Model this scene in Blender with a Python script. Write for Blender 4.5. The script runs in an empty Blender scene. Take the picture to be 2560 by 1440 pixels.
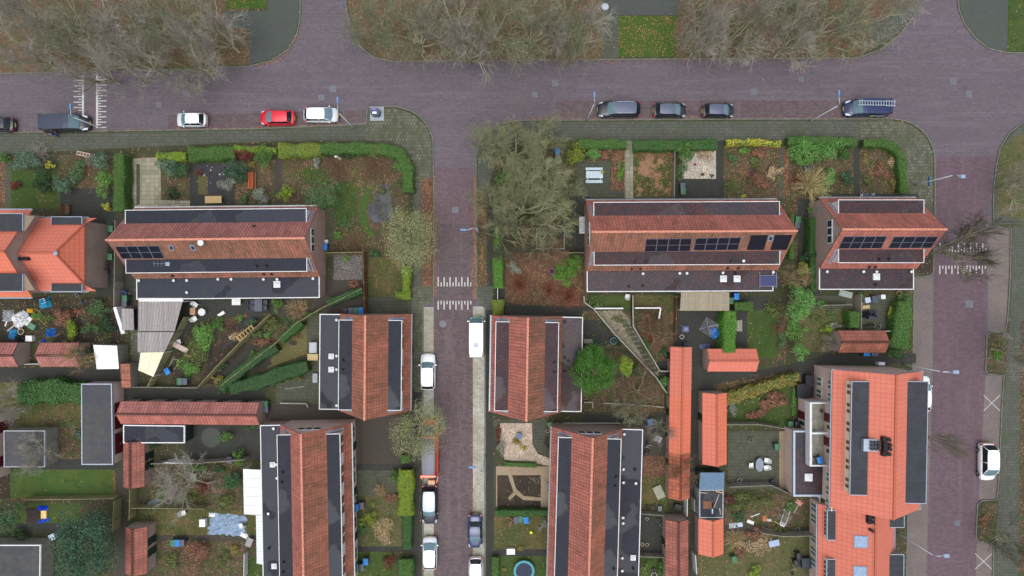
import bpy, bmesh, math, random
import numpy as np
from mathutils import Vector, Matrix
sc = bpy.context.scene
COL = sc.collection
R = math.radians
# ---------------------------------------------------------------- camera, sky, sun, exposure
CAM_H, SPX = 80.0, 21.0                 # camera height (m), photo pixels per metre on the ground
cd = bpy.data.cameras.new('camera'); cam = bpy.data.objects.new('camera', cd); COL.objects.link(cam)
cam.location = (0, 0, CAM_H); cam.rotation_euler = (0, 0, 0)
cd.sensor_fit = 'HORIZONTAL'; cd.angle = 2*math.atan(2560/SPX/2/CAM_H)
cd.clip_start = 1; cd.clip_end = 2000
sc.camera = cam
SUN_EL, SUN_AZ = R(77), R(195)
w = bpy.data.worlds.new('World'); sc.world = w; w.use_nodes = True
wt = w.node_tree; bg = wt.nodes['Background']
sky = wt.nodes.new('ShaderNodeTexSky'); sky.sky_type = 'NISHITA'; sky.sun_disc = False
sky.sun_elevation = SUN_EL; sky.sun_rotation = SUN_AZ; sky.air_density = 1.0; sky.dust_density = 4.0
hs = wt.nodes.new('ShaderNodeHueSaturation'); hs.inputs['Saturation'].default_value = 0.45
wt.links.new(sky.outputs[0], hs.inputs['Color']); wt.links.new(hs.outputs[0], bg.inputs['Color'])
bg.inputs['Strength'].default_value = 0.15
sd = bpy.data.lights.new('sun', 'SUN'); sun = bpy.data.objects.new('sun', sd); COL.objects.link(sun)
sd.energy = .9; sd.angle = R(60); sd.color = (1.0, 0.98, 0.95)
sun.rotation_euler = (R(90)-SUN_EL, 0, math.pi-SUN_AZ)
sc.view_settings.view_transform = 'Standard'; sc.view_settings.look = 'None'
sc.view_settings.gamma = 1; sc.view_settings.use_curve_mapping = False
sc.view_settings.exposure = 0.42
sc.cycles.max_bounces = 5; sc.cycles.diffuse_bounces = 3; sc.cycles.glossy_bounces = 2
sc.cycles.transparent_max_bounces = 6; sc.cycles.transmission_bounces = 3

rnd = random.Random(7)
nrng = np.random.default_rng(11)
def P(px, py, z=0.0):
    k = (CAM_H - z)/CAM_H/SPX
    return Vector(((px-1280)*k, (720-py)*k, z))
def lin(r, g, b):
    f = lambda c: (c/255/12.92 if c/255 <= .04045 else ((c/255+.055)/1.055)**2.4)
    return (f(r), f(g), f(b), 1)

# ---------------------------------------------------------------- node helpers and materials
class NT:
    def __init__(s, name, rough=.7, metal=0, spec=.3):
        s.m = bpy.data.materials.new(name); s.m.use_nodes = True
        s.t = s.m.node_tree; s.b = s.t.nodes['Principled BSDF']
        s.b.inputs['Roughness'].default_value = rough; s.b.inputs['Metallic'].default_value = metal
        s.b.inputs['Specular IOR Level'].default_value = spec
        s.tc = s.t.nodes.new('ShaderNodeTexCoord')
    def n(s, ty, **kw):
        nd = s.t.nodes.new(ty)
        for k, v in kw.items():
            if k[0] == '_': setattr(nd, k[1:], v)
            else:
                k = k.replace('_', ' ') if k.replace('_', ' ') in nd.inputs else k
                s.put(nd.inputs[k], v)
        return nd
    def put(s, sock, v):
        if isinstance(v, bpy.types.NodeSocket): s.t.links.new(v, sock)
        else: sock.default_value = v
    def noise(s, scale, detail=4, rough=.55, vec=None):
        nd = s.n('ShaderNodeTexNoise', Scale=scale, Detail=detail, Roughness=rough)
        s.put(nd.inputs['Vector'], vec or s.tc.outputs['Object']); return nd.outputs['Fac']
    def ramp(s, fac, stops, interp='LINEAR'):
        nd = s.n('ShaderNodeValToRGB'); cr = nd.color_ramp; cr.interpolation = interp
        while len(cr.elements) > 1: cr.elements.remove(cr.elements[0])
        cr.elements[0].position = stops[0][0]; cr.elements[0].color = c4(stops[0][1])
        for p, c in stops[1:]:
            e = cr.elements.new(p); e.color = c4(c)
        s.put(nd.inputs['Fac'], fac); return nd.outputs['Color']
    def step(s, fac, a, b): return s.ramp(fac, [(a, (0,0,0,1)), (b, (1,1,1,1))])
    def mix(s, fac, a, b, mode='MIX'):
        nd = s.n('ShaderNodeMix', _data_type='RGBA', _blend_type=mode)
        s.put(nd.inputs[0], fac); s.put(nd.inputs[6], a if isinstance(a, bpy.types.NodeSocket) else c4(a))
        s.put(nd.inputs[7], b if isinstance(b, bpy.types.NodeSocket) else c4(b)); return nd.outputs[2]
    def math(s, op, a, b=0.0, c=0.0):
        nd = s.n('ShaderNodeMath', _operation=op); s.put(nd.inputs[0], a); s.put(nd.inputs[1], b); s.put(nd.inputs[2], c)
        return nd.outputs[0]
    def island(s): return s.n('ShaderNodeNewGeometry').outputs['Random Per Island']
    def bump(s, h, strength=.3, dist=.02):
        nd = s.n('ShaderNodeBump', Strength=strength, Distance=dist); s.put(nd.inputs['Height'], h)
        s.put(s.b.inputs['Normal'], nd.outputs[0])
    def col(s, c): s.put(s.b.inputs['Base Color'], c if isinstance(c, bpy.types.NodeSocket) else c4(c))
def c4(c): return tuple(c) if len(c) == 4 else (c[0], c[1], c[2], 1)
def sc_(c, k): return (c[0]*k, c[1]*k, c[2]*k, 1)
MATS = {}
def plain(name, rgb, rough=.6, metal=0, var=.18, scale=4, spec=.3, coat=0):
    if name in MATS: return MATS[name]
    t = NT(name, rough, metal, spec); c = lin(*rgb)
    t.col(t.ramp(t.noise(scale, 5), [(.3, sc_(c, 1-var)), (.7, sc_(c, 1+var))]))
    if coat: t.b.inputs['Coat Weight'].default_value = coat; t.b.inputs['Coat Roughness'].default_value = .08
    MATS[name] = t.m; return t.m
def ground(name, cols, s1=.25, s2=1.6, speck=None, amt=.3, size=9, bump=.35, third=(.52, .66)):
    """mottled ground: cols = three tones (srgb), speck = leaf colours lying on it"""
    t = NT(name, .9, 0, .12); a, b, c = [lin(*k) for k in cols]
    base = t.mix(t.step(t.noise(s1, 6, .6), .40, .60), a, b)
    base = t.mix(t.step(t.noise(s2, 6, .65), *third), base, c)
    fine = t.noise(9, 4, .7)
    base = t.mix(t.math('MULTIPLY', t.step(fine, .3, .75), .45), base, sc_(a, .45))
    if speck:
        v = t.n('ShaderNodeTexVoronoi', Scale=size, Randomness=1.0); t.put(v.inputs['Vector'], t.tc.outputs['Object'])
        sp = t.n('ShaderNodeSeparateColor'); t.put(sp.inputs[0], v.outputs['Color'])
        lc = t.ramp(sp.outputs[0], [(i/(len(speck)), lin(*k)) for i, k in enumerate(speck)], 'CONSTANT')
        dens = t.math('MULTIPLY', t.step(t.noise(.9, 5, .6), .35, .65), amt*1.5)
        on = t.math('LESS_THAN', sp.outputs[1], dens)
        near = t.math('LESS_THAN', v.outputs['Distance'], .55)
        base = t.mix(t.math('MULTIPLY', on, near), base, lc)
    t.col(base); t.bump(fine, bump, .04)
    MATS[name] = t.m; return t.m
def pavers(name, cols, mortar, w=.3, h=.3, moss=None, moss_amt=.5, wear=.3, rough=.8, off=.5, mort=.035, rot=0, mscale=.35, streak=None):
    t = NT(name, rough, 0, .25); a, b = [lin(*k) for k in cols]
    mp = t.n('ShaderNodeMapping'); t.put(mp.inputs['Vector'], t.tc.outputs['Object']); mp.inputs['Rotation'].default_value = (0, 0, rot)
    br = t.n('ShaderNodeTexBrick', _offset=off); t.put(br.inputs['Vector'], mp.outputs[0])
    for k, v in (('Scale', 1), ('Brick Width', w), ('Row Height', h), ('Mortar Size', mort*w), ('Mortar Smooth', .3), ('Bias', 0)):
        br.inputs[k].default_value = v
    br.inputs['Color1'].default_value = a; br.inputs['Color2'].default_value = b; br.inputs['Mortar'].default_value = lin(*mortar)
    c = br.outputs['Color']
    big = t.noise(.12, 5, .6); c = t.mix(t.math('MULTIPLY', t.step(big, .35, .65), wear), c, sc_(a, .62))
    if moss:
        c = t.mix(t.math('MULTIPLY', t.step(t.noise(mscale, 7, .65), .42, .68), moss_amt), c, lin(*moss))
    c = t.mix(t.math('MULTIPLY', t.step(t.noise(6, 4, .7), .45, .8), .25), c, sc_(a, .5))
    if streak:                              # tyre tracks, oil drips and re-laid patches along the road
        m2 = t.n('ShaderNodeMapping'); t.put(m2.inputs['Vector'], t.tc.outputs['Object']); m2.inputs['Scale'].default_value = (*streak, 1)
        c = t.mix(t.math('MULTIPLY', t.step(t.noise(1, 4, .5, m2.outputs[0]), .5, .62), .3), c, sc_(a, .6))
        c = t.mix(t.math('MULTIPLY', t.step(t.noise(1.7, 3, .6, m2.outputs[0]), .55, .66), .25), c, sc_(a, 1.25))
        c = t.mix(t.math('MULTIPLY', t.step(t.noise(.9, 6, .75), .63, .70), .5), c, sc_(a, .45))
    t.col(c); t.bump(br.outputs['Fac'], -.25, .01)
    MATS[name] = t.m; return t.m
def tiles(name, cols, dirt, dirt_amt=.4, uw=.22, vh=.33, rib=.6, lichen=None, gap=.55, ribdark=.3, dscale=.5):
    t = NT(name, .75, 0, .25); a, b = [lin(*k) for k in cols]
    uv = t.n('ShaderNodeSeparateXYZ'); t.put(uv.inputs[0], t.tc.outputs['UV'])
    u = t.math('DIVIDE', uv.outputs[0], uw); v = t.math('DIVIDE', uv.outputs[1], vh)
    fu = t.math('FRACT', u); fv = t.math('FRACT', v)
    idx = t.n('ShaderNodeCombineXYZ'); t.put(idx.inputs[0], t.math('FLOOR', u)); t.put(idx.inputs[1], t.math('FLOOR', v))
    wn = t.n('ShaderNodeTexWhiteNoise', _noise_dimensions='2D'); t.put(wn.inputs['Vector'], idx.outputs[0])
    c = t.mix(wn.outputs['Value'], a, b)
    d = lin(*dirt)
    c = t.mix(t.math('MULTIPLY', t.step(t.noise(dscale, 7, .7), .35, .7), dirt_amt), c, d)
    c = t.mix(t.math('MULTIPLY', t.step(t.noise(7, 4, .7), .5, .75), dirt_amt*.7), c, sc_(d, .7))
    if lichen:
        c = t.mix(t.math('MULTIPLY', t.step(t.noise(2.6, 7, .8), .58, .68), .6), c, lin(*lichen))
    m2 = t.n('ShaderNodeMapping'); t.put(m2.inputs['Vector'], t.tc.outputs['UV']); m2.inputs['Scale'].default_value = (1.1, .3, 1)
    c = t.mix(t.math('MULTIPLY', t.step(t.noise(.9, 6, .7, m2.outputs[0]), .44, .68), min(.8, dirt_amt*1.1)), c, sc_(d, .62))
    if lichen: c = t.mix(t.math('MULTIPLY', t.math('GREATER_THAN', wn.outputs['Value'], .965), .5), c, sc_(b, 1.3))
    row = t.step(fv, .0, .24); c = t.mix(t.math('MULTIPLY', t.math('SUBTRACT', 1, row), gap), c, sc_(d, .35))  # shade at each tile row's lower edge painted in, together with dirty gaps
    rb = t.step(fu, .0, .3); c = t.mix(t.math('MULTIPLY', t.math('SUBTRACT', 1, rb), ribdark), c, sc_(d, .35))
    t.col(c)
    h = t.math('ADD', t.math('MULTIPLY', t.math('SINE', t.math('MULTIPLY', u, 6.2832)), rib), t.math('MULTIPLY', fv, -1.0))
    t.bump(h, .6, .03)
    MATS[name] = t.m; return t.m
def bitumen(name, rgb=(36, 40, 51), leaf=0, seam=1.05, pud=.45, edge=(70, 72, 62)):
    t = NT(name, .6, 0, .22); a = lin(*rgb)
    n1 = t.noise(.22, 3, .5); puddle = t.step(n1, .50, .515)
    c = t.mix(t.step(t.noise(1.2, 6, .65), .35, .7), sc_(a, .82), sc_(a, 1.15))
    c = t.mix(t.math('MULTIPLY', puddle, pud), c, sc_(lin(44, 52, 66), .9))
    ring = t.math('MULTIPLY', t.step(n1, .485, .50), t.math('SUBTRACT', 1, puddle))
    c = t.mix(t.math('MULTIPLY', ring, .55), c, lin(*edge))
    br = t.n('ShaderNodeTexBrick', _offset=.35); t.put(br.inputs['Vector'], t.tc.outputs['Object'])
    for k, v in (('Scale', 1), ('Brick Width', seam), ('Row Height', 6.0), ('Mortar Size', .03), ('Mortar Smooth', .5)): br.inputs[k].default_value = v
    c = t.mix(t.math('MULTIPLY', br.outputs['Fac'], .5), c, sc_(a, .5))
    sp = t.step(t.noise(14, 3, .8), .66, .72); c = t.mix(t.math('MULTIPLY', sp, .25), c, lin(120, 120, 118))
    if leaf:
        v = t.n('ShaderNodeTexVoronoi', Scale=12); t.put(v.inputs['Vector'], t.tc.outputs['Object'])
        s3 = t.n('ShaderNodeSeparateColor'); t.put(s3.inputs[0], v.outputs['Color'])
        on = t.math('LESS_THAN', s3.outputs[1], t.math('MULTIPLY', t.step(t.noise(.35, 4), .35, .65), leaf))
        c = t.mix(t.math('MULTIPLY', on, .5), c, t.ramp(s3.outputs[0], [(0, lin(88, 50, 42)), (.5, lin(120, 70, 55)), (1, lin(60, 42, 40))]))
    t.col(c)
    t.put(t.b.inputs['Roughness'], t.math('SUBTRACT', .62, t.math('MULTIPLY', puddle, .25)))
    MATS[name] = t.m; return t.m
def leafmat(name, c1, c2, rough=.6, trans=0):
    """leaf colours vary leaf by leaf (random per island) and in clumps"""
    if name in MATS: return MATS[name]
    t = NT(name, rough, 0, .25); a, b = lin(*c1), lin(*c2)
    c = t.mix(t.island(), a, b)
    c = t.mix(t.math('MULTIPLY', t.step(t.noise(1.3, 3), .35, .65), .5), c, t.mix(t.island(), sc_(a, .72), sc_(b, .8)))
    t.col(c); MATS[name] = t.m; return t.m
def glassy(name, rgb, rough=.08):
    t = NT(name, rough, 0, .6); t.col(lin(*rgb)); MATS[name] = t.m; return t.m
def brickwall(name, c1, c2, mort):
    t = NT(name, .85, 0, .2)
    uvn = t.n('ShaderNodeVectorMath', _operation='ADD')
    sp = t.n('ShaderNodeSeparateXYZ'); t.put(sp.inputs[0], t.tc.outputs['Object'])
    cb = t.n('ShaderNodeCombineXYZ'); t.put(cb.inputs[0], t.math('ADD', sp.outputs[0], sp.outputs[1])); t.put(cb.inputs[1], sp.outputs[2])
    br = t.n('ShaderNodeTexBrick'); t.put(br.inputs['Vector'], cb.outputs[0])
    for k, v in (('Scale', 1), ('Brick Width', .22), ('Row Height', .075), ('Mortar Size', .012)): br.inputs[k].default_value = v
    br.inputs['Color1'].default_value = lin(*c1); br.inputs['Color2'].default_value = lin(*c2); br.inputs['Mortar'].default_value = lin(*mort)
    t.col(t.mix(t.math('MULTIPLY', t.step(t.noise(.8, 5), .4, .7), .4), br.outputs['Color'], sc_(lin(*c1), .6)))
    MATS[name] = t.m; return t.m
def boards(name, c1, c2, w=.14, axis='X', gap=.4):
    t = NT(name, .85, 0, .15)
    sp = t.n('ShaderNodeSeparateXYZ'); t.put(sp.inputs[0], t.tc.outputs['Object'])
    u = t.math('DIVIDE', sp.outputs['XYZ'.index(axis)], w)
    wn = t.n('ShaderNodeTexWhiteNoise', _noise_dimensions='1D'); t.put(wn.inputs['W'], t.math('FLOOR', u))
    c = t.mix(wn.outputs['Value'], lin(*c1), lin(*c2))
    c = t.mix(t.math('MULTIPLY', t.math('SUBTRACT', 1, t.step(t.math('FRACT', u), .02, .14)), gap), c, sc_(lin(*c1), .3))
    c = t.mix(t.math('MULTIPLY', t.step(t.noise(3, 5), .45, .7), .35), c, sc_(lin(*c1), .6))
    t.col(c); MATS[name] = t.m; return t.m

LEAFC = [(126, 88, 70), (144, 108, 84), (104, 76, 62), (164, 136, 106), (84, 64, 54)]
ground('earth', [(66, 66, 52), (78, 74, 60), (62, 74, 44)], s2=2.2, speck=LEAFC, amt=.12, third=(.46, .6))
ground('leaf_soil', [(74, 66, 54), (92, 80, 66), (64, 78, 44)], s1=.5, s2=1.3, speck=LEAFC, amt=.32, size=12, third=(.48, .6))
ground('leaf_bed', [(100, 76, 64), (88, 70, 58), (72, 68, 50)], s1=.5, speck=LEAFC+[(150, 96, 74)], amt=.5, size=12)
ground('dark_soil', [(58, 52, 46), (70, 62, 54), (50, 52, 42)], speck=LEAFC, amt=.08)
ground('lawn', [(60, 82, 40), (76, 88, 48), (54, 72, 38)], s2=1.1, speck=LEAFC, amt=.06)
ground('bright_lawn', [(66, 92, 46), (82, 96, 48), (58, 80, 44)], s1=.3, s2=.9, speck=[(170, 140, 80)], amt=.01)
ground('leafy_lawn', [(60, 88, 38), (70, 92, 42), (84, 86, 54)], s2=.9, speck=[(180, 124, 74), (190, 150, 90), (150, 96, 70)], amt=.12, size=12)
ground('patchy_lawn', [(76, 82, 50), (104, 92, 62), (64, 78, 44)], speck=LEAFC, amt=.12)
ground('worn_lawn', [(66, 78, 44), (80, 84, 50), (146, 114, 90)], s1=.5, s2=.45, speck=[(150, 104, 82), (164, 124, 98)], amt=.25, third=(.5, .56))
ground('rough_grass', [(84, 88, 56), (98, 92, 66), (66, 80, 44)], speck=LEAFC, amt=.1)
ground('verge_litter', [(84, 82, 62), (100, 84, 68), (70, 82, 48)], s2=.7, speck=LEAFC+[(150, 92, 68)], amt=.4, size=12)
ground('gravel', [(164, 158, 146), (178, 172, 160), (144, 138, 126)], s2=3, speck=[(214, 208, 196), (140, 132, 122), (184, 160, 140)], amt=.8, size=11, third=(.5, .7))
ground('pink_gravel', [(158, 146, 130), (172, 160, 144), (140, 128, 114)], s2=3, speck=[(214, 200, 186), (150, 128, 112), (196, 170, 150)], amt=.8, size=11, third=(.5, .7))
ground('dark_gravel', [(62, 62, 66), (72, 70, 76), (54, 54, 56)], speck=[(200, 196, 186), (150, 140, 120)], amt=.06, size=6)
ground('grey_gravel', [(96, 92, 90), (108, 104, 102), (86, 82, 78)], speck=[(140, 136, 132), (70, 66, 64)], amt=.5, size=12)
ground('path_gravel', [(128, 120, 104), (142, 134, 118), (110, 104, 88)], s2=3, speck=[(170, 160, 144), (96, 88, 76)], amt=.6, size=12)
ground('sand', [(150, 134, 112), (158, 140, 118), (138, 124, 104)], speck=None)
pavers('road_brick', [(105, 96, 105), (90, 82, 90)], (74, 68, 75), .42, .21, moss=(106, 92, 96), moss_amt=.35, wear=.25, rough=.62, mort=.05, streak=(.05, .8))
pavers('red_road_brick', [(106, 86, 95), (88, 71, 79)], (68, 57, 63), .42, .21, streak=(.9, .06), moss=(92, 80, 84), moss_amt=.35, wear=.25, rough=.55)
pavers('worn_road_brick', [(102, 87, 91), (78, 66, 70)], (58, 51, 55), .42, .21, streak=(.9, .06), moss=(98, 89, 84), moss_amt=.3, wear=.3, rough=.6)
pavers('parking_brick', [(186, 184, 174), (158, 156, 146)], (104, 104, 92), .3, .15, moss=(112, 114, 80), moss_amt=.85, wear=.15, mscale=.2)
pavers('bay_brick', [(118, 108, 106), (100, 92, 92)], (84, 78, 76), .21, .105, moss=(124, 114, 104), moss_amt=.5, wear=.25)
pavers('pavement', [(92, 95, 88), (78, 81, 74)], (56, 62, 48), .36, .36, moss=(70, 77, 60), moss_amt=.75, wear=.3, off=.5, mort=.07)
pavers('mossy_pavement', [(112, 112, 100), (78, 82, 68)], (50, 58, 38), .38, .38, moss=(70, 77, 52), moss_amt=.65, wear=.25, off=.5, mort=.08)
pavers('dark_path', [(60, 60, 57), (51, 52, 50)], (40, 42, 37), .3, .3, moss=(56, 62, 50), moss_amt=.5, wear=.3)
pavers('brown_path', [(76, 68, 62), (66, 60, 56)], (48, 46, 42), .2, .1, moss=(60, 62, 50), moss_amt=.5)
pavers('garden_slabs', [(86, 86, 76), (72, 74, 66)], (48, 56, 38), .4, .4, moss=(70, 78, 50), moss_amt=.6, off=.5, mort=.06)
pavers('olive_slabs', [(112, 104, 66), (98, 92, 58)], (70, 68, 40), .4, .4, moss=(84, 88, 50), moss_amt=.6, off=.5, mort=.05)
pavers('beige_slabs', [(164, 158, 140), (128, 126, 110)], (88, 94, 66), .5, .5, moss=(104, 108, 84), moss_amt=.6, off=0, mort=.05)
pavers('asphalt', [(76, 80, 78), (72, 76, 74)], (72, 76, 74), .5, .5, moss=(70, 82, 62), moss_amt=.5, mort=.001)
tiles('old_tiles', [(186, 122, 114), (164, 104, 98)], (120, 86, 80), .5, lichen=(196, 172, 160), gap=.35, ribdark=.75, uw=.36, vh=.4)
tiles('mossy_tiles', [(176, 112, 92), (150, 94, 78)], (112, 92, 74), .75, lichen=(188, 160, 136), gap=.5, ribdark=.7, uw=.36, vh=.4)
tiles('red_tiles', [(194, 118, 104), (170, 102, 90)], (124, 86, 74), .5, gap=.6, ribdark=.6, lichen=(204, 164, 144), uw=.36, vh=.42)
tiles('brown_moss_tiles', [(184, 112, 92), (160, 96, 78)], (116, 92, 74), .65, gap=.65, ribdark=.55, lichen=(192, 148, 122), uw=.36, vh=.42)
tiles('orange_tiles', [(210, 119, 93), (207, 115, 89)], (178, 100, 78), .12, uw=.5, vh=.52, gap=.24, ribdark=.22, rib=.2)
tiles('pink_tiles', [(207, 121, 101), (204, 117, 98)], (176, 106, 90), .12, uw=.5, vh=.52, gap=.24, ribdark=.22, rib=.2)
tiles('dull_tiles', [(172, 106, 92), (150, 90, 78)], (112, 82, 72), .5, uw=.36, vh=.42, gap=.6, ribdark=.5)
bitumen('bitumen'); bitumen('bitumen_brown', (54, 44, 50), leaf=.5); bitumen('bitumen_slate', (52, 55, 62), pud=.1, seam=.75, edge=(56, 58, 60))
bitumen('bitumen_stain', (72, 74, 76), leaf=.12, pud=.5, seam=.4)
brickwall('brick', (184, 144, 132), (160, 122, 112), (176, 164, 154)); brickwall('pale_brick', (212, 184, 174), (196, 168, 158), (206, 194, 184))
brickwall('grey_brick', (172, 148, 138), (150, 128, 120), (172, 160, 150))
WHITE = plain('white_paint', (208, 211, 212), .5, var=.1, scale=2); CREAM = plain('cream_paint', (222, 214, 184), .5, var=.06)
ZINC = plain('zinc', (150, 162, 176), .4, .4, var=.12); GREYP = plain('grey_paint', (150, 154, 160), .5)
DARKP = plain('dark_plastic', (44, 46, 50), .45); BLACK = plain('black_rubber', (28, 28, 30), .7)
CONC = plain('concrete', (134, 134, 122), .85, var=.22, scale=2); KERB = plain('kerb_stone', (104, 106, 96), .85, var=.25, scale=2)
STEEL = plain('steel', (176, 184, 194), .35, .6); MANH = plain('manhole_iron', (98, 102, 112), .5, .2)
WOODG = boards('grey_boards', (152, 147, 136), (126, 122, 110)); WOODM = boards('mossy_boards', (150, 144, 108), (120, 120, 86), .12)
WOODB = boards('brown_boards', (120, 88, 66), (98, 72, 56)); WOODO = boards('orange_boards', (186, 106, 72), (168, 92, 62), .1, 'Y')
WOODY = boards('pale_boards', (190, 166, 120), (176, 150, 108), .12, 'Y')
GLASS = glassy('window_glass', (50, 58, 64)); CGLASS = glassy('car_glass', (96, 122, 132), .08); SGLASS = glassy('car_side_glass', (28, 34, 40), .1); SOLAR = glassy('solar_cell', (20, 24, 38), .25)  # bright sky reflection is mixed into the car glass colour
DRED = plain('dark_red_paint', (92, 26, 36), .5); DGREEN = plain('dark_green_paint', (32, 52, 48), .5)
BINGREEN = plain('bin_green', (62, 108, 78), .5); BINGREY = plain('bin_grey', (78, 84, 100), .5); BINBLUE = plain('bin_blue', (36, 118, 190), .5)
MARK = plain('road_paint', (184, 182, 182), .75, var=.28, scale=7)

# ---------------------------------------------------------------- mesh helpers
class MB:
    def __init__(s): s.v, s.f, s.uv, s.mi = [], [], [], []
    def add(s, verts, faces, mi=0, uvs=None):
        o = len(s.v); s.v += [tuple(p) for p in verts]
        for i, f in enumerate(faces):
            s.f.append([o+k for k in f]); s.mi.append(mi)
            s.uv.append(uvs[i] if uvs else None)
        return s
    def box(s, c, size, rot=0, mi=0, taper=1.0):
        """c = centre of the bottom face; size full extents"""
        cx, cy, cz = c; hx, hy, hz = size[0]/2, size[1]/2, size[2]; cr, sr = math.cos(rot), math.sin(rot)
        vs = []
        for z, t in ((0, 1), (hz, taper)):
            for x, y in ((-hx, -hy), (hx, -hy), (hx, hy), (-hx, hy)):
                x, y = x*t, y*t; vs.append((cx+x*cr-y*sr, cy+x*sr+y*cr, cz+z))
        return s.add(vs, [(3, 2, 1, 0), (4, 5, 6, 7), (0, 1, 5, 4), (1, 2, 6, 5), (2, 3, 7, 6), (3, 0, 4, 7)], mi)
    def prism(s, poly, z0, z1, mi=0):
        n = len(poly)
        if sum(poly[i][0]*poly[(i+1) % n][1]-poly[(i+1) % n][0]*poly[i][1] for i in range(n)) < 0: poly = poly[::-1]
        vs = [(p[0], p[1], z0) for p in poly]+[(p[0], p[1], z1) for p in poly]
        return s.add(vs, [tuple(range(n-1, -1, -1)), tuple(range(n, 2*n))]+[(i, (i+1) % n, n+(i+1) % n, n+i) for i in range(n)], mi)
    def extr(s, prof, x0, x1, mi=0):
        """profile of (y, z), counter-clockwise seen from +x, extruded along x"""
        n = len(prof)
        vs = [(x0, y, z) for y, z in prof]+[(x1, y, z) for y, z in prof]
        return s.add(vs, [tuple(range(n-1, -1, -1)), tuple(range(n, 2*n))]+[(i, (i+1) % n, n+(i+1) % n, n+i) for i in range(n)], mi)
    def slab(s, quad, t, mi=0, skip_top=False):
        """roof plane: quad = eave a, eave b, ridge b, ridge a; UV in metres; thickness t downwards"""
        a, b, c, d = [Vector(q) for q in quad]
        u = (b-a).normalized(); nrm = u.cross(d-a).normalized(); v = nrm.cross(u)
        uvs = [((q-a).dot(u), (q-a).dot(v)) for q in (a, b, c, d)]
        lo = [q-Vector((0, 0, t)) for q in (a, b, c, d)]
        s.add([a, b, c, d], [(0, 1, 2, 3)], mi, [uvs])
        s.add([a, b, c, d]+lo, [(7, 6, 5, 4), (0, 4, 5, 1), (1, 5, 6, 2), (3, 7, 4, 0)], mi)
        return s
    def tri(s, pts, t, mi=0):
        a, b, c = [Vector(q) for q in pts]; u = (b-a).normalized(); nrm = u.cross(c-a).normalized(); v = nrm.cross(u)
        s.add([a, b, c], [(0, 1, 2)], mi, [[((q-a).dot(u), (q-a).dot(v)) for q in (a, b, c)]])
        lo = [q-Vector((0, 0, t)) for q in (a, b, c)]
        return s.add([a, b, c]+lo, [(5, 4, 3), (0, 3, 4, 1), (1, 4, 5, 2), (2, 5, 3, 0)], mi)
    def tube(s, pts, r, n=8, r2=None, mi=0):
        pts = [Vector(p) for p in pts]; m = len(pts); r2 = r if r2 is None else r2; o = []
        for i, p in enumerate(pts):
            d = (pts[min(i+1, m-1)]-pts[max(i-1, 0)]).normalized()
            x = d.cross(Vector((0, 0, 1)) if abs(d.z) < .9 else Vector((1, 0, 0))).normalized(); y = d.cross(x)
            rr = r+(r2-r)*i/(m-1)
            o += [p+(x*math.cos(k*2*math.pi/n)+y*math.sin(k*2*math.pi/n))*rr for k in range(n)]
        fs = [(i*n+k, i*n+(k+1) % n, (i+1)*n+(k+1) % n, (i+1)*n+k) for i in range(m-1) for k in range(n)]
        return s.add(o, fs+[tuple(range(n-1, -1, -1)), tuple((m-1)*n+k for k in range(n))], mi)
    def lathe(s, c, prof, n=16, mi=0):
        vs = [(c[0]+r*math.cos(k*2*math.pi/n), c[1]+r*math.sin(k*2*math.pi/n), c[2]+z) for r, z in prof for k in range(n)]
        m = len(prof); fs = [(i*n+k, i*n+(k+1) % n, (i+1)*n+(k+1) % n, (i+1)*n+k) for i in range(m-1) for k in range(n)]
        fs += [tuple(range(n-1, -1, -1)), tuple((m-1)*n+k for k in range(n))]
        return s.add(vs, fs, mi)
    def grid(s, rows, mi=0, flip=False):
        n = len(rows[0]); vs = [p for r in rows for p in r]
        fs = [(i*n+j, i*n+j+1, (i+1)*n+j+1, (i+1)*n+j) for i in range(len(rows)-1) for j in range(n-1)]
        return s.add(vs, [f[::-1] for f in fs] if flip else fs, mi)
    def ring(s, c, R0, r, n=20, m=6, axis='z', mi=0, rot=0):
        vs = []
        for i in range(n):
            a = i*2*math.pi/n
            for j in range(m):
                b = j*2*math.pi/m; q = R0+r*math.cos(b); h = r*math.sin(b)
                p = (q*math.cos(a), q*math.sin(a), h) if axis == 'z' else (q*math.cos(a), h, q*math.sin(a))
                p = (p[0]*math.cos(rot)-p[1]*math.sin(rot), p[0]*math.sin(rot)+p[1]*math.cos(rot), p[2])
                vs.append((c[0]+p[0], c[1]+p[1], c[2]+p[2]))
        return s.add(vs, [(i*m+j, ((i+1) % n)*m+j, ((i+1) % n)*m+(j+1) % m, i*m+(j+1) % m) for i in range(n) for j in range(m)], mi)
    def build(s, name, mat, parent=None, smooth=False, origin=None):
        me = bpy.data.meshes.new(name)
        ox, oy, oz = origin or (0, 0, 0)
        me.from_pydata([(x-ox, y-oy, z-oz) for x, y, z in s.v], [], s.f)
        for m in (mat if isinstance(mat, (list, tuple)) else [mat]): me.materials.append(m if not isinstance(m, str) else MATS[m])
        me.polygons.foreach_set('material_index', s.mi)
        if any(u is not None for u in s.uv):
            ul = me.uv_layers.new(name='UVMap'); k = 0
            for f, u in zip(s.f, s.uv):
                for j in range(len(f)):
                    if u: ul.data[k].uv = u[j]
                    k += 1
        if smooth: me.polygons.foreach_set('use_smooth', [True]*len(s.f))
        me.update()
        o = bpy.data.objects.new(name, me); COL.objects.link(o)
        if parent: o.parent = parent
        if origin: o.location = origin
        return o
def tag(o, label=None, cat=None, group=None, kind=None):
    if label: o['label'] = label
    if cat: o['category'] = cat
    if group: o['group'] = group
    if kind: o['kind'] = kind
    return o
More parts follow.
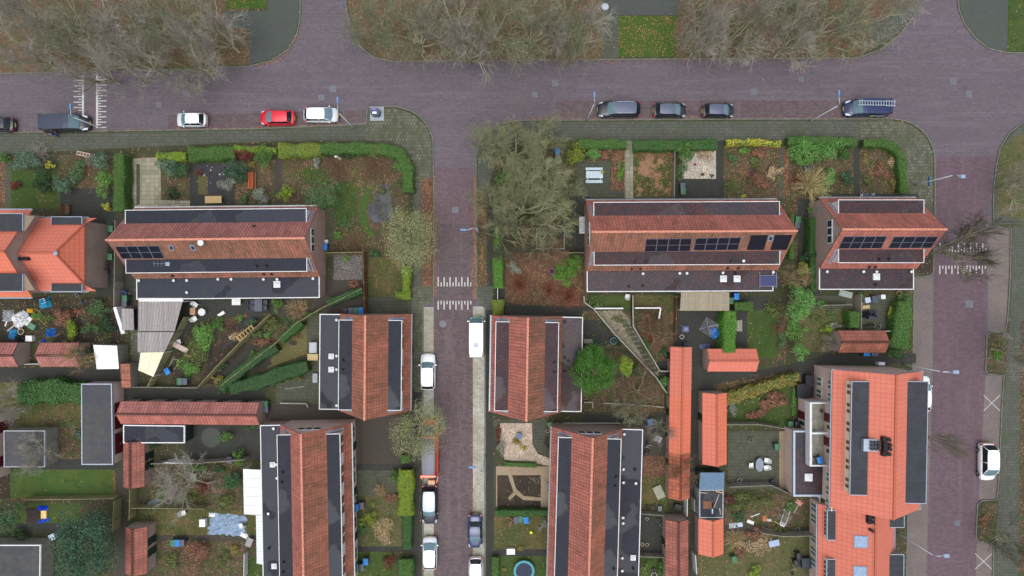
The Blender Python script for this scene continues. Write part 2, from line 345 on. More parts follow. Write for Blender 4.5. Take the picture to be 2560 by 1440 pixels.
def thing(name, label, cat, loc=(0, 0, 0), rot=0, group=None):
    o = bpy.data.objects.new(name, None); COL.objects.link(o); o.empty_display_size = .2
    o.location = loc; o.rotation_euler = (0, 0, rot)
    return tag(o, label, cat, group)
def dup(root, loc, rot, label):
    r = root.copy(); COL.objects.link(r); r.location = loc; r.rotation_euler = (0, 0, rot); r['label'] = label
    for ch in root.children:
        c = ch.copy(); COL.objects.link(c); c.parent = r
        for g in ch.children:
            d = g.copy(); COL.objects.link(d); d.parent = c
    return r
def npmesh(name, V, nq, mats, parent=None, tri=False, origin=None):
    """V: (nq*4,3) verts of separate quads"""
    k = 3 if tri else 4
    me = bpy.data.meshes.new(name); n = len(V)
    me.vertices.add(n); me.vertices.foreach_set('co', np.ascontiguousarray(V, dtype=np.float32).ravel())
    me.loops.add(n); me.loops.foreach_set('vertex_index', np.arange(n, dtype=np.int32))
    me.polygons.add(n//k); me.polygons.foreach_set('loop_start', np.arange(0, n, k, dtype=np.int32))
    me.update(calc_edges=True)
    for m in mats: me.materials.append(m)
    o = bpy.data.objects.new(name, me); COL.objects.link(o)
    if parent: o.parent = parent
    if origin is not None: o.location = origin
    return o

# ---------------------------------------------------------------- the ground, roads and blocks
G0 = .12                                   # top of the kerbed blocks
def W2(pts, z=0): return [tuple(P(x, y, z))[:2] for x, y in pts]
def sheet(name, pts, mat, z, kind='structure'):
    mb = MB(); q = W2(pts, z)
    n = len(q)
    if sum(q[i][0]*q[(i+1) % n][1]-q[(i+1) % n][0]*q[i][1] for i in range(n)) < 0: q = q[::-1]
    mb.add([(x, y, z) for x, y in q], [tuple(range(n))])
    return tag(mb.build(name, mat), kind=kind)
def big(name, half, mat, z):
    mb = MB(); mb.add([(-half, -half, z), (half, -half, z), (half, half, z), (-half, half, z)], [(0, 1, 2, 3)])
    return tag(mb.build(name, mat), kind='structure')
big('ground', 700, 'earth', -.06)
sheet('road', [(-160, -160), (2720, -160), (2720, 1760), (-160, 1760)], 'road_brick', 0)
LAY = []
def layer_z(pts, base):
    x0, x1 = min(p[0] for p in pts), max(p[0] for p in pts); y0, y1 = min(p[1] for p in pts), max(p[1] for p in pts)
    k = 1
    for a, b, c, d, l, bb in LAY:
        if bb == base and a < x1 and b > x0 and c < y1 and d > y0: k = max(k, l+1)
    LAY.append((x0, x1, y0, y1, k, base)); return base+.004*k
def patch(name, mat, pts, base=G0):
    return sheet(name, pts, mat, layer_z(pts, base))
def rect(x0, y0, x1, y1): return [(x0, y0), (x1, y0), (x1, y1), (x0, y1)]
def arc(cx, cy, r, a0, a1, n=10):
    return [(cx+r*math.cos(R(a0+(a1-a0)*i/n)), cy-r*math.sin(R(a0+(a1-a0)*i/n))) for i in range(n+1)]
def block(pts, top='earth'):
    mb = MB(); mb.prism(W2(pts, G0), -.05, G0); return tag(mb.build('block', [MATS[top]]), kind='structure')
def kerb(pts, wd=.13):
    q = [Vector((*p, 0)) for p in W2(pts, G0)]; mb = MB(); n = len(q); a, b = [], []
    for i in range(n):
        d = (q[min(i+1, n-1)]-q[max(i-1, 0)]).normalized(); nn = Vector((-d.y, d.x, 0))*wd/2; a.append(q[i]+nn); b.append(q[i]-nn)
    for i in range(n-1):
        mb.prism([a[i][:2], a[i+1][:2], b[i+1][:2], b[i][:2]], -.03, G0+.022)
    return tag(mb.build('kerb', KERB), kind='structure')

KW = [(-60, 333), (300, 327), (640, 322), (840, 314), (916, 310), (918, 275), (924, 268), (985, 266)]+arc(985, 366, 98, 80, 4)+[(1083, 420), (1084, 600), (1083, 752), (1057, 766), (1057, 1760)]
block(KW+[(-60, 1760)])
kerb(KW)
KM = [(1213, 1760), (1213, 764), (1191, 748), (1190, 420)]+arc(1290, 402, 100, 175, 95)+[(1310, 301), (1800, 298), (2230, 297)]+arc(2235, 400, 102, 88, 4)+[(2338, 470), (2336, 600), (2334, 680), (2324, 690), (2285, 692), (2283, 900), (2272, 1200), (2258, 1760)]
block(KM); kerb(KM)
KNW = [(-60, 186), (0, 184), (320, 176), (620, 166), (680, 152), (722, 122), (742, 86), (750, 50), (750, -60)]
block(KNW+[(-60, -60)]); kerb(KNW)
KN = [(860, -60), (866, 20), (876, 70), (900, 115), (932, 142), (980, 153), (1280, 151), (1800, 146), (2140, 145), (2200, 125), (2250, 85), (2285, 40), (2310, -60)]
block(KN); kerb(KN)
KNE = [(2392, -60), (2398, 25), (2412, 60), (2436, 92), (2470, 120), (2520, 132), (2640, 133)]
block(KNE+[(2640, -60)]); kerb(KNE)
KE = [(2640, 280), (2560, 305), (2522, 334), (2500, 372), (2490, 420), (2484, 480), (2484, 556), (2490, 566), (2528, 572), (2526, 690), (2519, 800), (2514, 830), (2478, 830), (2468, 838), (2464, 925), (2470, 936), (2510, 938), (2505, 1020), (2497, 1200), (2492, 1250), (2454, 1252), (2444, 1262), (2440, 1345), (2448, 1355), (2484, 1356), (2478, 1760)]
block(KE+[(2640, 1760)]); kerb(KE)

# road sheets of other brick
patch('side_street', 'red_road_brick', rect(1086, 420, 1189, 766), 0)
patch('side_street', 'worn_road_brick', rect(1086, 560, 1188, 1500), 0)
patch('parking_strip', 'parking_brick', rect(1059, 768, 1084, 1500), 0)
patch('parking_strip', 'parking_brick', rect(1182, 766, 1211, 1500), 0)
patch('east_street', 'red_road_brick', [(2341, 392), (2486, 392), (2466, 560), (2466, 700), (2464, 950), (2440, 1500), (2316, 1500), (2334, 900), (2336, 690)], 0)
patch('parking_strip', 'bay_brick', [(2286, 694), (2333, 694), (2330, 1000), (2312, 1500), (2260, 1500), (2274, 1200), (2285, 900)], 0)
patch('parking_strip', 'bay_brick', [(2470, 575), (2526, 575), (2518, 828), (2470, 828)], 0)
patch('parking_strip', 'bay_brick', [(2464, 940), (2508, 940), (2490, 1248), (2446, 1248)], 0)
patch('parking_strip', 'bay_brick', [(2442, 1358), (2482, 1358), (2476, 1500), (2438, 1500)], 0)
patch('parking_strip', 'worn_road_brick', [(420, 288), (914, 276), (914, 306), (640, 318), (420, 322)], 0)
patch('parking_strip', 'worn_road_brick', rect(1390, 252, 2110, 294), 0)

# pavements
patch('pavement', 'pavement', [(-60, 337), (640, 326), (914, 313), (914, 352), (700, 352), (470, 362), (0, 385), (-60, 386)])
patch('pavement', 'mossy_pavement', [(922, 274), (985, 270)]+arc(985, 368, 94, 78, 4)+[(1079, 480), (1040, 480), (1036, 430), (1020, 392), (985, 362), (914, 352), (914, 312)])
patch('pavement', 'pavement', rect(1034, 478, 1054, 770))
patch('verge', 'leaf_bed', rect(1054, 446, 1079, 716))
patch('pavement', 'mossy_pavement', [(1028, 716), (1080, 716), (1080, 752), (1054, 768), (1028, 790)])
patch('pavement', 'mossy_pavement', rect(1030, 768, 1055, 980))
patch('pavement', 'dark_path', rect(1028, 980, 1055, 1500))
patch('pavement', 'pavement', [(1300, 305), (2160, 301), (2160, 352), (1300, 352)])
patch('pavement', 'mossy_pavement', [(2150, 302), (2230, 301)]+arc(2235, 402, 98, 88, 4)+[(2333, 480), (2331, 680), (2296, 688), (2296, 500), (2264, 486), (2262, 420), (2246, 372), (2216, 352), (2150, 350)])
patch('pavement', 'pavement', [(1194, 420)]+arc(1290, 404, 96, 175, 100)+[(1300, 352), (1240, 400), (1218, 480), (1194, 480)])
patch('verge', 'leaf_soil', rect(1193, 480, 1217, 716))
patch('pavement', 'dark_path', rect(1217, 478, 1231, 768))
patch('pavement', 'pavement', [(1193, 716), (1231, 716), (1231, 775), (1214, 775), (1193, 748)])
patch('pavement', 'dark_path', rect(1215, 775, 1233, 1500))
patch('verge', 'verge_litter', [(-60, -60), (600, -60), (625, 70), (625, 162), (0, 182), (-60, 182)])
patch('pavement', 'asphalt', [(562, 28), (668, 26), (668, -60), (747, -60), (746, 50), (738, 86), (718, 120), (678, 148), (624, 160), (624, 72), (562, 70)])
patch('grass', 'leafy_lawn', rect(566, -60, 666, 22))
patch('verge', 'verge_litter', [(864, -60), (870, 20), (880, 70), (904, 113), (934, 139), (980, 150), (1510, 147), (1510, -60)])
patch('pavement', 'pavement', rect(1508, 40, 1546, 146))
patch('pavement', 'asphalt', rect(1508, -60, 1720, 38))
patch('lawn', 'leafy_lawn', rect(1546, 40, 1694, 142))
patch('verge', 'verge_litter', [(1690, 36), (1720, -60), (2306, -60), (2282, 38), (2246, 82), (2186, 122), (2140, 142), (1690, 143)])
patch('pavement', 'pavement', [(2184, 60), (2300, 8), (2280, 40), (2246, 82), (2186, 122)])
patch('pavement', 'asphalt', [(2396, -60), (2402, 25), (2416, 60), (2440, 90), (2474, 117), (2518, 128), (2522, -60)])
patch('grass', 'lawn', rect(2520, -60, 2640, 129))
patch('pavement', 'pavement', [(2640, 285), (2562, 309), (2526, 338), (2504, 374), (2494, 420), (2488, 480), (2488, 560), (2640, 566)])
patch('verge', 'rough_grass', [(2500, 380), (2530, 344), (2640, 310), (2640, 560), (2496, 540), (2494, 455)])
patch('pavement', 'pavement', [(2532, 566), (2530, 690), (2523, 800), (2516, 940), (2508, 1020), (2500, 1200), (2488, 1356), (2482, 1500), (2640, 1500), (2640, 566)])
patch('verge', 'leaf_soil', [(2472, 836), (2512, 836), (2508, 932), (2470, 930)])
patch('verge', 'leaf_soil', [(2458, 1256), (2494, 1256), (2484, 1350), (2446, 1348)])
patch('verge', 'leaf_soil', [(2552, 800), (2640, 800), (2640, 1500), (2545, 1500)])
patch('verge', 'rough_grass', [(2272, 700), (2281, 694), (2280, 905), (2268, 905)])
patch('verge', 'dark_soil', rect(2296, 622, 2331, 684))

# painted markings and iron covers
def marking(boxes, z=.012):
    mb = MB()
    for x0, y0, x1, y1 in boxes:
        q = [P(x, y, z) for x, y in ((x0, y1), (x1, y1), (x1, y0), (x0, y0))]; mb.add(q, [(0, 1, 2, 3)])
    return tag(mb.build('road_marking', MARK), kind='structure')
b = [(205, 187, 210, 290)]+[(184 if i % 2 else 196, 193+6.8*i, 205, 195.2+6.8*i) for i in range(13)]
marking(b)
b = [(240, 184, 245, 320)]+[(245, 192+6.6*i, 253 if i % 2 == 0 else 266, 194.2+6.6*i) for i in range(20)]
marking(b)
marking([(1094+7.4*i, 693 if i % 2 == 0 else 706, 1097+7.4*i, 716) for i in range(12)])
marking([(1094+7.4*i, 752, 1097+7.4*i, 774 if i % 2 == 0 else 761) for i in range(12)])
marking([(2349+7.6*i, 608 if i % 2 == 0 else 621, 2352+7.6*i, 630) for i in range(16)])
marking([(2348+7.6*i, 664, 2351+7.6*i, 685 if i % 2 == 0 else 672) for i in range(16)])
def cross(x0, y0, x1, y1):
    mb = MB()
    for a, c in (((x0, y0), (x1, y1)), ((x0, y1), (x1, y0))):
        A, B = P(*a, .012), P(*c, .012)
        if mb.v: B = B; A.z = B.z = .016
        n = Vector((-(B-A).y, (B-A).x, 0)).normalized()*.035; mb.add([A-n, B-n, B+n, A+n], [(0, 1, 2, 3)])
    return tag(mb.build('road_marking', MARK), kind='structure')
cross(2459, 988, 2500, 1027); cross(2438, 1384, 2480, 1423)
def manhole(px, py, s, label, z=0):
    c = P(px, py, z); t = thing('manhole_cover', label, 'manhole cover', c, 0, 'iron covers in the streets')
    MB().box((0, 0, .001), (s, s, .013)).build('frame', plain('cover_frame', (112, 112, 116), .7), t)
    MB().box((0, 0, .002), (s*.86, s*.86, .018)).build('lid', MANH, t)
for a in [(397, 262, .62, 'square iron cover in the road right of the striped speed table'), (465, 232, .6, 'square iron cover in the road above the silver hatchback'),
          (803, 244, .68, 'square iron cover in the road just above the white car with blue bonnet'), (832, 222, .72, 'square iron cover nearest the road centre above the street lamp by the underground bin'),
          (1337, 237, .62, 'lower one of two square iron covers in the road above the big olive trees'), (1388, 208, .7, 'upper one of two square iron covers in the road above the big olive trees'),
          (1885, 229, .7, 'square iron cover in the road right of the three black cars'), (2003, 198, .6, 'square iron cover near the top kerb above the blue lamp head'),
          (2383, 204, .72, 'upper of two square iron covers in the crossroads at right'), (2422, 236, .72, 'lower of two square iron covers in the crossroads at right'),
          (1138, 525, .72, 'square iron cover in the narrow side street above the street name lamp'), (2423, 760, .85, 'large iron cover in the reddish street below the bare street tree'),
          (2393, 1308, .6, 'iron cover in the reddish street right of the orange roof corner'), (2278, 1339, .62, 'dark iron cover in the parking strip beside the orange house')]: manhole(*a)
t = thing('manhole_cover', 'round dark iron cover in the side street by the white camper van', 'manhole cover', P(1107, 810), 0, 'iron covers in the streets')
MB().lathe((0, 0, 0), [(.42, .001), (.42, .014)], 20).build('frame', plain('cover_frame', (112, 112, 116)), t); MB().lathe((0, 0, 0), [(.36, .002), (.36, .019)], 20).build('lid', MANH, t)
# ---------------------------------------------------------------- buildings
class House:
    def __init__(s, name, label, cat, A, B, zr, half, ze, roofs, wall, inset=.2, over=.08, hip=None, thick=.12, ridge_col=None, gutters=(1, -1), group=None, gut_mat=None, name_roof='roof'):
        a, b = P(*A, zr), P(*B, zr); d = b-a; s.L = d.length; s.rot = math.atan2(d.y, d.x)
        s.base = Vector((a.x, a.y, 0)); s.zr, s.half, s.ze = zr, half, ze; s.sl = (zr-ze)/half
        s.root = thing(name, label, cat, s.base, s.rot, group)
        s.inv = Matrix.Rotation(-s.rot, 4, 'Z')@Matrix.Translation(-s.base)
        L, sl = s.L, s.sl; hw = half-inset; zw = zr-hw*sl-thick-.02
        mb = MB(); prof = [(-hw, 0), (hw, 0), (hw, zw), (0, zr-thick-.02), (-hw, zw)]
        if hip:                        # half hip at the far end: (hip length, hip z)
            hl, hz = hip; hv = (zr-hz)/sl
            prof2 = [(-hw, 0), (hw, 0), (hw, zw), (hv-.06, hz-thick-.05), (-hv+.06, hz-thick-.05), (-hw, zw)]
            mb.extr(prof, 0.03, L+.1); mb.extr(prof2, L+.1, L+hl-.12)
        else: mb.extr(prof, .03, L-.03)
        s.wall = mb.build('wall', wall, s.root)
        mb = MB(); x0, x1 = -over, L+over
        if hip:
            hl, hz = hip; hv = (zr-hz)/sl; e = L+hl
            for sg, mi in ((1, 0), (-1, 1)):
                q = [(x0, sg*half, ze), (e+1.0, sg*half, ze), (e, sg*hv, hz), (L, 0, zr), (x0, 0, zr)]
                if sg > 0: q = q[::-1]
                n = Vector((0, sg*sl, 1)).normalized(); uvs = [((p[0]), (zr-p[2])*-math.hypot(1, sl)/sl+9) for p in q]
                mb.add(q, [tuple(range(5))], mi, [uvs]); lo = [(p[0], p[1], p[2]-thick) for p in q]
                mb.add(q+lo, [(9, 8, 7, 6, 5)]+[(i, 5+i, 5+(i+1) % 5, (i+1) % 5) for i in range(5)], mi)
            mb.tri([(e, -hv, hz), (e, hv, hz), (L, 0, zr)], thick, 2)
        else:
            mb.slab([(x1, half, ze), (x0, half, ze), (x0, 0, zr), (x1, 0, zr)], thick, 0)
            mb.slab([(x0, -half, ze), (x1, -half, ze), (x1, 0, zr), (x0, 0, zr)], thick, 1)
        s.roof = mb.build(name_roof, list(roofs)+([roofs[0]] if len(roofs) < 3 else []), s.root)
        mb = MB(); cap = ridge_col or plain('ridge_tile', (196, 132, 112), .8, var=.28, scale=5)
        n = max(2, int((x1-x0)/.42))
        for i in range(n):
            p = x0+(x1-x0)*i/n; q = x0+(x1-x0)*(i+1)/n
            mb.tube([(p, 0, zr-.03), (q+.02, 0, zr-.045)], .15, 8, .125)
        if hip:
            for sg in (1, -1):
                for i in range(14):
                    f = lambda k: (L+hl*k/14, sg*hv*k/14, zr-.04+(hz-zr)*k/14)
                    mb.tube([f(i), f(i+1.03)], .13, 8, .11)
        mb.build('ridge_cap', cap, s.roof)
        for sg in gutters:
            mb = MB(); y = sg*(half+.06); e = x1+(hip[0] if hip else 0)
            mb.extr([(y-.09, ze-.16), (y+.09, ze-.16), (y+.09, ze-.02), (y+.06, ze-.02), (y+.06, ze-.12), (y-.06, ze-.12), (y-.06, ze-.02), (y-.09, ze-.02)], x0+.02, e-.02)
            mb.build('gutter', gut_mat or ZINC, s.root)
    def loc(s, px, py, z): return s.inv@P(px, py, z)
    def slope(s, px, py, off=0.):
        z = s.zr-1
        for _ in range(30): z = s.zr-s.sl*abs(s.loc(px, py, z).y)+off
        return s.loc(px, py, z)
    def dormer(s, sg, x0, x1, vb, vf, zt, wins=0, cheek=None, roofm='bitumen', frontm=None, zb=None, edge=.07):
        """flat roofed dormer on side sg; vb/vf distance of its back and front from the ridge"""
        vw = vf-.14; zb = zb if zb is not None else s.zr-s.sl*vw-.05
        d = MB(); prof = [(sg*vb, zt-.12), (sg*vb, zt-.02-.1), (sg*vw, zt-.1), (sg*vw, zb), (sg*(vb+.02), s.zr-s.sl*(vb+.02)-.05)]
        if s.zr-s.sl*vb-.05 > zt-.13: prof = [(sg*vb, zt-.12), (sg*vw, zt-.1), (sg*vw, zb)]
        if sg > 0: prof = prof[::-1]
        d.extr(prof, x0+.1, x1-.1, 0)
        o = d.build('dormer', [frontm or WHITE], s.root)
        m = MB(); ya, yb = sorted((sg*(vb-.05), sg*(vf-edge)))
        m.add([(x0+edge, ya, zt), (x1-edge, ya, zt), (x1-edge, yb, zt), (x0+edge, yb, zt), (x0+edge, ya, zt-.1), (x1-edge, ya, zt-.1), (x1-edge, yb, zt-.1), (x0+edge, yb, zt-.1)],
              [(0, 1, 2, 3), (7, 6, 5, 4), (0, 4, 5, 1), (1, 5, 6, 2), (2, 6, 7, 3), (3, 7, 4, 0)]); m.build('dormer_roof', roofm, o)
        m = MB(); m.box(((x0+x1)/2, sg*(vf-edge/2), zt-.16), (x1-x0, edge, .2))
        for x in (x0+edge/2, x1-edge/2): m.box((x, sg*(vb+vf-edge)/2, zt-.16), (edge, vf-edge-vb-.004, .2))
        m.build('roof_edge', cheek or WHITE, o)
        if wins:
            hgt = zt-.3-(zb+.12)
            for i in range(wins):
                wd = (x1-x0-.5)/wins; cx = x0+.25+wd*(i+.5)
                if i % 3 == 2: continue
                g = MB(); g.box((cx, sg*(vw+.005), zb+.14), (wd-.1, .05, hgt)); fr = g.build('window', CREAM, o)
                g = MB(); g.box((cx, sg*(vw+.01), zb+.22), (wd-.28, .06, hgt-.16)); g.build('pane', GLASS, o)
        return o
    def ext(s, sg, x0, x1, v0, v1, z, roofm='bitumen', wallm='brick', trim=None, wins=0):
        e = MB(); ya, yb = sorted((sg*v0, sg*(v1-.08)))
        e.prism([(x0+.08, ya), (x1-.08, ya), (x1-.08, yb), (x0+.08, yb)], 0, z-.12); o = e.build('extension', wallm, s.root)
        m = MB(); ya, yb = sorted((sg*(v0-.02), sg*(v1-.1)))
        m.prism([(x0+.1, ya), (x1-.1, ya), (x1-.1, yb), (x0+.1, yb)], z-.1, z); m.build('extension_roof', roofm, o)
        m = MB(); m.box(((x0+x1)/2, sg*(v1-.05), z-.2), (x1-x0, .1, .26))
        for x in (x0+.05, x1-.05): m.box((x, sg*(v0+v1-.1)/2, z-.2), (.1, v1-v0-.104, .26))
        m.build('roof_edge', trim or WHITE, o)
        for i in range(wins):
            wd = (x1-x0-.8)/wins; cx = x0+.4+wd*(i+.5)
            g = MB(); g.box((cx, sg*(v1-.07), .9 if i % 2 else .15), (wd*.62, .06, 1.3 if i % 2 else 2.05)); g.build('window_frame', WHITE, o)
            g = MB(); g.box((cx, sg*(v1-.06), 1.0 if i % 2 else .3), (wd*.62-.2, .07, 1.1 if i % 2 else 1.75)); g.build('pane', GLASS, o)
        return o
    def front_windows(s, sg, n, z0=.9, hgt=1.45, x0=.4, x1=None, inset=.2, frame=None):
        x1 = x1 or s.L-.4; hw = s.half-inset
        for i in range(n):
            wd = (x1-x0)/n; cx = x0+wd*(i+.5); dr = i % 3 == 1
            g = MB(); g.box((cx, sg*(hw+.01), .15 if dr else z0), (wd*.5 if dr else wd*.8, .08, 2.1 if dr else hgt))
            o = g.build('door' if dr else 'window', DGREEN if dr else frame or WHITE, s.root)
            if not dr:
                g = MB(); k = 2
                for j in range(k): g.box((cx+(j-.5)*wd*.38, sg*(hw+.02), z0+.1), (wd*.33, .09, hgt-.2))
                g.build('pane', GLASS, o)
    def gable_window(s, end, v0, v1, z0, z1, n=3, frame=None):
        x = -.0 if end == 0 else s.L+.0; o = None
        g = MB(); g.box((x+(.03 if end == 0 else -.03)*0, (v0+v1)/2, z0), (.1, v1-v0, z1-z0)); o = g.build('window', frame or WHITE, s.root)
        for i in range(n):
            wd = (v1-v0)/n; g = MB(); g.box((x, v0+wd*(i+.5), z0+.09), (.13, wd-.16, z1-z0-.18)); g.build('pane', GLASS, o)
    def vent(s, px, py, z, r=.17, h=.28, mat=None):
        c = s.loc(px, py, z+h); m = MB()
        m.lathe((c.x, c.y, z), [(r*.6, 0), (r*.6, h*.6), (r, h*.62), (r*1.0, h*.8), (r*.55, h)], 12); m.build('roof_vent', mat or WHITE, s.root, smooth=True)
    def pipe(s, px, py, z=None, h=.45, r=.09, mat=None):
        c = s.loc(px, py, z+h*.5) if z else s.slope(px, py, h*.5); z = z if z else s.zr-s.sl*abs(c.y)-.05; m = MB()
        m.lathe((c.x, c.y, z), [(r*1.7, 0), (r*1.5, .05), (r, .08), (r, h*.7), (r*1.5, h*.72), (r*1.5, h*.9), (r*.7, h)], 10); m.build('vent_pipe', mat or DARKP, s.root, smooth=True)
    def skylight(s, px, py, z, sz=.75, h=.22):
        c = s.loc(px, py, z+h); m = MB(); m.box((c.x, c.y, z), (sz, sz, h)); o = m.build('skylight', WHITE, s.root)
        m = MB(); k = sz*.36; m.grid([[(c.x+k*a, c.y+k*b, z+h+.004+.12*(1-max(abs(a), abs(b))**2)) for b in (-1, -.5, 0, .5, 1)] for a in (-1, -.5, 0, .5, 1)])
        m.build('dome', plain('skylight_dome', (196, 204, 208), .15), o, smooth=True)
    def onroof(s, quad, name, frame, face, nx=1, ny=1, th=.05, fr=.05, grid=0, off=.02):
        """boxes lying on the roof slope inside a pixel quad (tl, tr, br, bl)"""
        q = [s.slope(*p, off) for p in quad]
        bil = lambda a, b: (q[0]*(1-a)+q[1]*a)*(1-b)+(q[3]*(1-a)+q[2]*a)*b
        n = (q[1]-q[0]).cross(q[3]-q[0]).normalized(); n = n if n.z > 0 else -n
        for i in range(nx):
            for j in range(ny):
                e = .006; cs = [bil((i+a)/nx+(e if a == 0 else -e)*0, (j+b)/ny) for a, b in ((0, 0), (1, 0), (1, 1), (0, 1))]
                ce = sum(cs, Vector())/4; cs = [c+(ce-c).normalized()*.012 for c in cs]
                m = MB(); ins = [c+(ce-c).normalized()*fr*1.35 for c in cs]
                lo, hi = [c for c in cs], [c+n*th for c in cs]; hi2 = [c+n*(th) for c in ins]; fc = [c+n*(th-.006) for c in ins]
                sides = [(0, 1, 5, 4), (1, 2, 6, 5), (2, 3, 7, 6), (3, 0, 4, 7)]
                if (cs[1]-cs[0]).cross(cs[3]-cs[0]).z < 0: sides = [f[::-1] for f in sides]
                m.add(lo+hi, sides, 0); k = [(0, 1, 5, 4), (1, 2, 6, 5), (2, 3, 7, 6), (3, 0, 4, 7)]
                m.add(hi+hi2, k if sides[0] == (0, 1, 5, 4) else [f[::-1] for f in k], 0)
                m.add(fc, [(0, 1, 2, 3) if sides[0] == (0, 1, 5, 4) else (3, 2, 1, 0)], 1)
                if grid:
                    for t in range(1, grid):
                        a = fc[0]+(fc[1]-fc[0])*t/grid+n*.003; b = fc[3]+(fc[2]-fc[3])*t/grid+n*.003; u = (fc[1]-fc[0]).normalized()*.008
                        m.add([a-u, a+u, b+u, b-u], [(0, 1, 2, 3) if sides[0] == (0, 1, 5, 4) else (3, 2, 1, 0)], 0)
                m.build(name, [frame, face], s.root)
SFR = plain('panel_frame', (112, 120, 134), .5, .3)
def row_house(label, A, B, gs, roofs, flatm='bitumen', dormm='bitumen', wall='brick', nwin=3, gable=(), flat_u=(0, 0), dorm_u=(.5, .5), front_trim=None):
    h = House('terraced_house_row' if nwin > 4 else 'house', label, 'house', A, B, 8.5, 4.05, 3.12, roofs, wall, gutters=(-gs,), gut_mat=front_trim or WHITE)
    h.dormer(-gs, dorm_u[0], h.L-dorm_u[1], 1.95, 3.5, 5.85, wins=nwin*3, roofm=dormm)
    h.dormer(gs, dorm_u[0], h.L-dorm_u[1], 1.95, 3.5, 5.85, wins=nwin*3, roofm=dormm)
    h.ext(gs, flat_u[0], h.L-flat_u[1], 3.86, 6.45, 2.85, roofm=flatm, wins=nwin*2)
    h.front_windows(-gs, nwin*2)
    for sg in (1, -1):                       # zinc cheek flashing at dormer ends
        for x, k in ((dorm_u[0], 1), (h.L-dorm_u[1], -1)):
            m = MB(); z = lambda v: h.zr-h.sl*v
            m.extr([(sg*2.0, z(2.0)+.012), (sg*3.46, z(3.46)+.012), (sg*3.46, z(3.46)+.03), (sg*2.0, z(2.0)+.03)][::(-1 if sg < 0 else 1)], min(x, x-k*.28), max(x, x-k*.28)); m.build('flashing', ZINC, h.root)
    for e in gable: h.gable_window(e, -1.3, 1.3, 5.0, 6.1)
    return h
T = MATS
# north-west row
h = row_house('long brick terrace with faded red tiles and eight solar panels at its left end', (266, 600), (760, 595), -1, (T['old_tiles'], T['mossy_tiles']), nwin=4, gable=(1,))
h.onroof([(287, 616), (397, 614), (411, 645), (305, 646)], 'solar_panel', SFR, SOLAR, 4, 2, fr=.035)
for q in ([(420, 612), (433, 612), (437, 626), (424, 626)], [(473, 612), (486, 612), (492, 626), (478, 626)]): h.onroof(q, 'roof_window', ZINC, GLASS, fr=.16)
for x in (346, 433, 466, 544, 577, 658, 692): h.vent(x, 701 if x < 500 else 698, 2.85)
h.vent(466, 731, 2.85); h.vent(782, 696, 2.85); h.skylight(692, 711, 2.85)
for x, y in ((640, 666), (664, 666)): h.pipe(x, y, 5.85)
for x, y in ((430, 690), (658, 686), (678, 686), (634, 565)): h.pipe(x, y)
m = MB(); c = h.loc(420, 660, 5.9); m.tube([(c.x, c.y, 5.85), (c.x, c.y, 7.2)], .025, 6)
for i in range(5): m.tube([(c.x-.9+.4*i, c.y-.3, 7.1), (c.x-.9+.4*i, c.y+.3, 7.1)], .012, 5)
m.tube([(c.x-1.0, c.y, 7.1), (c.x+.9, c.y, 7.1)], .015, 5); m.box((c.x, c.y, 5.85), (.4, .4, .15)); m.build('aerial', ZINC, h.root)
c = h.slope(503, 607, .3); m = MB(); m.lathe((c.x, c.y, c.z-.1), [(.06, -.2), (.3, .12), (.34, .26), (.3, .3), (.05, .22)], 18); m.build('flue_cap', WHITE, h.root, smooth=True)
# north-east row
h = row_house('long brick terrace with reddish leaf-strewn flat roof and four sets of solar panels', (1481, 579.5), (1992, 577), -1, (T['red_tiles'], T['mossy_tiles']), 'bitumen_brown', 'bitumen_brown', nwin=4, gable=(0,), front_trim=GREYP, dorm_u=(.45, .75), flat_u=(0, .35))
h.onroof([(1615, 597), (1730, 596), (1725, 627), (1611, 628)], 'solar_panel', SFR, SOLAR, 4, 2, fr=.035)
h.onroof([(1740, 595), (1853, 593), (1845, 624), (1733, 625)], 'solar_panel', SFR, SOLAR, 4, 2, fr=.035)
h.onroof([(1877, 588), (1920, 587), (1910, 624), (1867, 624)], 'solar_panel', plain('black_frame', (34, 36, 48), .4), SOLAR, 1, 2)
h.onroof([(1937, 587), (1981, 587), (1967, 624), (1926, 624)], 'solar_panel', plain('black_frame', (34, 36, 48), .4), SOLAR, 1, 2)
h.onroof([(1922, 588), (1935, 588), (1931, 603), (1918, 603)], 'roof_window', ZINC, GLASS, fr=.16)
for x, y in ((1608, 684), (1700, 683), (1718, 683), (1808, 682), (1934, 680)): h.vent(x, y, 2.85)
h.vent(1860, 652, 5.85); h.skylight(1809, 697, 2.85); h.skylight(1843, 697, 2.85)
for x, y in ((1588, 655), (1616, 655), (1829, 653)): h.pipe(x, y, 5.85)
for x, y in ((1573, 716), (1608, 715), (1840, 683)): h.pipe(x, y, 2.85)
for x, y in ((1580, 673), (1602, 673), (1820, 671), (1846, 671)): h.pipe(x, y)
c = h.loc(1921, 702, 3.1); m = MB(); m.box((c.x, c.y, 2.95), (2.0, 1.3, .12), mi=0); m.box((c.x, c.y, 3.0), (1.86, 1.2, .078), mi=1)
for k in (-1, 1): m.box((c.x+k*.95, c.y+.1, 2.86), (.06, 1.9, .12), mi=0)
m.build('solar_collector', [SFR, plain('blue_collector', (38, 46, 92), .15)], h.root)
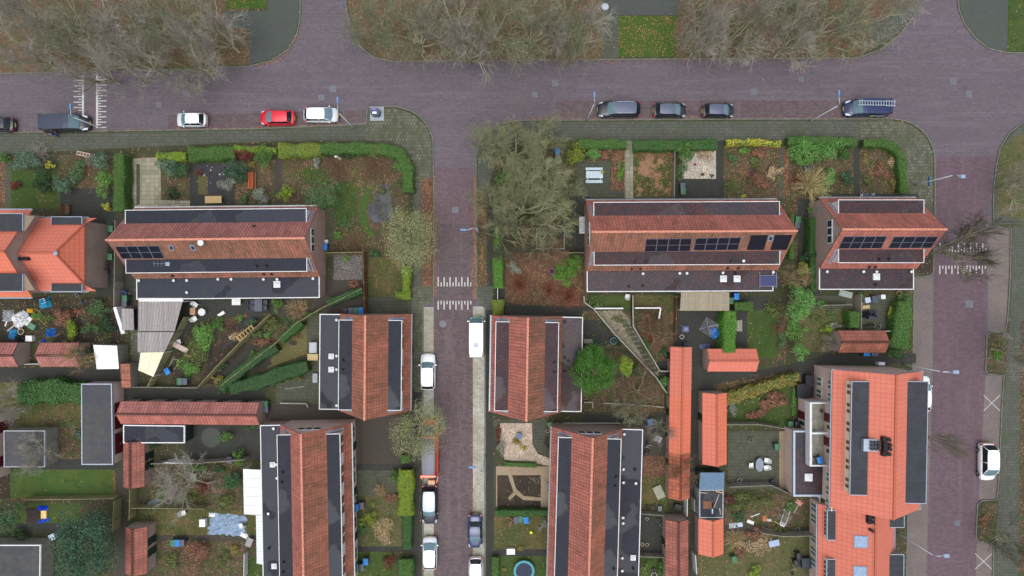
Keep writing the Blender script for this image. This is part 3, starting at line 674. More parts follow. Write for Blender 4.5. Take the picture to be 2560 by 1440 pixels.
# two-unit house at right
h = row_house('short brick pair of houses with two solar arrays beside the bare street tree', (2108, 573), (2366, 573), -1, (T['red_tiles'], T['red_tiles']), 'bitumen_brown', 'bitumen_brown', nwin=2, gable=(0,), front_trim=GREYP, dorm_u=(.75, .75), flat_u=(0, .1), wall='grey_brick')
h.onroof([(2110, 591), (2218, 590), (2203, 620), (2095, 621)], 'solar_panel', SFR, SOLAR, 4, 2, fr=.035)
h.onroof([(2235, 591), (2346, 591), (2328, 619), (2220, 620)], 'solar_panel', SFR, SOLAR, 4, 2, fr=.035)
for x in (2069, 2160, 2193, 2280): h.vent(x, 679, 2.85)
h.skylight(2192, 692, 2.85); h.pipe(2192, 712, 2.85)
for x in (2200, 2224): h.pipe(x, 648, 5.85)
for x in (2174, 2189): h.pipe(x, 668)
# house left of the side street
h = row_house('detached brick house whose flat roof bears two skylights, left of the side street', (913, 791), (911, 1049), -1, (T['brown_moss_tiles'], T['brown_moss_tiles']), nwin=2, gable=(), front_trim=GREYP)
for y in (800, 890, 924, 1014): h.vent(841, y, 2.85)
for y in (891, 924): h.skylight(828, y, 2.85, .62)
for y in (902, 925): h.pipe(856, y, 5.85)
# house right of the side street
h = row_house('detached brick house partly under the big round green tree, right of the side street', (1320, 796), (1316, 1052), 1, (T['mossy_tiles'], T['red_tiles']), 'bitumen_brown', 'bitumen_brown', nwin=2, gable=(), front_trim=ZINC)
for x, y in ((1412, 805), (1412, 895), (1421, 903), (1411, 930)): h.vent(x, y, 2.85, mat=DARKP)
for y in (907, 931): h.pipe(1386, y, 5.85)
# south-west row, cut by the lower edge of the picture
h = row_house('long north-south brick terrace with white lean-to canopies on its left side', (752, 1087), (760, 1520), -1, (T['brown_moss_tiles'], T['red_tiles']), nwin=5, gable=(0,), wall='pale_brick', front_trim=WHITE)
for x, y in ((683, 1072), (690, 1162), (692, 1196), (670, 1285)): h.vent(x, y, 2.85)
for x, y in ((681, 1162), (685, 1416)): h.skylight(x, y, 2.85, .6)
for x, y in ((705, 1182), (703, 1207), (708, 1407), (707, 1432)): h.pipe(x, y, 5.85)
h.pipe(671, 1372, 2.85)
# south row, right of the side street
h = row_house('long north-south brick terrace with black flat roof on its right, beside the gravel garden', (1482, 1097), (1470, 1520), 1, (T['brown_moss_tiles'], T['red_tiles']), nwin=5, gable=(0,), wall='grey_brick', front_trim=GREYP)
for x, y in ((1561, 1086), (1559, 1174), (1559, 1207), (1558, 1295), (1558, 1309), (1556, 1396), (1556, 1428), (1590, 1209)): h.vent(x, y, 2.85)
h.skylight(1583, 1395, 2.85, .6); h.pipe(1584, 1423, 2.85); h.pipe(1588, 1175, 2.85)
for x, y in ((1541, 1194), (1539, 1217), (1535, 1424)): h.pipe(x, y, 5.85)

# ---- orange houses
OT, PT = T['orange_tiles'], T['pink_tiles']
h = House('house', 'wide orange-tiled house at the left edge with two grey flat dormers', 'house', (-140, 629), (8, 629), 9.5, 4.85, 5.4, (PT, OT), 'grey_brick', inset=.5, ridge_col=OT)
for sg in (1, -1): h.dormer(sg, 4.2, 7.15, 2.3, 4.2, 7.9, wins=2, cheek=ZINC, roofm='bitumen_slate', frontm=CREAM)
h = House('house', 'orange half-hipped house with two thin grey dormers beside the bin alley', 'house', (34, 632.5), (135, 632.5), 7.4, 4.13, 4.1, (PT, PT, OT), 'grey_brick', inset=.4, hip=(1.55, 4.65), ridge_col=OT)
for sg in (1, -1): h.dormer(sg, 2.4, 5.9, 3.35, 4.2, 5.0, cheek=ZINC, roofm='bitumen_slate', frontm=ZINC)
c = h.slope(60, 647, .3); m = MB()
for i in range(3): m.box((c.x-.5+.4*i, c.y, c.z-.35), (.34, .34, .5))
m.build('chimney_cowl', BLACK, h.root)
c = h.loc(135, 632.5, 7.5); m = MB(); m.lathe((c.x, c.y, 7.25), [(.3, 0), (.26, .12), (.05, .24)], 8); m.build('hip_cap', ZINC, h.root)

h = House('apartment_house', 'big orange-tiled house with white balcony and long grey dormers beside the east street', 'house', (2241.7, 939), (2235, 1298), 9.5, 4.95, 5.8, (PT, PT), 'pale_brick', inset=.5, ridge_col=OT)
o = h.dormer(-1, .85, h.L-2.0, 2.15, 4.0, 8.05, cheek=ZINC, roofm='bitumen_slate', frontm=CREAM)
for i in range(17):
    if i % 3 == 2: continue
    x = 1.2+(h.L-3.6)*i/17+.3; g = MB(); g.box((x, -3.87, 6.95), (.36, .06, .6)); g.build('window', GLASS, o)
h.dormer(1, .75, h.L-1.2, 1.9, 4.3, 7.95, cheek=ZINC, roofm='bitumen_slate', frontm=ZINC)
for x0 in (1.3, 2.7, 11.7, 13.2, 14.7):                       # windows of the garden front
    for z0, hg in ((.9, 1.4), (3.7, 1.5)):
        g = MB(); g.box((x0+.5, -4.46, z0), (1.15, .08, hg)); f = g.build('window', CREAM, h.root)
        for k in (-.27, .27):
            g = MB(); g.box((x0+.5+k, -4.47, z0+.13), (.38, .09, hg-.26)); g.build('pane', CGLASS, f)
for x0 in (5.6, 8.3):
    g = MB(); g.box((x0, -4.46, 3.0), (1.0, .09, 2.1)); d = g.build('door', DRED, h.root)
    g = MB(); g.box((x0+.35, -4.52, 4.0), (.14, .05, .04)); g.build('handle', STEEL, d)
    g = MB(); g.box((x0+1.0, -4.46, 3.6), (.7, .08, 1.4)); f = g.build('window', CREAM, h.root)
    g = MB(); g.box((x0+1.0, -4.47, 3.7), (.5, .09, 1.2)); g.build('pane', GLASS, f)
def wl(x, y): p = h.inv@Vector((x, y, 0)); return (p.x, p.y)
m = MB(); m.prism([wl(34.0, -13.0), wl(35.9, -13.0), wl(35.9, -16.4), wl(34.0, -16.4)], 0, 2.8); o = m.build('extension', 'pale_brick', h.root)
q = wl(33.98, -14.9); g = MB(); g.box((q[0], q[1], .15), (.9, .09, 2.1)); g.build('door', DRED, o)
q = wl(33.98, -15.8); g = MB(); g.box((q[0], q[1], .6), (.7, .09, 1.6)); g.build('window_frame', CREAM, o); g = MB(); g.box((q[0], q[1], .7), (.5, .11, 1.4)); g.build('pane', GLASS, o)
m = MB(); m.prism([wl(32.4, -16.45), wl(35.9, -16.45), wl(35.9, -23.8), wl(32.4, -23.8)], 0, 2.7); o = m.build('extension', 'pale_brick', h.root)
m = MB(); m.prism([wl(32.5, -16.55), wl(35.9, -16.55), wl(35.9, -23.7), wl(32.5, -23.7)], 2.68, 2.82); m.build('extension_roof', 'bitumen_brown', o)
m = MB()
for a in ([(32.25, -16.35), (35.9, -16.35), (35.9, -16.55), (32.25, -16.55)], [(32.25, -16.56), (32.48, -16.56), (32.48, -23.69), (32.25, -23.69)], [(32.25, -23.7), (35.9, -23.7), (35.9, -23.92), (32.25, -23.92)]):
    m.prism([wl(*p) for p in a], 2.6, 2.95)
m.build('roof_edge', ZINC, o)
h.skylight(2022, 1194, 2.82, .85)
m = MB(); m.prism([wl(33.9, -13.05), wl(35.92, -13.05), wl(35.92, -20.1), wl(33.9, -20.1)], 2.84, 2.98); b = m.build('balcony', CONC, h.root)
m = MB()
for a in ([(33.7, -12.95), (33.95, -12.95), (33.95, -20.2), (33.7, -20.2)], [(33.96, -12.95), (35.9, -12.95), (35.9, -13.1), (33.96, -13.1)], [(33.96, -20.05), (35.9, -20.05), (35.9, -20.2), (33.96, -20.2)], [(33.96, -16.35), (35.9, -16.35), (35.9, -16.55), (33.96, -16.55)]):
    m.prism([wl(*p) for p in a], 2.7, 3.95)
m.build('parapet', WHITE, b)
c = h.slope(2176, 1112, .3); m = MB(); m.box((c.x, c.y, c.z-1.1), (1.3, 1.7, 1.35)); o = m.build('chimney', ZINC, h.root)
m = MB()
for i in range(3):
    for j in range(3): m.lathe((c.x-.35+.35*i, c.y-.1+.38*j, c.z+.25), [(.13, 0), (.13, .2), (.17, .2), (.17, .3)], 8)
m.build('flue_pots', DARKP, o)
for px, py in ((2216, 1099), (2218, 1112), (2218, 1122), (2216, 1135)):
    c = h.slope(px, py, .3); m = MB(); m.box((c.x, c.y-.15, c.z-.5), (.5, .45, .55)); m.lathe((c.x, c.y+.25, c.z-.4), [(.15, 0), (.15, .45), (.2, .46), (.2, .6)], 10); m.build('chimney_cowl', BLACK, h.root)
for e, x in ((0, -.12), (1, h.L+.02)):
    for sg in (1, -1): m = MB(); m.box((x+.05, sg*4.3, 5.62), (.14, 1.5, .2)); m.build('gutter', ZINC, h.root)
h = House('house', 'lower orange-tiled house with two large roof windows at the bottom edge', 'house', (2190, 1293), (2188, 1520), 7.2, 4.4, 3.0, (PT, PT), 'pale_brick', inset=.35, ridge_col=OT)
for x0, x1 in ((.2, 3.6), (5.7, 9.6)):
    o = h.dormer(-1, x0, x1, 2.95, 3.98, 4.35, cheek=ZINC, roofm='bitumen_slate', frontm=CREAM, zb=3.25)
    for i in range(6):
        g = MB(); g.box((x0+.35+(x1-x0-.7)*(i+.5)/6, -3.85, 3.4), (.34, .06, .6)); g.build('window', GLASS, o)
for x0, x1 in ((.3, 2.2), (5.2, 8)): h.dormer(1, x0, x1, 3.3, 4.9, 4.1, cheek=ZINC, roofm='bitumen_slate', frontm=ZINC, zb=2.6)
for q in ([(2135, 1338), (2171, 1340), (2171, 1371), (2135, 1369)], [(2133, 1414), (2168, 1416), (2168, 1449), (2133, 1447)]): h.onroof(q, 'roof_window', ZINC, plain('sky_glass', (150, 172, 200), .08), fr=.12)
for px, py in ((2178, 1294), (2178, 1305)):
    c = h.slope(px, py, .2); m = MB(); m.box((c.x, c.y-.15, c.z-.4), (.4, .45, .5)); m.lathe((c.x, c.y+.25, c.z-.3), [(.14, 0), (.14, .4), (.19, .41), (.19, .55)], 10); m.build('chimney_cowl', BLACK, h.root)
h.pipe(2180, 1327, h=.7, r=.12)
for x0 in (.9, 2.2, 4.5, 6.0, 7.3):
    g = MB(); g.box((x0, -4.06, .5), (1.1, .08, 1.9)); f = g.build('window', CREAM, h.root)
    for k in (-.26, .26): g = MB(); g.box((x0+k, -4.07, .64), (.36, .09, 1.6)); g.build('pane', CGLASS, f)

# ---- sheds and garages
def shed(label, x0, y0, x1, y1, axis, ze, zr, roofs, wall='grey_brick', doors=(), tilt=0, name='shed'):
    """eave outline in photo pixels"""
    k = (CAM_H-ze)/(CAM_H-zr)
    if axis == 'x': half = (P(0, y0, ze)-P(0, y1, ze)).length/2; m = (y0+y1)/2; A, B = ((x0-1280)*k+1280, (m-720)*k+720), ((x1-1280)*k+1280, (m+tilt-720)*k+720)
    else: half = (P(x0, 0, ze)-P(x1, 0, ze)).length/2; m = (x0+x1)/2; A, B = ((m-1280)*k+1280, (y0-720)*k+720), ((m+tilt-1280)*k+1280, (y1-720)*k+720)
    h = House(name, label, 'shed', A, B, zr, half, ze, roofs, wall, inset=.12, over=.04, thick=.08, gutters=(), ridge_col=roofs[0])
    for sg, u in doors:
        g = MB(); g.box((u, sg*(half-.1), .12), (.9, .08, 1.9)); d = g.build('door', DGREEN, h.root)
        g = MB(); g.box((u+.32, sg*(half-.04), 1.1), (.12, .05, .04)); g.build('handle', STEEL, d)
    return h
DT = T['dull_tiles']
shed('long orange shed north part, below the grey crazy path', 1676, 868, 1730, 991, 'y', 2.2, 3.1, (PT, PT), doors=((-1, 1.2), (-1, 3.4)), tilt=-2)
shed('middle length of the long orange shed row, brightest tiles', 1674, 992, 1728, 1131, 'y', 2.2, 3.1, (OT, OT), doors=((-1, 2), (-1, 4.6)), tilt=-2)
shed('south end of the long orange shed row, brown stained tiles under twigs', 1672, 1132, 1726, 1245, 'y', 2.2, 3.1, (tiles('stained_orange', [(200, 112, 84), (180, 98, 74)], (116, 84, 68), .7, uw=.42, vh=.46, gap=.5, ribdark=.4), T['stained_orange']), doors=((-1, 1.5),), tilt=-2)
shed('plain orange gabled shed standing alone left of the overgrown garden', 1756, 983, 1817, 1160, 'y', 2.3, 3.3, (OT, PT), doors=((-1, 3),))
shed('orange gabled shed with a green hedge leaning over its middle', 1769, 872, 1890, 929, 'x', 2.3, 3.2, (PT, PT), doors=((1, 1.4),))
shed('dark-stained orange shed beside the black alley and street hedge', 2096, 826, 2213, 882, 'x', 2.2, 3.1, (T['dull_tiles'], T['brown_moss_tiles']))
shed('short orange gabled shed below the flat-roofed junk shed', 1746, 1297, 1809, 1385, 'y', 2.2, 3.1, (OT, PT))
shed('dull brown-red shed running off the bottom edge beside the narrow alley', 1663, 1300, 1721, 1500, 'y', 2.3, 3.2, (DT, DT), doors=((-1, 3),))
shed('long weathered red shed row above the black flat garage', 303, 1003, 648, 1060, 'x', 2.3, 3.3, (T['old_tiles'], T['red_tiles']), doors=((1, 2), (1, 5), (1, 8), (1, 11), (1, 14)), tilt=3)
shed('small red-brown shed with dark door right of the big flat garage', 308, 1104, 362, 1216, 'y', 2.2, 3.1, (DT, DT), doors=((1, 1.9), (1, 3.0)))
shed('small red-brown shed at the bottom left beside the compost fence', 313, 1318, 369, 1433, 'y', 2.2, 3.1, (DT, DT), doors=((1, 1.9), (1, 3.2)))
shed('red-brown brick shed at the left edge above the mossy alley', -60, 857, 44, 917, 'x', 2.2, 3.1, (T['old_tiles'], T['old_tiles']))
shed('red-brown shed half hidden by a pale bare bush above the mossy alley', 101, 857, 198, 917, 'x', 2.2, 3.1, (T['old_tiles'], T['old_tiles']))
def flat(label, pts, z, roofm, wall, edge=WHITE, doors=(), name='garage', cat='garage', ew=.12):
    q = [Vector((*p, 0)) for p in W2(pts, z)]; c = sum(q, Vector())/len(q); root = thing(name, label, cat, (c.x, c.y, 0)); q = [p-c for p in q]
    n = len(q)
    if sum(q[i].x*q[(i+1) % n].y-q[(i+1) % n].x*q[i].y for i in range(n)) < 0: q = q[::-1]
    def off(d):
        out = []
        for i in range(n):
            a = (q[i]-q[i-1]).normalized(); b = (q[(i+1) % n]-q[i]).normalized(); na, nb = Vector((-a.y, a.x, 0)), Vector((-b.y, b.x, 0)); bi = (na+nb).normalized()
            out.append(q[i]+bi*d/max(.3, bi.dot(na)))
        return out
    m = MB(); m.prism([p[:2] for p in off(ew*.6)], 0, z-.14); m.build('wall', wall, root)
    m = MB(); m.prism([p[:2] for p in off(ew)], z-.12, z-.03); m.build('roof', roofm, root)
    m = MB(); o, i_ = q, off(ew-.004)
    for k in range(n): m.prism([o[k][:2], o[(k+1) % n][:2], i_[(k+1) % n][:2], i_[k][:2]], z-.22, z+.03)
    m.build('roof_edge', edge, root)
    for side, f, wdt, mt in doors:
        a, b = off(ew*.6)[side], off(ew*.6)[(side+1) % n]; p = a+(b-a)*f; g = MB(); g.box((p.x, p.y, .1), (wdt, .08, 2.0), math.atan2((b-a).y, (b-a).x)); d = g.build('door', mt, root)
        nn = Vector(((b-a).y, -(b-a).x, 0)).normalized()*.06; u = (b-a).normalized(); e = p+nn+u*wdt*.38; g = MB(); g.box((e.x, e.y, 1.05), (.14, .06, .05), math.atan2(u.y, u.x)); g.build('handle', STEEL, d)
    return root
flat('black flat-roofed garage directly below the long red shed row', [(308, 1062), (462, 1064), (462, 1108), (308, 1108)], 2.4, 'bitumen', DGREEN, doors=())
flat('tall grey flat garage with four dark red doors on its right', [(203, 959), (280, 959), (283, 1162), (204, 1162)], 2.6, 'bitumen_stain', 'pale_brick', edge=ZINC, doors=((1, .68, 1.3, DRED), (1, .5, 1.5, DRED), (1, .3, 1.2, DRED), (1, .17, 1.2, DRED)))
flat('grey flat garage with red leaves on its roof under bare twigs', [(9, 1076), (113, 1076), (113, 1168), (10, 1168)], 2.5, 'bitumen_stain', CONC, edge=GREYP)
flat('dark flat garage in the bottom left corner beside the blue-green conifer', [(-60, 1362), (102, 1362), (100, 1500), (-60, 1500)], 2.5, 'bitumen_stain', CONC, edge=WHITE)
flat('garage with dark red doors cut off by the left edge', [(-80, 1040), (-12, 1040), (-12, 1200), (-80, 1200)], 2.6, 'bitumen_stain', 'pale_brick', edge=ZINC, doors=((1, .8, 1.3, DRED), (1, .25, 1.2, DRED)))
def ribbed(label, pts, z, mat, post, name='canopy', ribs=8, dz=0.15, ribmat=None, along=0, wall=False):
    """light roof on posts, slightly sloping, with ribs"""
    q = [P(x, y, z) for x, y in pts]; c = sum(q, Vector())/len(q); root = thing(name, label, 'canopy' if name == 'canopy' else 'shed', (c.x, c.y, 0)); q = [p-Vector((c.x, c.y, 0)) for p in q]
    q[0].z += dz; q[1].z += dz
    m = MB(); m.slab([q[3], q[2], q[1], q[0]], .04) if (q[2]-q[3]).cross(q[0]-q[3]).z > 0 else m.slab([q[2], q[3], q[0], q[1]], .04); m.build('roof_sheet', mat, root)
    m = MB()
    for i in range(ribs+1):
        t = i/ribs
        a, b = (q[0].lerp(q[1], t), q[3].lerp(q[2], t)) if along == 0 else (q[0].lerp(q[3], t), q[1].lerp(q[2], t))
        m.tube([a+Vector((0, 0, .015)), b+Vector((0, 0, .015))], .035, 5)
    m.build('rib', ribmat or mat, root)
    for p in q:
        if wall: break
        m = MB(); pp = p*.97; m.box((pp.x, pp.y, 0), (.1, .1, p.z-.06)); m.build('post', post, root)
    if wall:
        m = MB(); m.prism([(p.x*.96, p.y*.96) for p in q], 0, min(p.z for p in q)-.06); m.build('wall', post, root)
    return root
CORR = boards('corrugated_grey', (156, 150, 148), (138, 132, 132), .18, 'X', .2); CORP = plain('pinkish_sheet', (150, 132, 124), .7)
CLEAR = plain('clear_white_sheet', (206, 214, 214), .3, var=.08); CREAMS = plain('cream_sheet', (216, 208, 176), .4, var=.12, scale=1.5)
ribbed('grey corrugated canopy behind the long terrace, right part reddish', [(348, 752), (458, 752), (436, 828), (346, 828)], 2.6, CORR, WOODG, ribs=14)
ribbed('lower grey sheet canopy below the corrugated one', [(346, 830), (437, 830), (411, 880), (345, 880)], 2.35, CORR, WOODG, ribs=10)
ribbed('cream translucent sheet canopy with white edges, pointing down to the alley', [(354, 881), (411, 880), (383, 942), (346, 926)], 2.2, CREAMS, WHITE, ribs=2, ribmat=WHITE)
ribbed('white beam canopy strip under the gutter of the long terrace', [(348, 745), (458, 745), (458, 754), (348, 754)], 2.75, WHITE, WHITE, ribs=3)
ribbed('grey lean-to roof holding white boxes beside the leaning white sail', [(306, 771), (335, 772), (335, 825), (306, 825)], 2.2, CORR, DARKP, name='lean_to', ribs=3, wall=True)
ribbed('white metal shed roof with rusty edges above the mossy alley', [(236, 862), (294, 864), (297, 922), (243, 923)], 2.3, plain('white_sheet', (224, 228, 232), .4, .1, var=.14), CONC, name='lean_to', ribs=5, wall=True)
ribbed('brown tiled lean-to strip between the alley and the mossy slabs', [(302, 909), (327, 909), (327, 970), (304, 970)], 2.0, T['brown_moss_tiles'], WOODG, name='lean_to', ribs=3, along=1, wall=True)
ribbed('grey-brown ribbed canopy with yellowish battens behind the solar terrace', [(1702, 731), (1822, 731), (1823, 776), (1700, 776)], 2.6, boards('ribbed_brown', (150, 142, 126), (134, 126, 112), .15, 'X', .35), WHITE, ribs=3, ribmat=plain('yellow_batten', (170, 156, 112)), along=1)
ribbed('white polycarbonate canopy attached left of the south-west terrace', [(609, 1172), (655, 1174), (655, 1288), (610, 1285)], 2.7, CLEAR, WHITE, ribs=5, ribmat=WHITE, along=1)
ribbed('narrow white slatted canopy below the polycarbonate one', [(641, 1288), (656, 1288), (658, 1411), (642, 1408)], 2.6, CLEAR, WHITE, ribs=16, ribmat=WHITE, along=1)
r = ribbed('blue metal roofed shed just below the lone orange shed', [(1749, 1181), (1810, 1181), (1810, 1223), (1748, 1223)], 2.4, plain('blue_metal', (96, 124, 148), .4, .2), DGREEN, name='shed', ribs=14, along=1, wall=True)
flat('black flat-roofed shed strewn with planks between blue and orange sheds', [(1748, 1224), (1809, 1224), (1808, 1295), (1748, 1295)], 2.35, 'bitumen', GREYP, edge=GREYP, name='shed', cat='shed')
for i, (x, y, l, a, mt, lb) in enumerate([(1781, 1268, 1.5, 92, 'zinc', 'pale upright batten'), (1770, 1262, 1.2, 0, 'brown', 'brown square board'), (1791, 1252, 1.7, 110, 'dark', 'dark bent plank'), (1800, 1278, .8, 80, 'dark', 'short dark plank'), (1798, 1230, .8, 15, 'tan', 'short tan plank'), (1758, 1232, 1.1, 5, 'dark', 'thin dark plank')]):
    m = MB(); m.box((0, 0, 0), (l, .9 if mt == 'brown' else .12, .05)); c = P(x, y, 2.36)
    o = m.build('plank', {'zinc': ZINC, 'brown': WOODB, 'dark': WOODG, 'tan': WOODY}[mt]); o.location = c; o.rotation_euler.z = -R(a)
    tag(o, lb+' lying on the black flat shed roof', 'plank', 'planks on the flat shed roof')
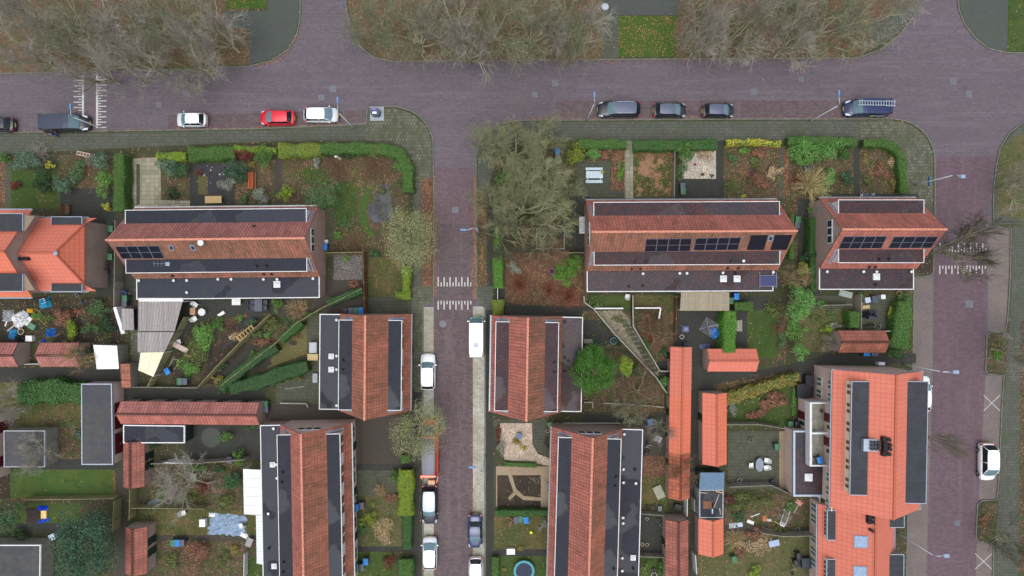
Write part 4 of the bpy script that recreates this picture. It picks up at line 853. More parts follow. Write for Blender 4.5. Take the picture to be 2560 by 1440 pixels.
# ---------------------------------------------------------------- garden ground
for nm, mt, pts in [
 # left front gardens
 ('lawn', 'lawn', rect(28, 425, 152, 521)), ('bed', 'leaf_bed', rect(-40, 405, 12, 521)), ('path', 'garden_slabs', rect(12, 405, 28, 521)), ('bed', 'leaf_soil', rect(150, 388, 288, 470)),
 ('path', 'dark_path', rect(150, 470, 290, 560)), ('bed', 'leaf_bed', rect(312, 388, 324, 515)), ('patio', 'beige_slabs', [(326, 397), (400, 392), (404, 500), (475, 502), (475, 518), (322, 518)]), ('path', 'garden_slabs', rect(341, 410, 350, 512)),
 ('bed', 'leaf_soil', rect(402, 400, 474, 500)), ('path', 'dark_path', rect(475, 405, 493, 516)), ('path', 'dark_path', rect(475, 486, 512, 516)), ('bed', 'dark_gravel', rect(493, 410, 586, 486)), ('bed', 'rough_grass', rect(496, 440, 519, 486)),
 ('path', 'dark_path', rect(512, 486, 590, 516)), ('bed', 'leaf_soil', rect(588, 400, 688, 514)), ('path', 'brown_path', rect(688, 394, 704, 516)), ('bed', 'leaf_soil', [(704, 384), (1020, 400), (1026, 640), (812, 640), (812, 530), (704, 516)]),
 ('lawn', 'lawn', [(740, 430), (770, 415), (815, 425), (825, 452), (800, 462), (760, 455)]), ('lawn', 'lawn', [(800, 500), (860, 450), (900, 470), (890, 540), (860, 570), (830, 540)]),
 ('lawn', 'bright_lawn', [(898, 505), (915, 470), (940, 460), (930, 480), (914, 520), (922, 565), (938, 590), (926, 594), (906, 575), (897, 540)]),
 ('path', 'garden_slabs', rect(818, 520, 832, 625)),
 ('patio', 'grey_gravel', rect(834, 636, 906, 702)), ('path', 'brown_path', rect(800, 700, 908, 786)), ('lawn', 'patchy_lawn', rect(920, 643, 1006, 742)), ('patio', 'garden_slabs', rect(920, 743, 1028, 788)),
 # alley between orange house and terrace
 ('path', 'dark_path', rect(240, 545, 335, 770)),
 # back gardens behind the north-west row
 ('patio', 'dark_path', [(460, 742), (680, 742), (676, 782), (600, 782), (470, 860), (440, 850)]), ('path', 'brown_path', rect(680, 742, 805, 790)),
 ('bed', 'dark_soil', [(480, 810), (560, 785), (620, 860), (560, 960), (430, 960), (440, 880)]),
 ('path', 'dark_path', [(553, 938), (598, 889), (661, 826), (674, 836), (612, 899), (568, 942)]), ('bed', 'leaf_soil', [(572, 944), (676, 840), (716, 800), (760, 790), (690, 860), (600, 956)]),
 ('patio', 'olive_slabs', [(700, 855), (767, 806), (767, 884), (666, 922)]), ('patio', 'garden_slabs', rect(767, 790, 802, 970)), ('patio', 'dark_path', [(620, 905), (666, 880), (680, 910), (640, 930)]), ('patio', 'garden_slabs', [(690, 958), (800, 930), (800, 1010), (690, 1010)]),
 ('path', 'dark_path', rect(300, 968, 662, 1004)), ('path', 'brown_path', rect(640, 1010, 1005, 1062)), ('path', 'mossy_pavement', rect(327, 826, 352, 966)),
 ('patio', 'dark_path', rect(462, 1063, 652, 1150)),
 ('path', 'dark_path', rect(-40, 919, 304, 956)), ('bed', 'dark_soil', rect(-40, 742, 300, 858)), ('lawn', 'patchy_lawn', rect(-40, 956, 205, 1072)), ('bed', 'leaf_soil', rect(110, 1040, 204, 1150)),
 ('path', 'dark_path', rect(100, 1148, 300, 1174)), ('lawn', 'bright_lawn', rect(26, 1174, 290, 1246)), ('bed', 'dark_soil', rect(-40, 1174, 26, 1246)), ('lawn', 'lawn', rect(40, 1258, 200, 1308)), ('path', 'dark_path', rect(40, 1308, 180, 1328)),
 ('path', 'brown_path', rect(286, 1170, 314, 1500)), ('bed', 'leaf_soil', rect(376, 1150, 612, 1272)), ('lawn', 'patchy_lawn', rect(345, 1276, 640, 1345)), ('bed', 'leaf_soil', rect(384, 1345, 650, 1500)), ('path', 'brown_path', rect(340, 1338, 640, 1352)), ('bed', 'lawn', rect(610, 1395, 656, 1500)),
 ('patio', 'brown_path', rect(898, 1056, 1000, 1160)), ('path', 'garden_slabs', rect(878, 1056, 898, 1500)), ('path', 'dark_path', rect(890, 1160, 1030, 1176)), ('patio', 'garden_slabs', rect(898, 1176, 992, 1240)), ('lawn', 'rough_grass', rect(898, 1240, 1004, 1366)), ('path', 'dark_path', rect(886, 1366, 1030, 1380)), ('lawn', 'lawn', rect(884, 1380, 990, 1500)),
 # middle block
 ('bed', 'earth', rect(1234, 352, 1440, 640)), ('patio', 'garden_slabs', [(1440, 400), (1525, 400), (1525, 470), (1562, 476), (1562, 496), (1440, 496)]), ('bed', 'leaf_bed', rect(1528, 372, 1562, 476)), ('bed', 'leaf_soil', rect(1470, 372, 1528, 404)), ('path', 'beige_slabs', rect(1562, 352, 1583, 496)), ('lawn', 'worn_lawn', rect(1585, 374, 1683, 491)), ('path', 'garden_slabs', rect(1583, 491, 1690, 498)),
 ('bed', 'gravel', rect(1706, 376, 1790, 447)), ('patio', 'dark_path', rect(1690, 447, 1810, 497)), ('path', 'dark_path', rect(1790, 352, 1808, 447)), ('bed', 'leaf_soil', rect(1810, 362, 1950, 497)), ('path', 'garden_slabs', rect(1948, 366, 1960, 496)), ('bed', 'leaf_bed', rect(1960, 366, 1974, 496)), ('bed', 'leaf_soil', rect(1974, 356, 2134, 496)), ('path', 'dark_path', rect(2134, 356, 2149, 492)), ('bed', 'leaf_soil', rect(2149, 370, 2256, 484)), ('path', 'dark_path', rect(2050, 484, 2296, 500)),
 ('path', 'dark_path', rect(1992, 496, 2052, 745)), ('bed', 'leaf_soil', rect(1960, 490, 1994, 640)),
 ('patio', 'dark_path', rect(1428, 490, 1474, 640)), ('bed', 'leaf_bed', rect(1262, 632, 1468, 766)), ('path', 'dark_path', [(1234, 716), (1262, 716), (1262, 755), (1300, 762), (1480, 766), (1480, 792), (1234, 792)]),
 ('lawn', 'lawn', rect(1475, 738, 1582, 772)), ('lawn', 'patchy_lawn', rect(1586, 738, 1700, 772)), ('bed', 'leaf_soil', rect(1456, 776, 1590, 870)), ('patio', 'dark_path', [(1456, 800), (1512, 800), (1540, 860), (1456, 870)]), ('bed', 'path_gravel', [(1490, 777), (1552, 776), (1578, 800), (1600, 840), (1648, 918), (1646, 942), (1592, 888), (1535, 830)]),
 ('bed', 'leaf_soil', [(1586, 772), (1690, 772), (1680, 900), (1640, 905), (1600, 850)]), ('patio', 'dark_path', [(1690, 745), (1830, 775), (1825, 872), (1735, 900), (1685, 870)]), ('lawn', 'lawn', rect(1866, 766, 1950, 896)), ('bed', 'leaf_soil', rect(1945, 766, 1966, 900)), ('patio', 'dark_path', rect(1826, 740, 1920, 775)), ('patio', 'dark_path', rect(1838, 775, 1868, 865)), ('bed', 'rough_grass', rect(2000, 770, 2160, 880)), ('patio', 'garden_slabs', rect(2030, 740, 2280, 775)), ('patio', 'garden_slabs', rect(2150, 760, 2225, 830)), ('bed', 'earth', rect(2222, 780, 2282, 900)),
 ('path', 'dark_path', [(1735, 900), (1900, 926), (2010, 905), (2060, 884), (2290, 884), (2290, 908), (2110, 912), (2000, 935), (1810, 962), (1755, 985), (1748, 1500), (1722, 1500), (1730, 990)]),
 ('lawn', 'lawn', [(1815, 985), (1990, 940), (1990, 1066), (1815, 1066)]), ('bed', 'leaf_soil', [(1780, 962), (2000, 930), (2000, 945), (1800, 985)]), ('path', 'brown_path', rect(1975, 930, 2040, 1080)), ('patio', 'garden_slabs', rect(1820, 1078, 1955, 1222)), ('patio', 'sand', rect(1948, 1078, 1986, 1222)), ('bed', 'leaf_soil', rect(1812, 1236, 2030, 1318)), ('path', 'brown_path', rect(1812, 1312, 1920, 1330)), ('lawn', 'rough_grass', rect(1812, 1330, 2030, 1500)), ('bed', 'rough_grass', rect(1740, 1388, 1815, 1500)),
 ('bed', 'leaf_soil', [(1456, 870), (1560, 880), (1660, 960), (1660, 1030), (1456, 1030)]), ('path', 'dark_path', rect(1456, 1036, 1660, 1066)), ('path', 'dark_path', [(1640, 905), (1690, 905), (1690, 990), (1660, 980)]), ('bed', 'brown_path', rect(1603, 1066, 1668, 1150)), ('bed', 'leaf_bed', rect(1603, 1140, 1668, 1190)), ('lawn', 'patchy_lawn', rect(1603, 1190, 1668, 1285)), ('patio', 'dark_path', rect(1603, 1285, 1664, 1380)), ('lawn', 'lawn', rect(1603, 1385, 1664, 1500)),
 ('path', 'garden_slabs', rect(1233, 1050, 1384, 1068)), ('bed', 'pink_gravel', [(1250, 1058), (1330, 1058), (1331, 1110), (1345, 1135), (1380, 1148), (1380, 1166), (1340, 1158), (1262, 1150), (1250, 1120)]), ('lawn', 'garden_slabs', [(1331, 1068), (1384, 1068), (1384, 1146), (1345, 1130), (1333, 1108)]), ('bed', 'sand', rect(1240, 1166, 1380, 1290)), ('bed', 'dark_soil', rect(1243, 1188, 1352, 1274)), ('lawn', 'patchy_lawn', rect(1236, 1290, 1382, 1374)), ('path', 'dark_path', rect(1240, 1373, 1382, 1390)), ('lawn', 'lawn', rect(1250, 1390, 1384, 1500)),
]: patch(nm, mt, pts)
patch('patio', 'asphalt', [(528+25*math.cos(k*.2618), 1094+25*math.sin(k*.2618)) for k in range(24)])
patch('path', 'sand', [(1270, 1188), (1280, 1188), (1290, 1222), (1310, 1240), (1352, 1244), (1352, 1252), (1308, 1250), (1290, 1236), (1274, 1252), (1270, 1244), (1284, 1230)])
# garden pond with dark water and the black pond liner
t = NT('pond_water', .22, 0, .3); t.col(t.mix(t.step(t.noise(.8, 4), .42, .6), lin(26, 28, 30), lin(58, 62, 74))); MATS['pond_water'] = t.m
patch('pond', 'pond_water', [(944, 470), (958, 458), (970, 462), (976, 490), (985, 540), (978, 556), (935, 556), (920, 535), (921, 516), (934, 504), (938, 486)])
patch('pond_liner', plain('pond_liner', (26, 28, 30), .5), [(561, 865), (582, 831), (603, 783), (658, 783), (650, 797), (614, 815), (598, 847), (555, 872)]) if False else None
MATS['liner'] = plain('liner', (26, 28, 30), .5); patch('pond', 'liner', [(561, 865), (582, 831), (603, 783), (658, 783), (650, 797), (614, 815), (598, 847), (555, 872)])
for i in range(12):                           # stepping slabs of the crazy path
    x, y = 1558+6.9*i, 803+11.2*i
    sheet('path', [(x-9, y-4.5), (x+7, y-5), (x+10, y+4), (x-6, y+5)], 'garden_slabs', G0+.05)

# ---------------------------------------------------------------- plants
LK = 1.25
def LM(name, a, b): return leafmat('leaf_'+name, tuple(min(255, c*LK**.45) for c in a), tuple(min(255, c*LK**.45) for c in b))
LEAF = {'hedge': LM('hedge', (84, 116, 58), (66, 98, 46)), 'lime': LM('lime', (132, 152, 52), (104, 128, 44)), 'ygreen': LM('ygreen', (134, 140, 58), (96, 118, 48)), 'darkhedge': LM('darkhedge', (50, 86, 46), (72, 106, 56)),
 'ivy': LM('ivy', (46, 78, 50), (70, 98, 62)), 'blue': LM('blue', (100, 122, 100), (70, 94, 74)), 'pine': LM('pine', (50, 78, 58), (68, 96, 74)), 'dark': LM('dark', (40, 62, 42), (56, 78, 48)),
 'fir': LM('fir', (64, 92, 58), (86, 114, 72)), 'laurel': LM('laurel', (74, 120, 60), (104, 148, 76)), 'round': LM('round', (50, 90, 36), (72, 112, 42)), 'bright': LM('bright', (70, 116, 44), (94, 138, 54)), 'grass': LM('grass', (80, 120, 56), (104, 140, 70)), 'yellow': LM('yellow', (180, 172, 66), (132, 140, 56)),
 'red': LM('red', (112, 60, 50), (86, 50, 44)), 'olive': LM('olive', (148, 150, 112), (106, 113, 74)), 'rust': LM('rust', (148, 106, 86), (112, 82, 66)), 'tan': LM('tan', (186, 164, 130), (148, 130, 104)), 'grey': LM('grey', (136, 140, 126), (116, 122, 112)), 'gold': LM('gold', (146, 128, 66), (108, 108, 56)), 'litter': LM('litter', (138, 112, 88), (96, 78, 62)), 'mixed': LM('mixed', (106, 112, 66), (74, 92, 50))}
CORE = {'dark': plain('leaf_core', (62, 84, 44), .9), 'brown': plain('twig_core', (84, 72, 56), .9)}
def leafcloud(n, lumps, size, rng, asp=.55, zmin=-.25, flat=0.0):
    a = np.array([l[3]*l[4]+l[4]*l[5]+l[3]*l[5] for l in lumps]); L = np.array(lumps)[rng.choice(len(lumps), n, p=a/a.sum())]
    d = rng.normal(size=(n, 3)); d /= np.linalg.norm(d, axis=1)[:, None]; d[:, 2] = np.where(d[:, 2] < zmin, -d[:, 2], d[:, 2])
    r = 1-np.abs(rng.normal(0, .16, n)); p = L[:, :3]+d*L[:, 3:6]*r[:, None]
    nn = d+rng.normal(0, .55, (n, 3)); nn[:, 2] += flat; nn /= np.linalg.norm(nn, axis=1)[:, None]
    t = np.cross(nn, rng.normal(size=(n, 3))); t /= np.linalg.norm(t, axis=1)[:, None]; b = np.cross(nn, t)
    s = size*rng.uniform(.6, 1.25, n)[:, None]
    V = np.stack([p-t*s, p+b*s*asp, p+t*s, p-b*s*asp], 1); V[:, :, 2] = np.maximum(V[:, :, 2], .01)
    return V.reshape(-1, 3)
def lumpset(rx, ry, h, rng, k=7, rough=.35):
    out = [(0, 0, h*.5, rx*(.5 if rough > .2 else .86), ry*(.5 if rough > .2 else .86), h*.5)]
    for i in range(k):
        a = rng.uniform(0, 6.283); q = rng.uniform(.38, .8); s = rng.uniform(.22, .22+rough)
        out.append((rx*q*math.cos(a), ry*q*math.sin(a), h*rng.uniform(.35, .78), rx*s, ry*s, h*rng.uniform(.2, .32)))
    return out
def shrub(label, px, py, rx, ry, h, leaf, size=.085, dens=1.0, name='shrub', cat='shrub', k=7, asp=.55, group=None, stem=True, rough=.35):
    """rx, ry in photo pixels, h in metres; px, py where its middle shows"""
    rng = np.random.default_rng(int(px*7+py*13)); c = P(px, py, h*.6); f = (CAM_H-h*.6)/CAM_H/SPX; rx, ry = rx*f*1.1, ry*f*1.1
    lumps = lumpset(rx, ry, h, rng, k, rough); area = 2.6*(rx*ry+.5*h*(rx+ry)); n = int(max(60, min(9000, dens*area*1.1/(2*size*size*asp))))
    base = (c.x, c.y, G0); root = thing(name, label, cat, base, 0, group)
    npmesh('foliage', leafcloud(n, lumps, size, rng, asp), n, [LEAF[leaf]], root)
    if stem:
        m = MB()
        for i in range(5):
            a = i*1.26+rng.uniform(0, .5); m.tube([(0, 0, 0), (.35*rx*math.cos(a), .35*ry*math.sin(a), h*.45), (.62*rx*math.cos(a), .62*ry*math.sin(a), h*.72)], .05 if h > 1.5 else .03, 5, .012)
        m.build('stem', BARK, root)
    return root
tb = NT('bark', .9, 0, .1); tb.col(tb.mix(tb.island(), lin(172, 170, 142), lin(126, 128, 100))); BARK = tb.m
def twigmat(name, a, b):
    t = NT(name, .9, 0, .1); t.col(t.mix(t.island(), lin(*a), lin(*b))); return t.m
TW = {'grey': twigmat('twig_grey', (172, 167, 156), (126, 122, 110)), 'olive': twigmat('twig_olive', (152, 152, 126), (110, 112, 90)), 'dark': twigmat('twig_dark', (98, 96, 80), (72, 74, 58)), 'tan': twigmat('twig_tan', (188, 162, 124), (150, 126, 94)),
      'red': twigmat('twig_red', (150, 92, 72), (112, 74, 60)), 'brown': twigmat('twig_brown', (136, 108, 86), (100, 82, 66)), 'straw': twigmat('twig_straw', (200, 186, 138), (164, 152, 104)), 'moss': twigmat('twig_moss', (166, 166, 130), (122, 126, 92)), 'green': twigmat('twig_green', (104, 132, 66), (78, 106, 52))}
def segquads(S):
    """S (n,8): p0, p1, r0, r1 -> three-sided tapering sticks, 3 quads each"""
    S = np.asarray(S, dtype=np.float64); p0, p1, r0, r1 = S[:, :3], S[:, 3:6], S[:, 6:7], S[:, 7:8]
    d = p1-p0; d /= np.linalg.norm(d, axis=1)[:, None]+1e-9; ref = np.where(np.abs(d[:, 2:3]) > .9, np.array([[1., 0, 0]]), np.array([[0, 0, 1.]]))
    x = np.cross(d, ref); x /= np.linalg.norm(x, axis=1)[:, None]; y = np.cross(d, x); q = []
    for k in range(3):
        a, b = k*2.0944, (k+1)*2.0944
        o0, o1 = x*math.cos(a)+y*math.sin(a), x*math.cos(b)+y*math.sin(b)
        q.append(np.stack([p0+o0*r0, p0+o1*r0, p1+o1*r1, p1+o0*r1], 1))
    return np.concatenate(q, 0).reshape(-1, 3)
def bare_template(seed, H=10., Rc=5., fork=1.8, limbs=7, kids=(5, 5, 4, 2), up=.05, elev=(22, 66), lens=4.0):
    rg = random.Random(seed); tr, tw = [], []
    def rot(d, ang):
        ax = Vector((rg.gauss(0, 1), rg.gauss(0, 1), rg.gauss(0, 1))).cross(d).normalized(); return Matrix.Rotation(ang, 3, ax)@d
    def grow(p, d, ln, r, lv):
        n = 3 if lv < 3 else 2; pts = [p]
        for i in range(n):
            d = (d+Vector((rg.gauss(0, .13), rg.gauss(0, .13), rg.gauss(0, .10)+up))).normalized(); q = pts[-1]+d*ln/n
            ra, rb = r*(1-.45*i/n), r*(1-.45*(i+1)/n); (tr if lv < 3 else tw).append((*pts[-1], *q, ra, rb)); pts.append(q)
        if lv < 4:
            for k in range(kids[lv-1]+(1 if lv > 1 else 0)):
                f = rg.uniform(.3, 1); j = min(n-1, int(f*n)); b = pts[j].lerp(pts[j+1], f*n-j)
                grow(b, rot(d, R(rg.uniform(22, 58))), ln*rg.uniform(.48, .7), max(.009, r*.5), lv+1)
        elif lv == 4:
            for k in range(kids[3]):
                f = rg.uniform(.2, 1); j = min(n-1, int(f*n)); b = pts[j].lerp(pts[j+1], f*n-j); e = b+rot(d, R(rg.uniform(15, 60)))*ln*rg.uniform(.4, .75); tw.append((*b, *e, .0075, .0045))
    p = Vector((0, 0, 0))
    for i in range(3): q = p+Vector((rg.gauss(0, .06), rg.gauss(0, .06), fork/3)); tr.append((*p, *q, .24-.03*i, .21-.03*i)); p = q
    for i in range(limbs):
        az = 6.283*i/limbs+rg.uniform(-.4, .4); el = R(rg.uniform(*elev)); grow(p-Vector((0, 0, rg.uniform(0, .9))), Vector((math.cos(az)*math.cos(el), math.sin(az)*math.cos(el), math.sin(el))), lens*rg.uniform(.85, 1.15), .12, 1)
    tr, tw = np.array(tr), np.array(tw); rad = np.percentile(np.hypot(tw[:, 3], tw[:, 4]), 93); s = Rc/rad; hz = np.percentile(tw[:, 5], 97); sz = H/hz
    for a in (tr, tw): a[:, [0, 1, 3, 4]] *= s; a[:, [2, 5]] *= sz
    return segquads(tr), segquads(tw)
BT = [bare_template(s) for s in (3, 8, 21, 34)]+[bare_template(s, kids=(5, 6, 5, 3)) for s in (5, 13)]
BTM = {}
def bare_tree(label, px, py, r_px, h, tone, var, group='bare trees on the grass verges', rot=None, name='bare_tree', zc=.65, cat='tree'):
    zz = h*zc; c = P(px, py, zz); r = r_px*(CAM_H-zz)/CAM_H/SPX
    root = thing(name, label, cat, (c.x, c.y, .08), rnd.uniform(0, 6.28) if rot is None else rot, group); root.scale = (r/5, r/5, h/10)
    for part, V, m in (('trunk', BT[var][0], BARK), ('crown', BT[var][1], TW[tone])):
        key = (var, part, tone)
        if key not in BTM:
            o = npmesh(part, V, len(V)//4, [m], root); BTM[key] = o.data
        else:
            o = bpy.data.objects.new(part, BTM[key]); COL.objects.link(o); o.parent = root
    return root
def bare_shrub(label, px, py, r_px, h, tone, n=120, curve=.3, cat='shrub', thick=.012, name='bare_shrub', side=4):
    rg = random.Random(int(px*3+py)); c = P(px, py, h*.5); r = r_px*(CAM_H-h*.5)/CAM_H/SPX; S = []
    for i in range(n):
        az = rg.uniform(0, 6.283); q = r*math.sqrt(rg.uniform(.02, 1)); e = Vector((q*math.cos(az), q*math.sin(az), h*(1.05-.55*(q/r)**2)*rg.uniform(.7, 1.1))); b = Vector((rg.gauss(0, .08*r), rg.gauss(0, .08*r), 0))
        m = b.lerp(e, .5)+Vector((rg.gauss(0, .08), rg.gauss(0, .08), curve*h*.4)); S += [(*b, *m, thick*1.3, thick), (*m, *e, thick, thick*.5)]
        for k in range(side):
            f = rg.uniform(.3, 1); p = m.lerp(e, f); d = (e-m)*rg.uniform(.25, .5)+Vector((rg.gauss(0, .16), rg.gauss(0, .16), rg.gauss(0, .1)))*r; S.append((*p, *(p+d*.6), thick*.6, thick*.35))
    o = npmesh(name, segquads(S), len(S)*3, [TW[tone]], origin=(c.x, c.y, G0)); return tag(o, label, cat)
def hedge(label, pts, wd, h, leaf, size=.055, dens=1.9, group=None, zb=G0, closed=False):
    """pts: photo pixels of the top's centre line; wd width in metres"""
    rng = np.random.default_rng(int(pts[0][0]*5+pts[0][1])); q = [P(x, y, h) for x, y in pts]; q = [Vector((p.x, p.y, 0)) for p in q]; c = sum(q, Vector())/len(q); q = [p-c for p in q]; n = len(q)
    root = thing('hedge', label, 'hedge', (c.x, c.y, zb), 0, group); wds = wd if isinstance(wd, (list, tuple)) else [wd]*n
    nr = []
    for i in range(n):
        d = (q[min(i+1, n-1)]-q[max(i-1, 0)]).normalized(); nr.append(Vector((-d.y, d.x, 0)))
    m = MB(); V = []
    for i in range(n-1):
        a, b = q[i], q[i+1]; wa, wb = wds[i]/2, wds[i+1]/2
        f = .86; m.prism([(a+nr[i]*wa*f)[:2], (b+nr[i+1]*wb*f)[:2], (b-nr[i+1]*wb*f)[:2], (a-nr[i]*wa*f)[:2]], 0, h*.93)
        ln = (b-a).length; ar = ln*(wa+wb)+2*ln*h*.7; k = int(dens*ar/(2*size*size*.6)*.9); k = min(k, 9000); t = rng.uniform(-.03, 1.03, k)[:, None]
        av, bv, na, nb = [np.array(v) for v in (a, b, nr[i], nr[i+1])]; cen = av*(1-t)+bv*t; nn = na*(1-t)+nb*t; wv = wa*(1-t)+wb*t
        top = rng.uniform(size=k) < (wa+wb)*ln/ar; s = np.where(top, rng.uniform(-1, 1, k), np.sign(rng.uniform(-1, 1, k)))[:, None]; bul = 1+.12*np.sin(cen[:, :1]*2.1+cen[:, 1:2]*1.7)+rng.normal(0, .07, (k, 1))
        z = np.where(top, h+rng.normal(0, .06, k)+.08*np.sin(cen[:, 0]*1.9)*np.cos(cen[:, 1]*2.3)-.22*np.abs(s[:, 0])**4, rng.uniform(0.02, h, k))[:, None]; p = np.concatenate([(cen+nn*s*wv*bul)[:, :2], z], 1)
        nm = np.where(top[:, None], np.array([[0, 0, 1.]]), nn*s)+rng.normal(0, .5, (k, 3)); nm /= np.linalg.norm(nm, axis=1)[:, None]; tt = np.cross(nm, rng.normal(size=(k, 3))); tt /= np.linalg.norm(tt, axis=1)[:, None]; bb = np.cross(nm, tt); sz = size*rng.uniform(.6, 1.3, k)[:, None]
        V.append(np.stack([p-tt*sz, p+bb*sz*.6, p+tt*sz, p-bb*sz*.6], 1).reshape(-1, 3))
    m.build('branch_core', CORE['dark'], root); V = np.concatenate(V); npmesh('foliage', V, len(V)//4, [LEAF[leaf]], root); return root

# ---- bare trees on the verges at the top
NWL = 'bare tree in the top left woods, '
for i, (x, y, r, tone, lb) in enumerate([(40, 30, 105, 'grey', NWL+'nearest the corner'), (75, 130, 95, 'grey', NWL+'lower left, by the road'), (175, 60, 105, 'olive', NWL+'olive one above the van'), (215, 165, 75, 'grey', NWL+'small one above the striped table'),
    (300, 60, 110, 'grey', NWL+'fourth along the top edge'), (345, 145, 100, 'grey', NWL+'overhanging the road'), (430, 60, 100, 'olive', NWL+'greenish one left of the asphalt path'), (460, 150, 90, 'grey', NWL+'right of the overhanging one'), (540, 80, 85, 'grey', NWL+'last before the asphalt path')]):
    bare_tree(lb, x, y, r, 10, tone, i % 4)
NL = 'bare tree on the north verge, '
for i, (x, y, r, tone, lb) in enumerate([(935, 55, 85, 'olive', NL+'leftmost at the rounded kerb'), (1040, 80, 105, 'olive', NL+'olive one with its twigs over the road'), (1130, 30, 100, 'grey', NL+'grey one at the top edge'), (1165, 110, 90, 'grey', NL+'low one leaning over the kerb'),
    (1225, 60, 110, 'olive', NL+'mossy limbed, in the middle'), (1330, 70, 105, 'olive', NL+'just left of the red leaf patch'), (1420, 35, 100, 'grey', NL+'left of the asphalt path'), (1440, 105, 80, 'olive', NL+'beside the narrow paved path'),
    (1765, 25, 90, 'grey', NL+'first right of the lawn at the top'), (1760, 95, 70, 'grey', NL+'small one right of the lawn'), (1850, 75, 95, 'grey', NL+'grey one above the three black cars'), (1940, 30, 100, 'olive', NL+'olive one at the top edge, right half'), (1990, 95, 90, 'grey', NL+'with twigs hanging over the right road'), (2090, 50, 105, 'olive', NL+'thick limbed one near the crossroads'), (2200, 30, 85, 'grey', NL+'last before the crossroads')]):
    bare_tree(lb, x, y, r, 10, tone, (i+1) % 4)
# ---- big trees by the side street corner
for i, (x, y, r, h, tone, lb) in enumerate([(1285, 370, 92, 8.5, 'olive', 'large olive bare tree at the corner of the side street, top one'), (1335, 430, 88, 8, 'olive', 'large olive bare tree left of the picnic table'), (1300, 520, 105, 9, 'olive', 'largest olive bare tree in the middle of the corner garden'),
    (1378, 548, 68, 8, 'olive', 'olive bare tree nearest the white garden bench'), (1222, 500, 62, 7, 'olive', 'olive bare tree hanging over the side street kerb, middle height'), (1228, 352, 58, 7, 'olive', 'olive bare tree at the rounded corner kerb'), (1425, 470, 50, 6, 'olive', 'olive bare tree just left of the picnic table patio'), (1255, 590, 70, 7, 'dark', 'dark bare tree by the street name lamp'), (1380, 345, 52, 6, 'olive', 'small olive tree above the blue-lidded bins'), (1350, 610, 70, 6, 'brown', 'brown bare tree over the wire enclosure')]):
    bare_tree(lb, x, y, r, h, 'moss' if tone == 'olive' else tone, 4+i % 2, group='bare trees in the corner garden')
c = bare_tree('dark bare street tree leaning its limbs over the striped table at right', 2425, 630, 95, 12, 'dark', 1, group=None)
bare_tree('slim bare tree behind the big orange house with twigs over the street', 2370, 1110, 30, 9, 'olive', 2, group=None)
bare_tree('bare tree in the upper kerbed planter at the right edge', 2570, 885, 70, 9, 'grey', 0, group=None); bare_tree('bare tree in the lower kerbed planter at the right edge', 2560, 1365, 60, 9, 'dark', 3, group=None)
bare_tree('thin bare tree on the verge of the far right corner', 2560, 460, 60, 7, 'grey', 2, group=None)
bare_tree('bare grey tree over the leaf-covered flat garage', 85, 1130, 58, 6, 'grey', 1, group=None); bare_tree('bare tree leaning in at the left edge over the lawn', 12, 1012, 50, 5.5, 'grey', 3, group=None)
bare_tree('pale bare tree beside the half hidden shed', 190, 890, 42, 5, 'tan', 0, group=None); bare_tree('bare brown tree below the round green tree', 1600, 985, 62, 5, 'brown', 2, group=None); bare_tree('olive bare tree over the alley below the round green tree', 1570, 1025, 48, 4.5, 'olive', 1, group=None)
bare_tree('grey bare tree beside the blue tub near the long orange shed', 1650, 1075, 36, 4, 'grey', 3, group=None); bare_tree('bare tree in the garden left of the polycarbonate canopy', 450, 1215, 75, 5, 'grey', 0, group=None)
bare_tree('bare tree in the gap between the two solar houses', 1990, 690, 38, 4.5, 'tan', 2, group=None); bare_tree('twisted grey dead tree beside the dark-stained shed', 2075, 858, 24, 3, 'grey', 3, group=None)
bare_tree('thin tree scattering twigs over the stained shed row', 1700, 1175, 48, 5, 'brown', 1, group=None); bare_tree('bare brown tree in the leaf garden behind the canopy', 1640, 830, 46, 4, 'brown', 0, group=None)
# ---- leafy trees
def leafy(label, px, py, rx, ry, h, leaf, size, dens, k=12, tone='olive', asp=.55, rough=.35, lumps=None, trunk_r=.16):
    rng = np.random.default_rng(int(px+py*3)); zc = h*.68; c = P(px, py, zc); f = (CAM_H-zc)/CAM_H/SPX; rx, ry = rx*f, ry*f; ch = h*.7
    root = thing('tree', label, 'tree', (c.x, c.y, G0)); L = [(a, b, z+h-ch, q, s, t) for a, b, z, q, s, t in lumpset(rx, ry, ch, rng, k, rough)] if lumps is None else lumps
    area = 2.6*(rx*ry+.5*ch*(rx+ry)); n = int(min(26000, dens*area/(2*size*size*asp))); npmesh('crown', leafcloud(n, L, size, rng, asp, -.5), n, [LEAF[leaf]], root)
    m = MB(); m.tube([(0, 0, 0), (.05, 0, h*.3), (0, .05, h*.6)], trunk_r, 7, trunk_r*.6)
    for i in range(7): a = i*.9; q = .6+.25*(i % 2); m.tube([(0, 0, h*.3+.1*i), (rx*q*.5*math.cos(a), ry*q*.5*math.sin(a), h*.55), (rx*q*math.cos(a), ry*q*math.sin(a), h*.72)], trunk_r*.5, 5, .02)
    m.build('trunk', BARK, root); return root
leafy('big round bright green tree overhanging the flat roof', 1482, 926, 58, 66, 6.5, 'round', .085, 2.6, 46, rough=.1, lumps=None)
leafy('smaller olive-green bush tree beside the big round tree', 1560, 922, 20, 33, 4, 'lime', .08, 1.1, 10)
leafy('pale olive willow by the pond covering the kerb', 1022, 592, 72, 86, 6.5, 'olive', .07, .95, 40, rough=.3)
leafy('pale olive willow spreading over the orange van', 1048, 1072, 72, 78, 6, 'olive', .07, .7, 40, rough=.3)
leafy('large blue-green pine in the bottom left garden', 218, 1360, 78, 92, 7, 'pine', .12, 1.9, 30, asp=.4)
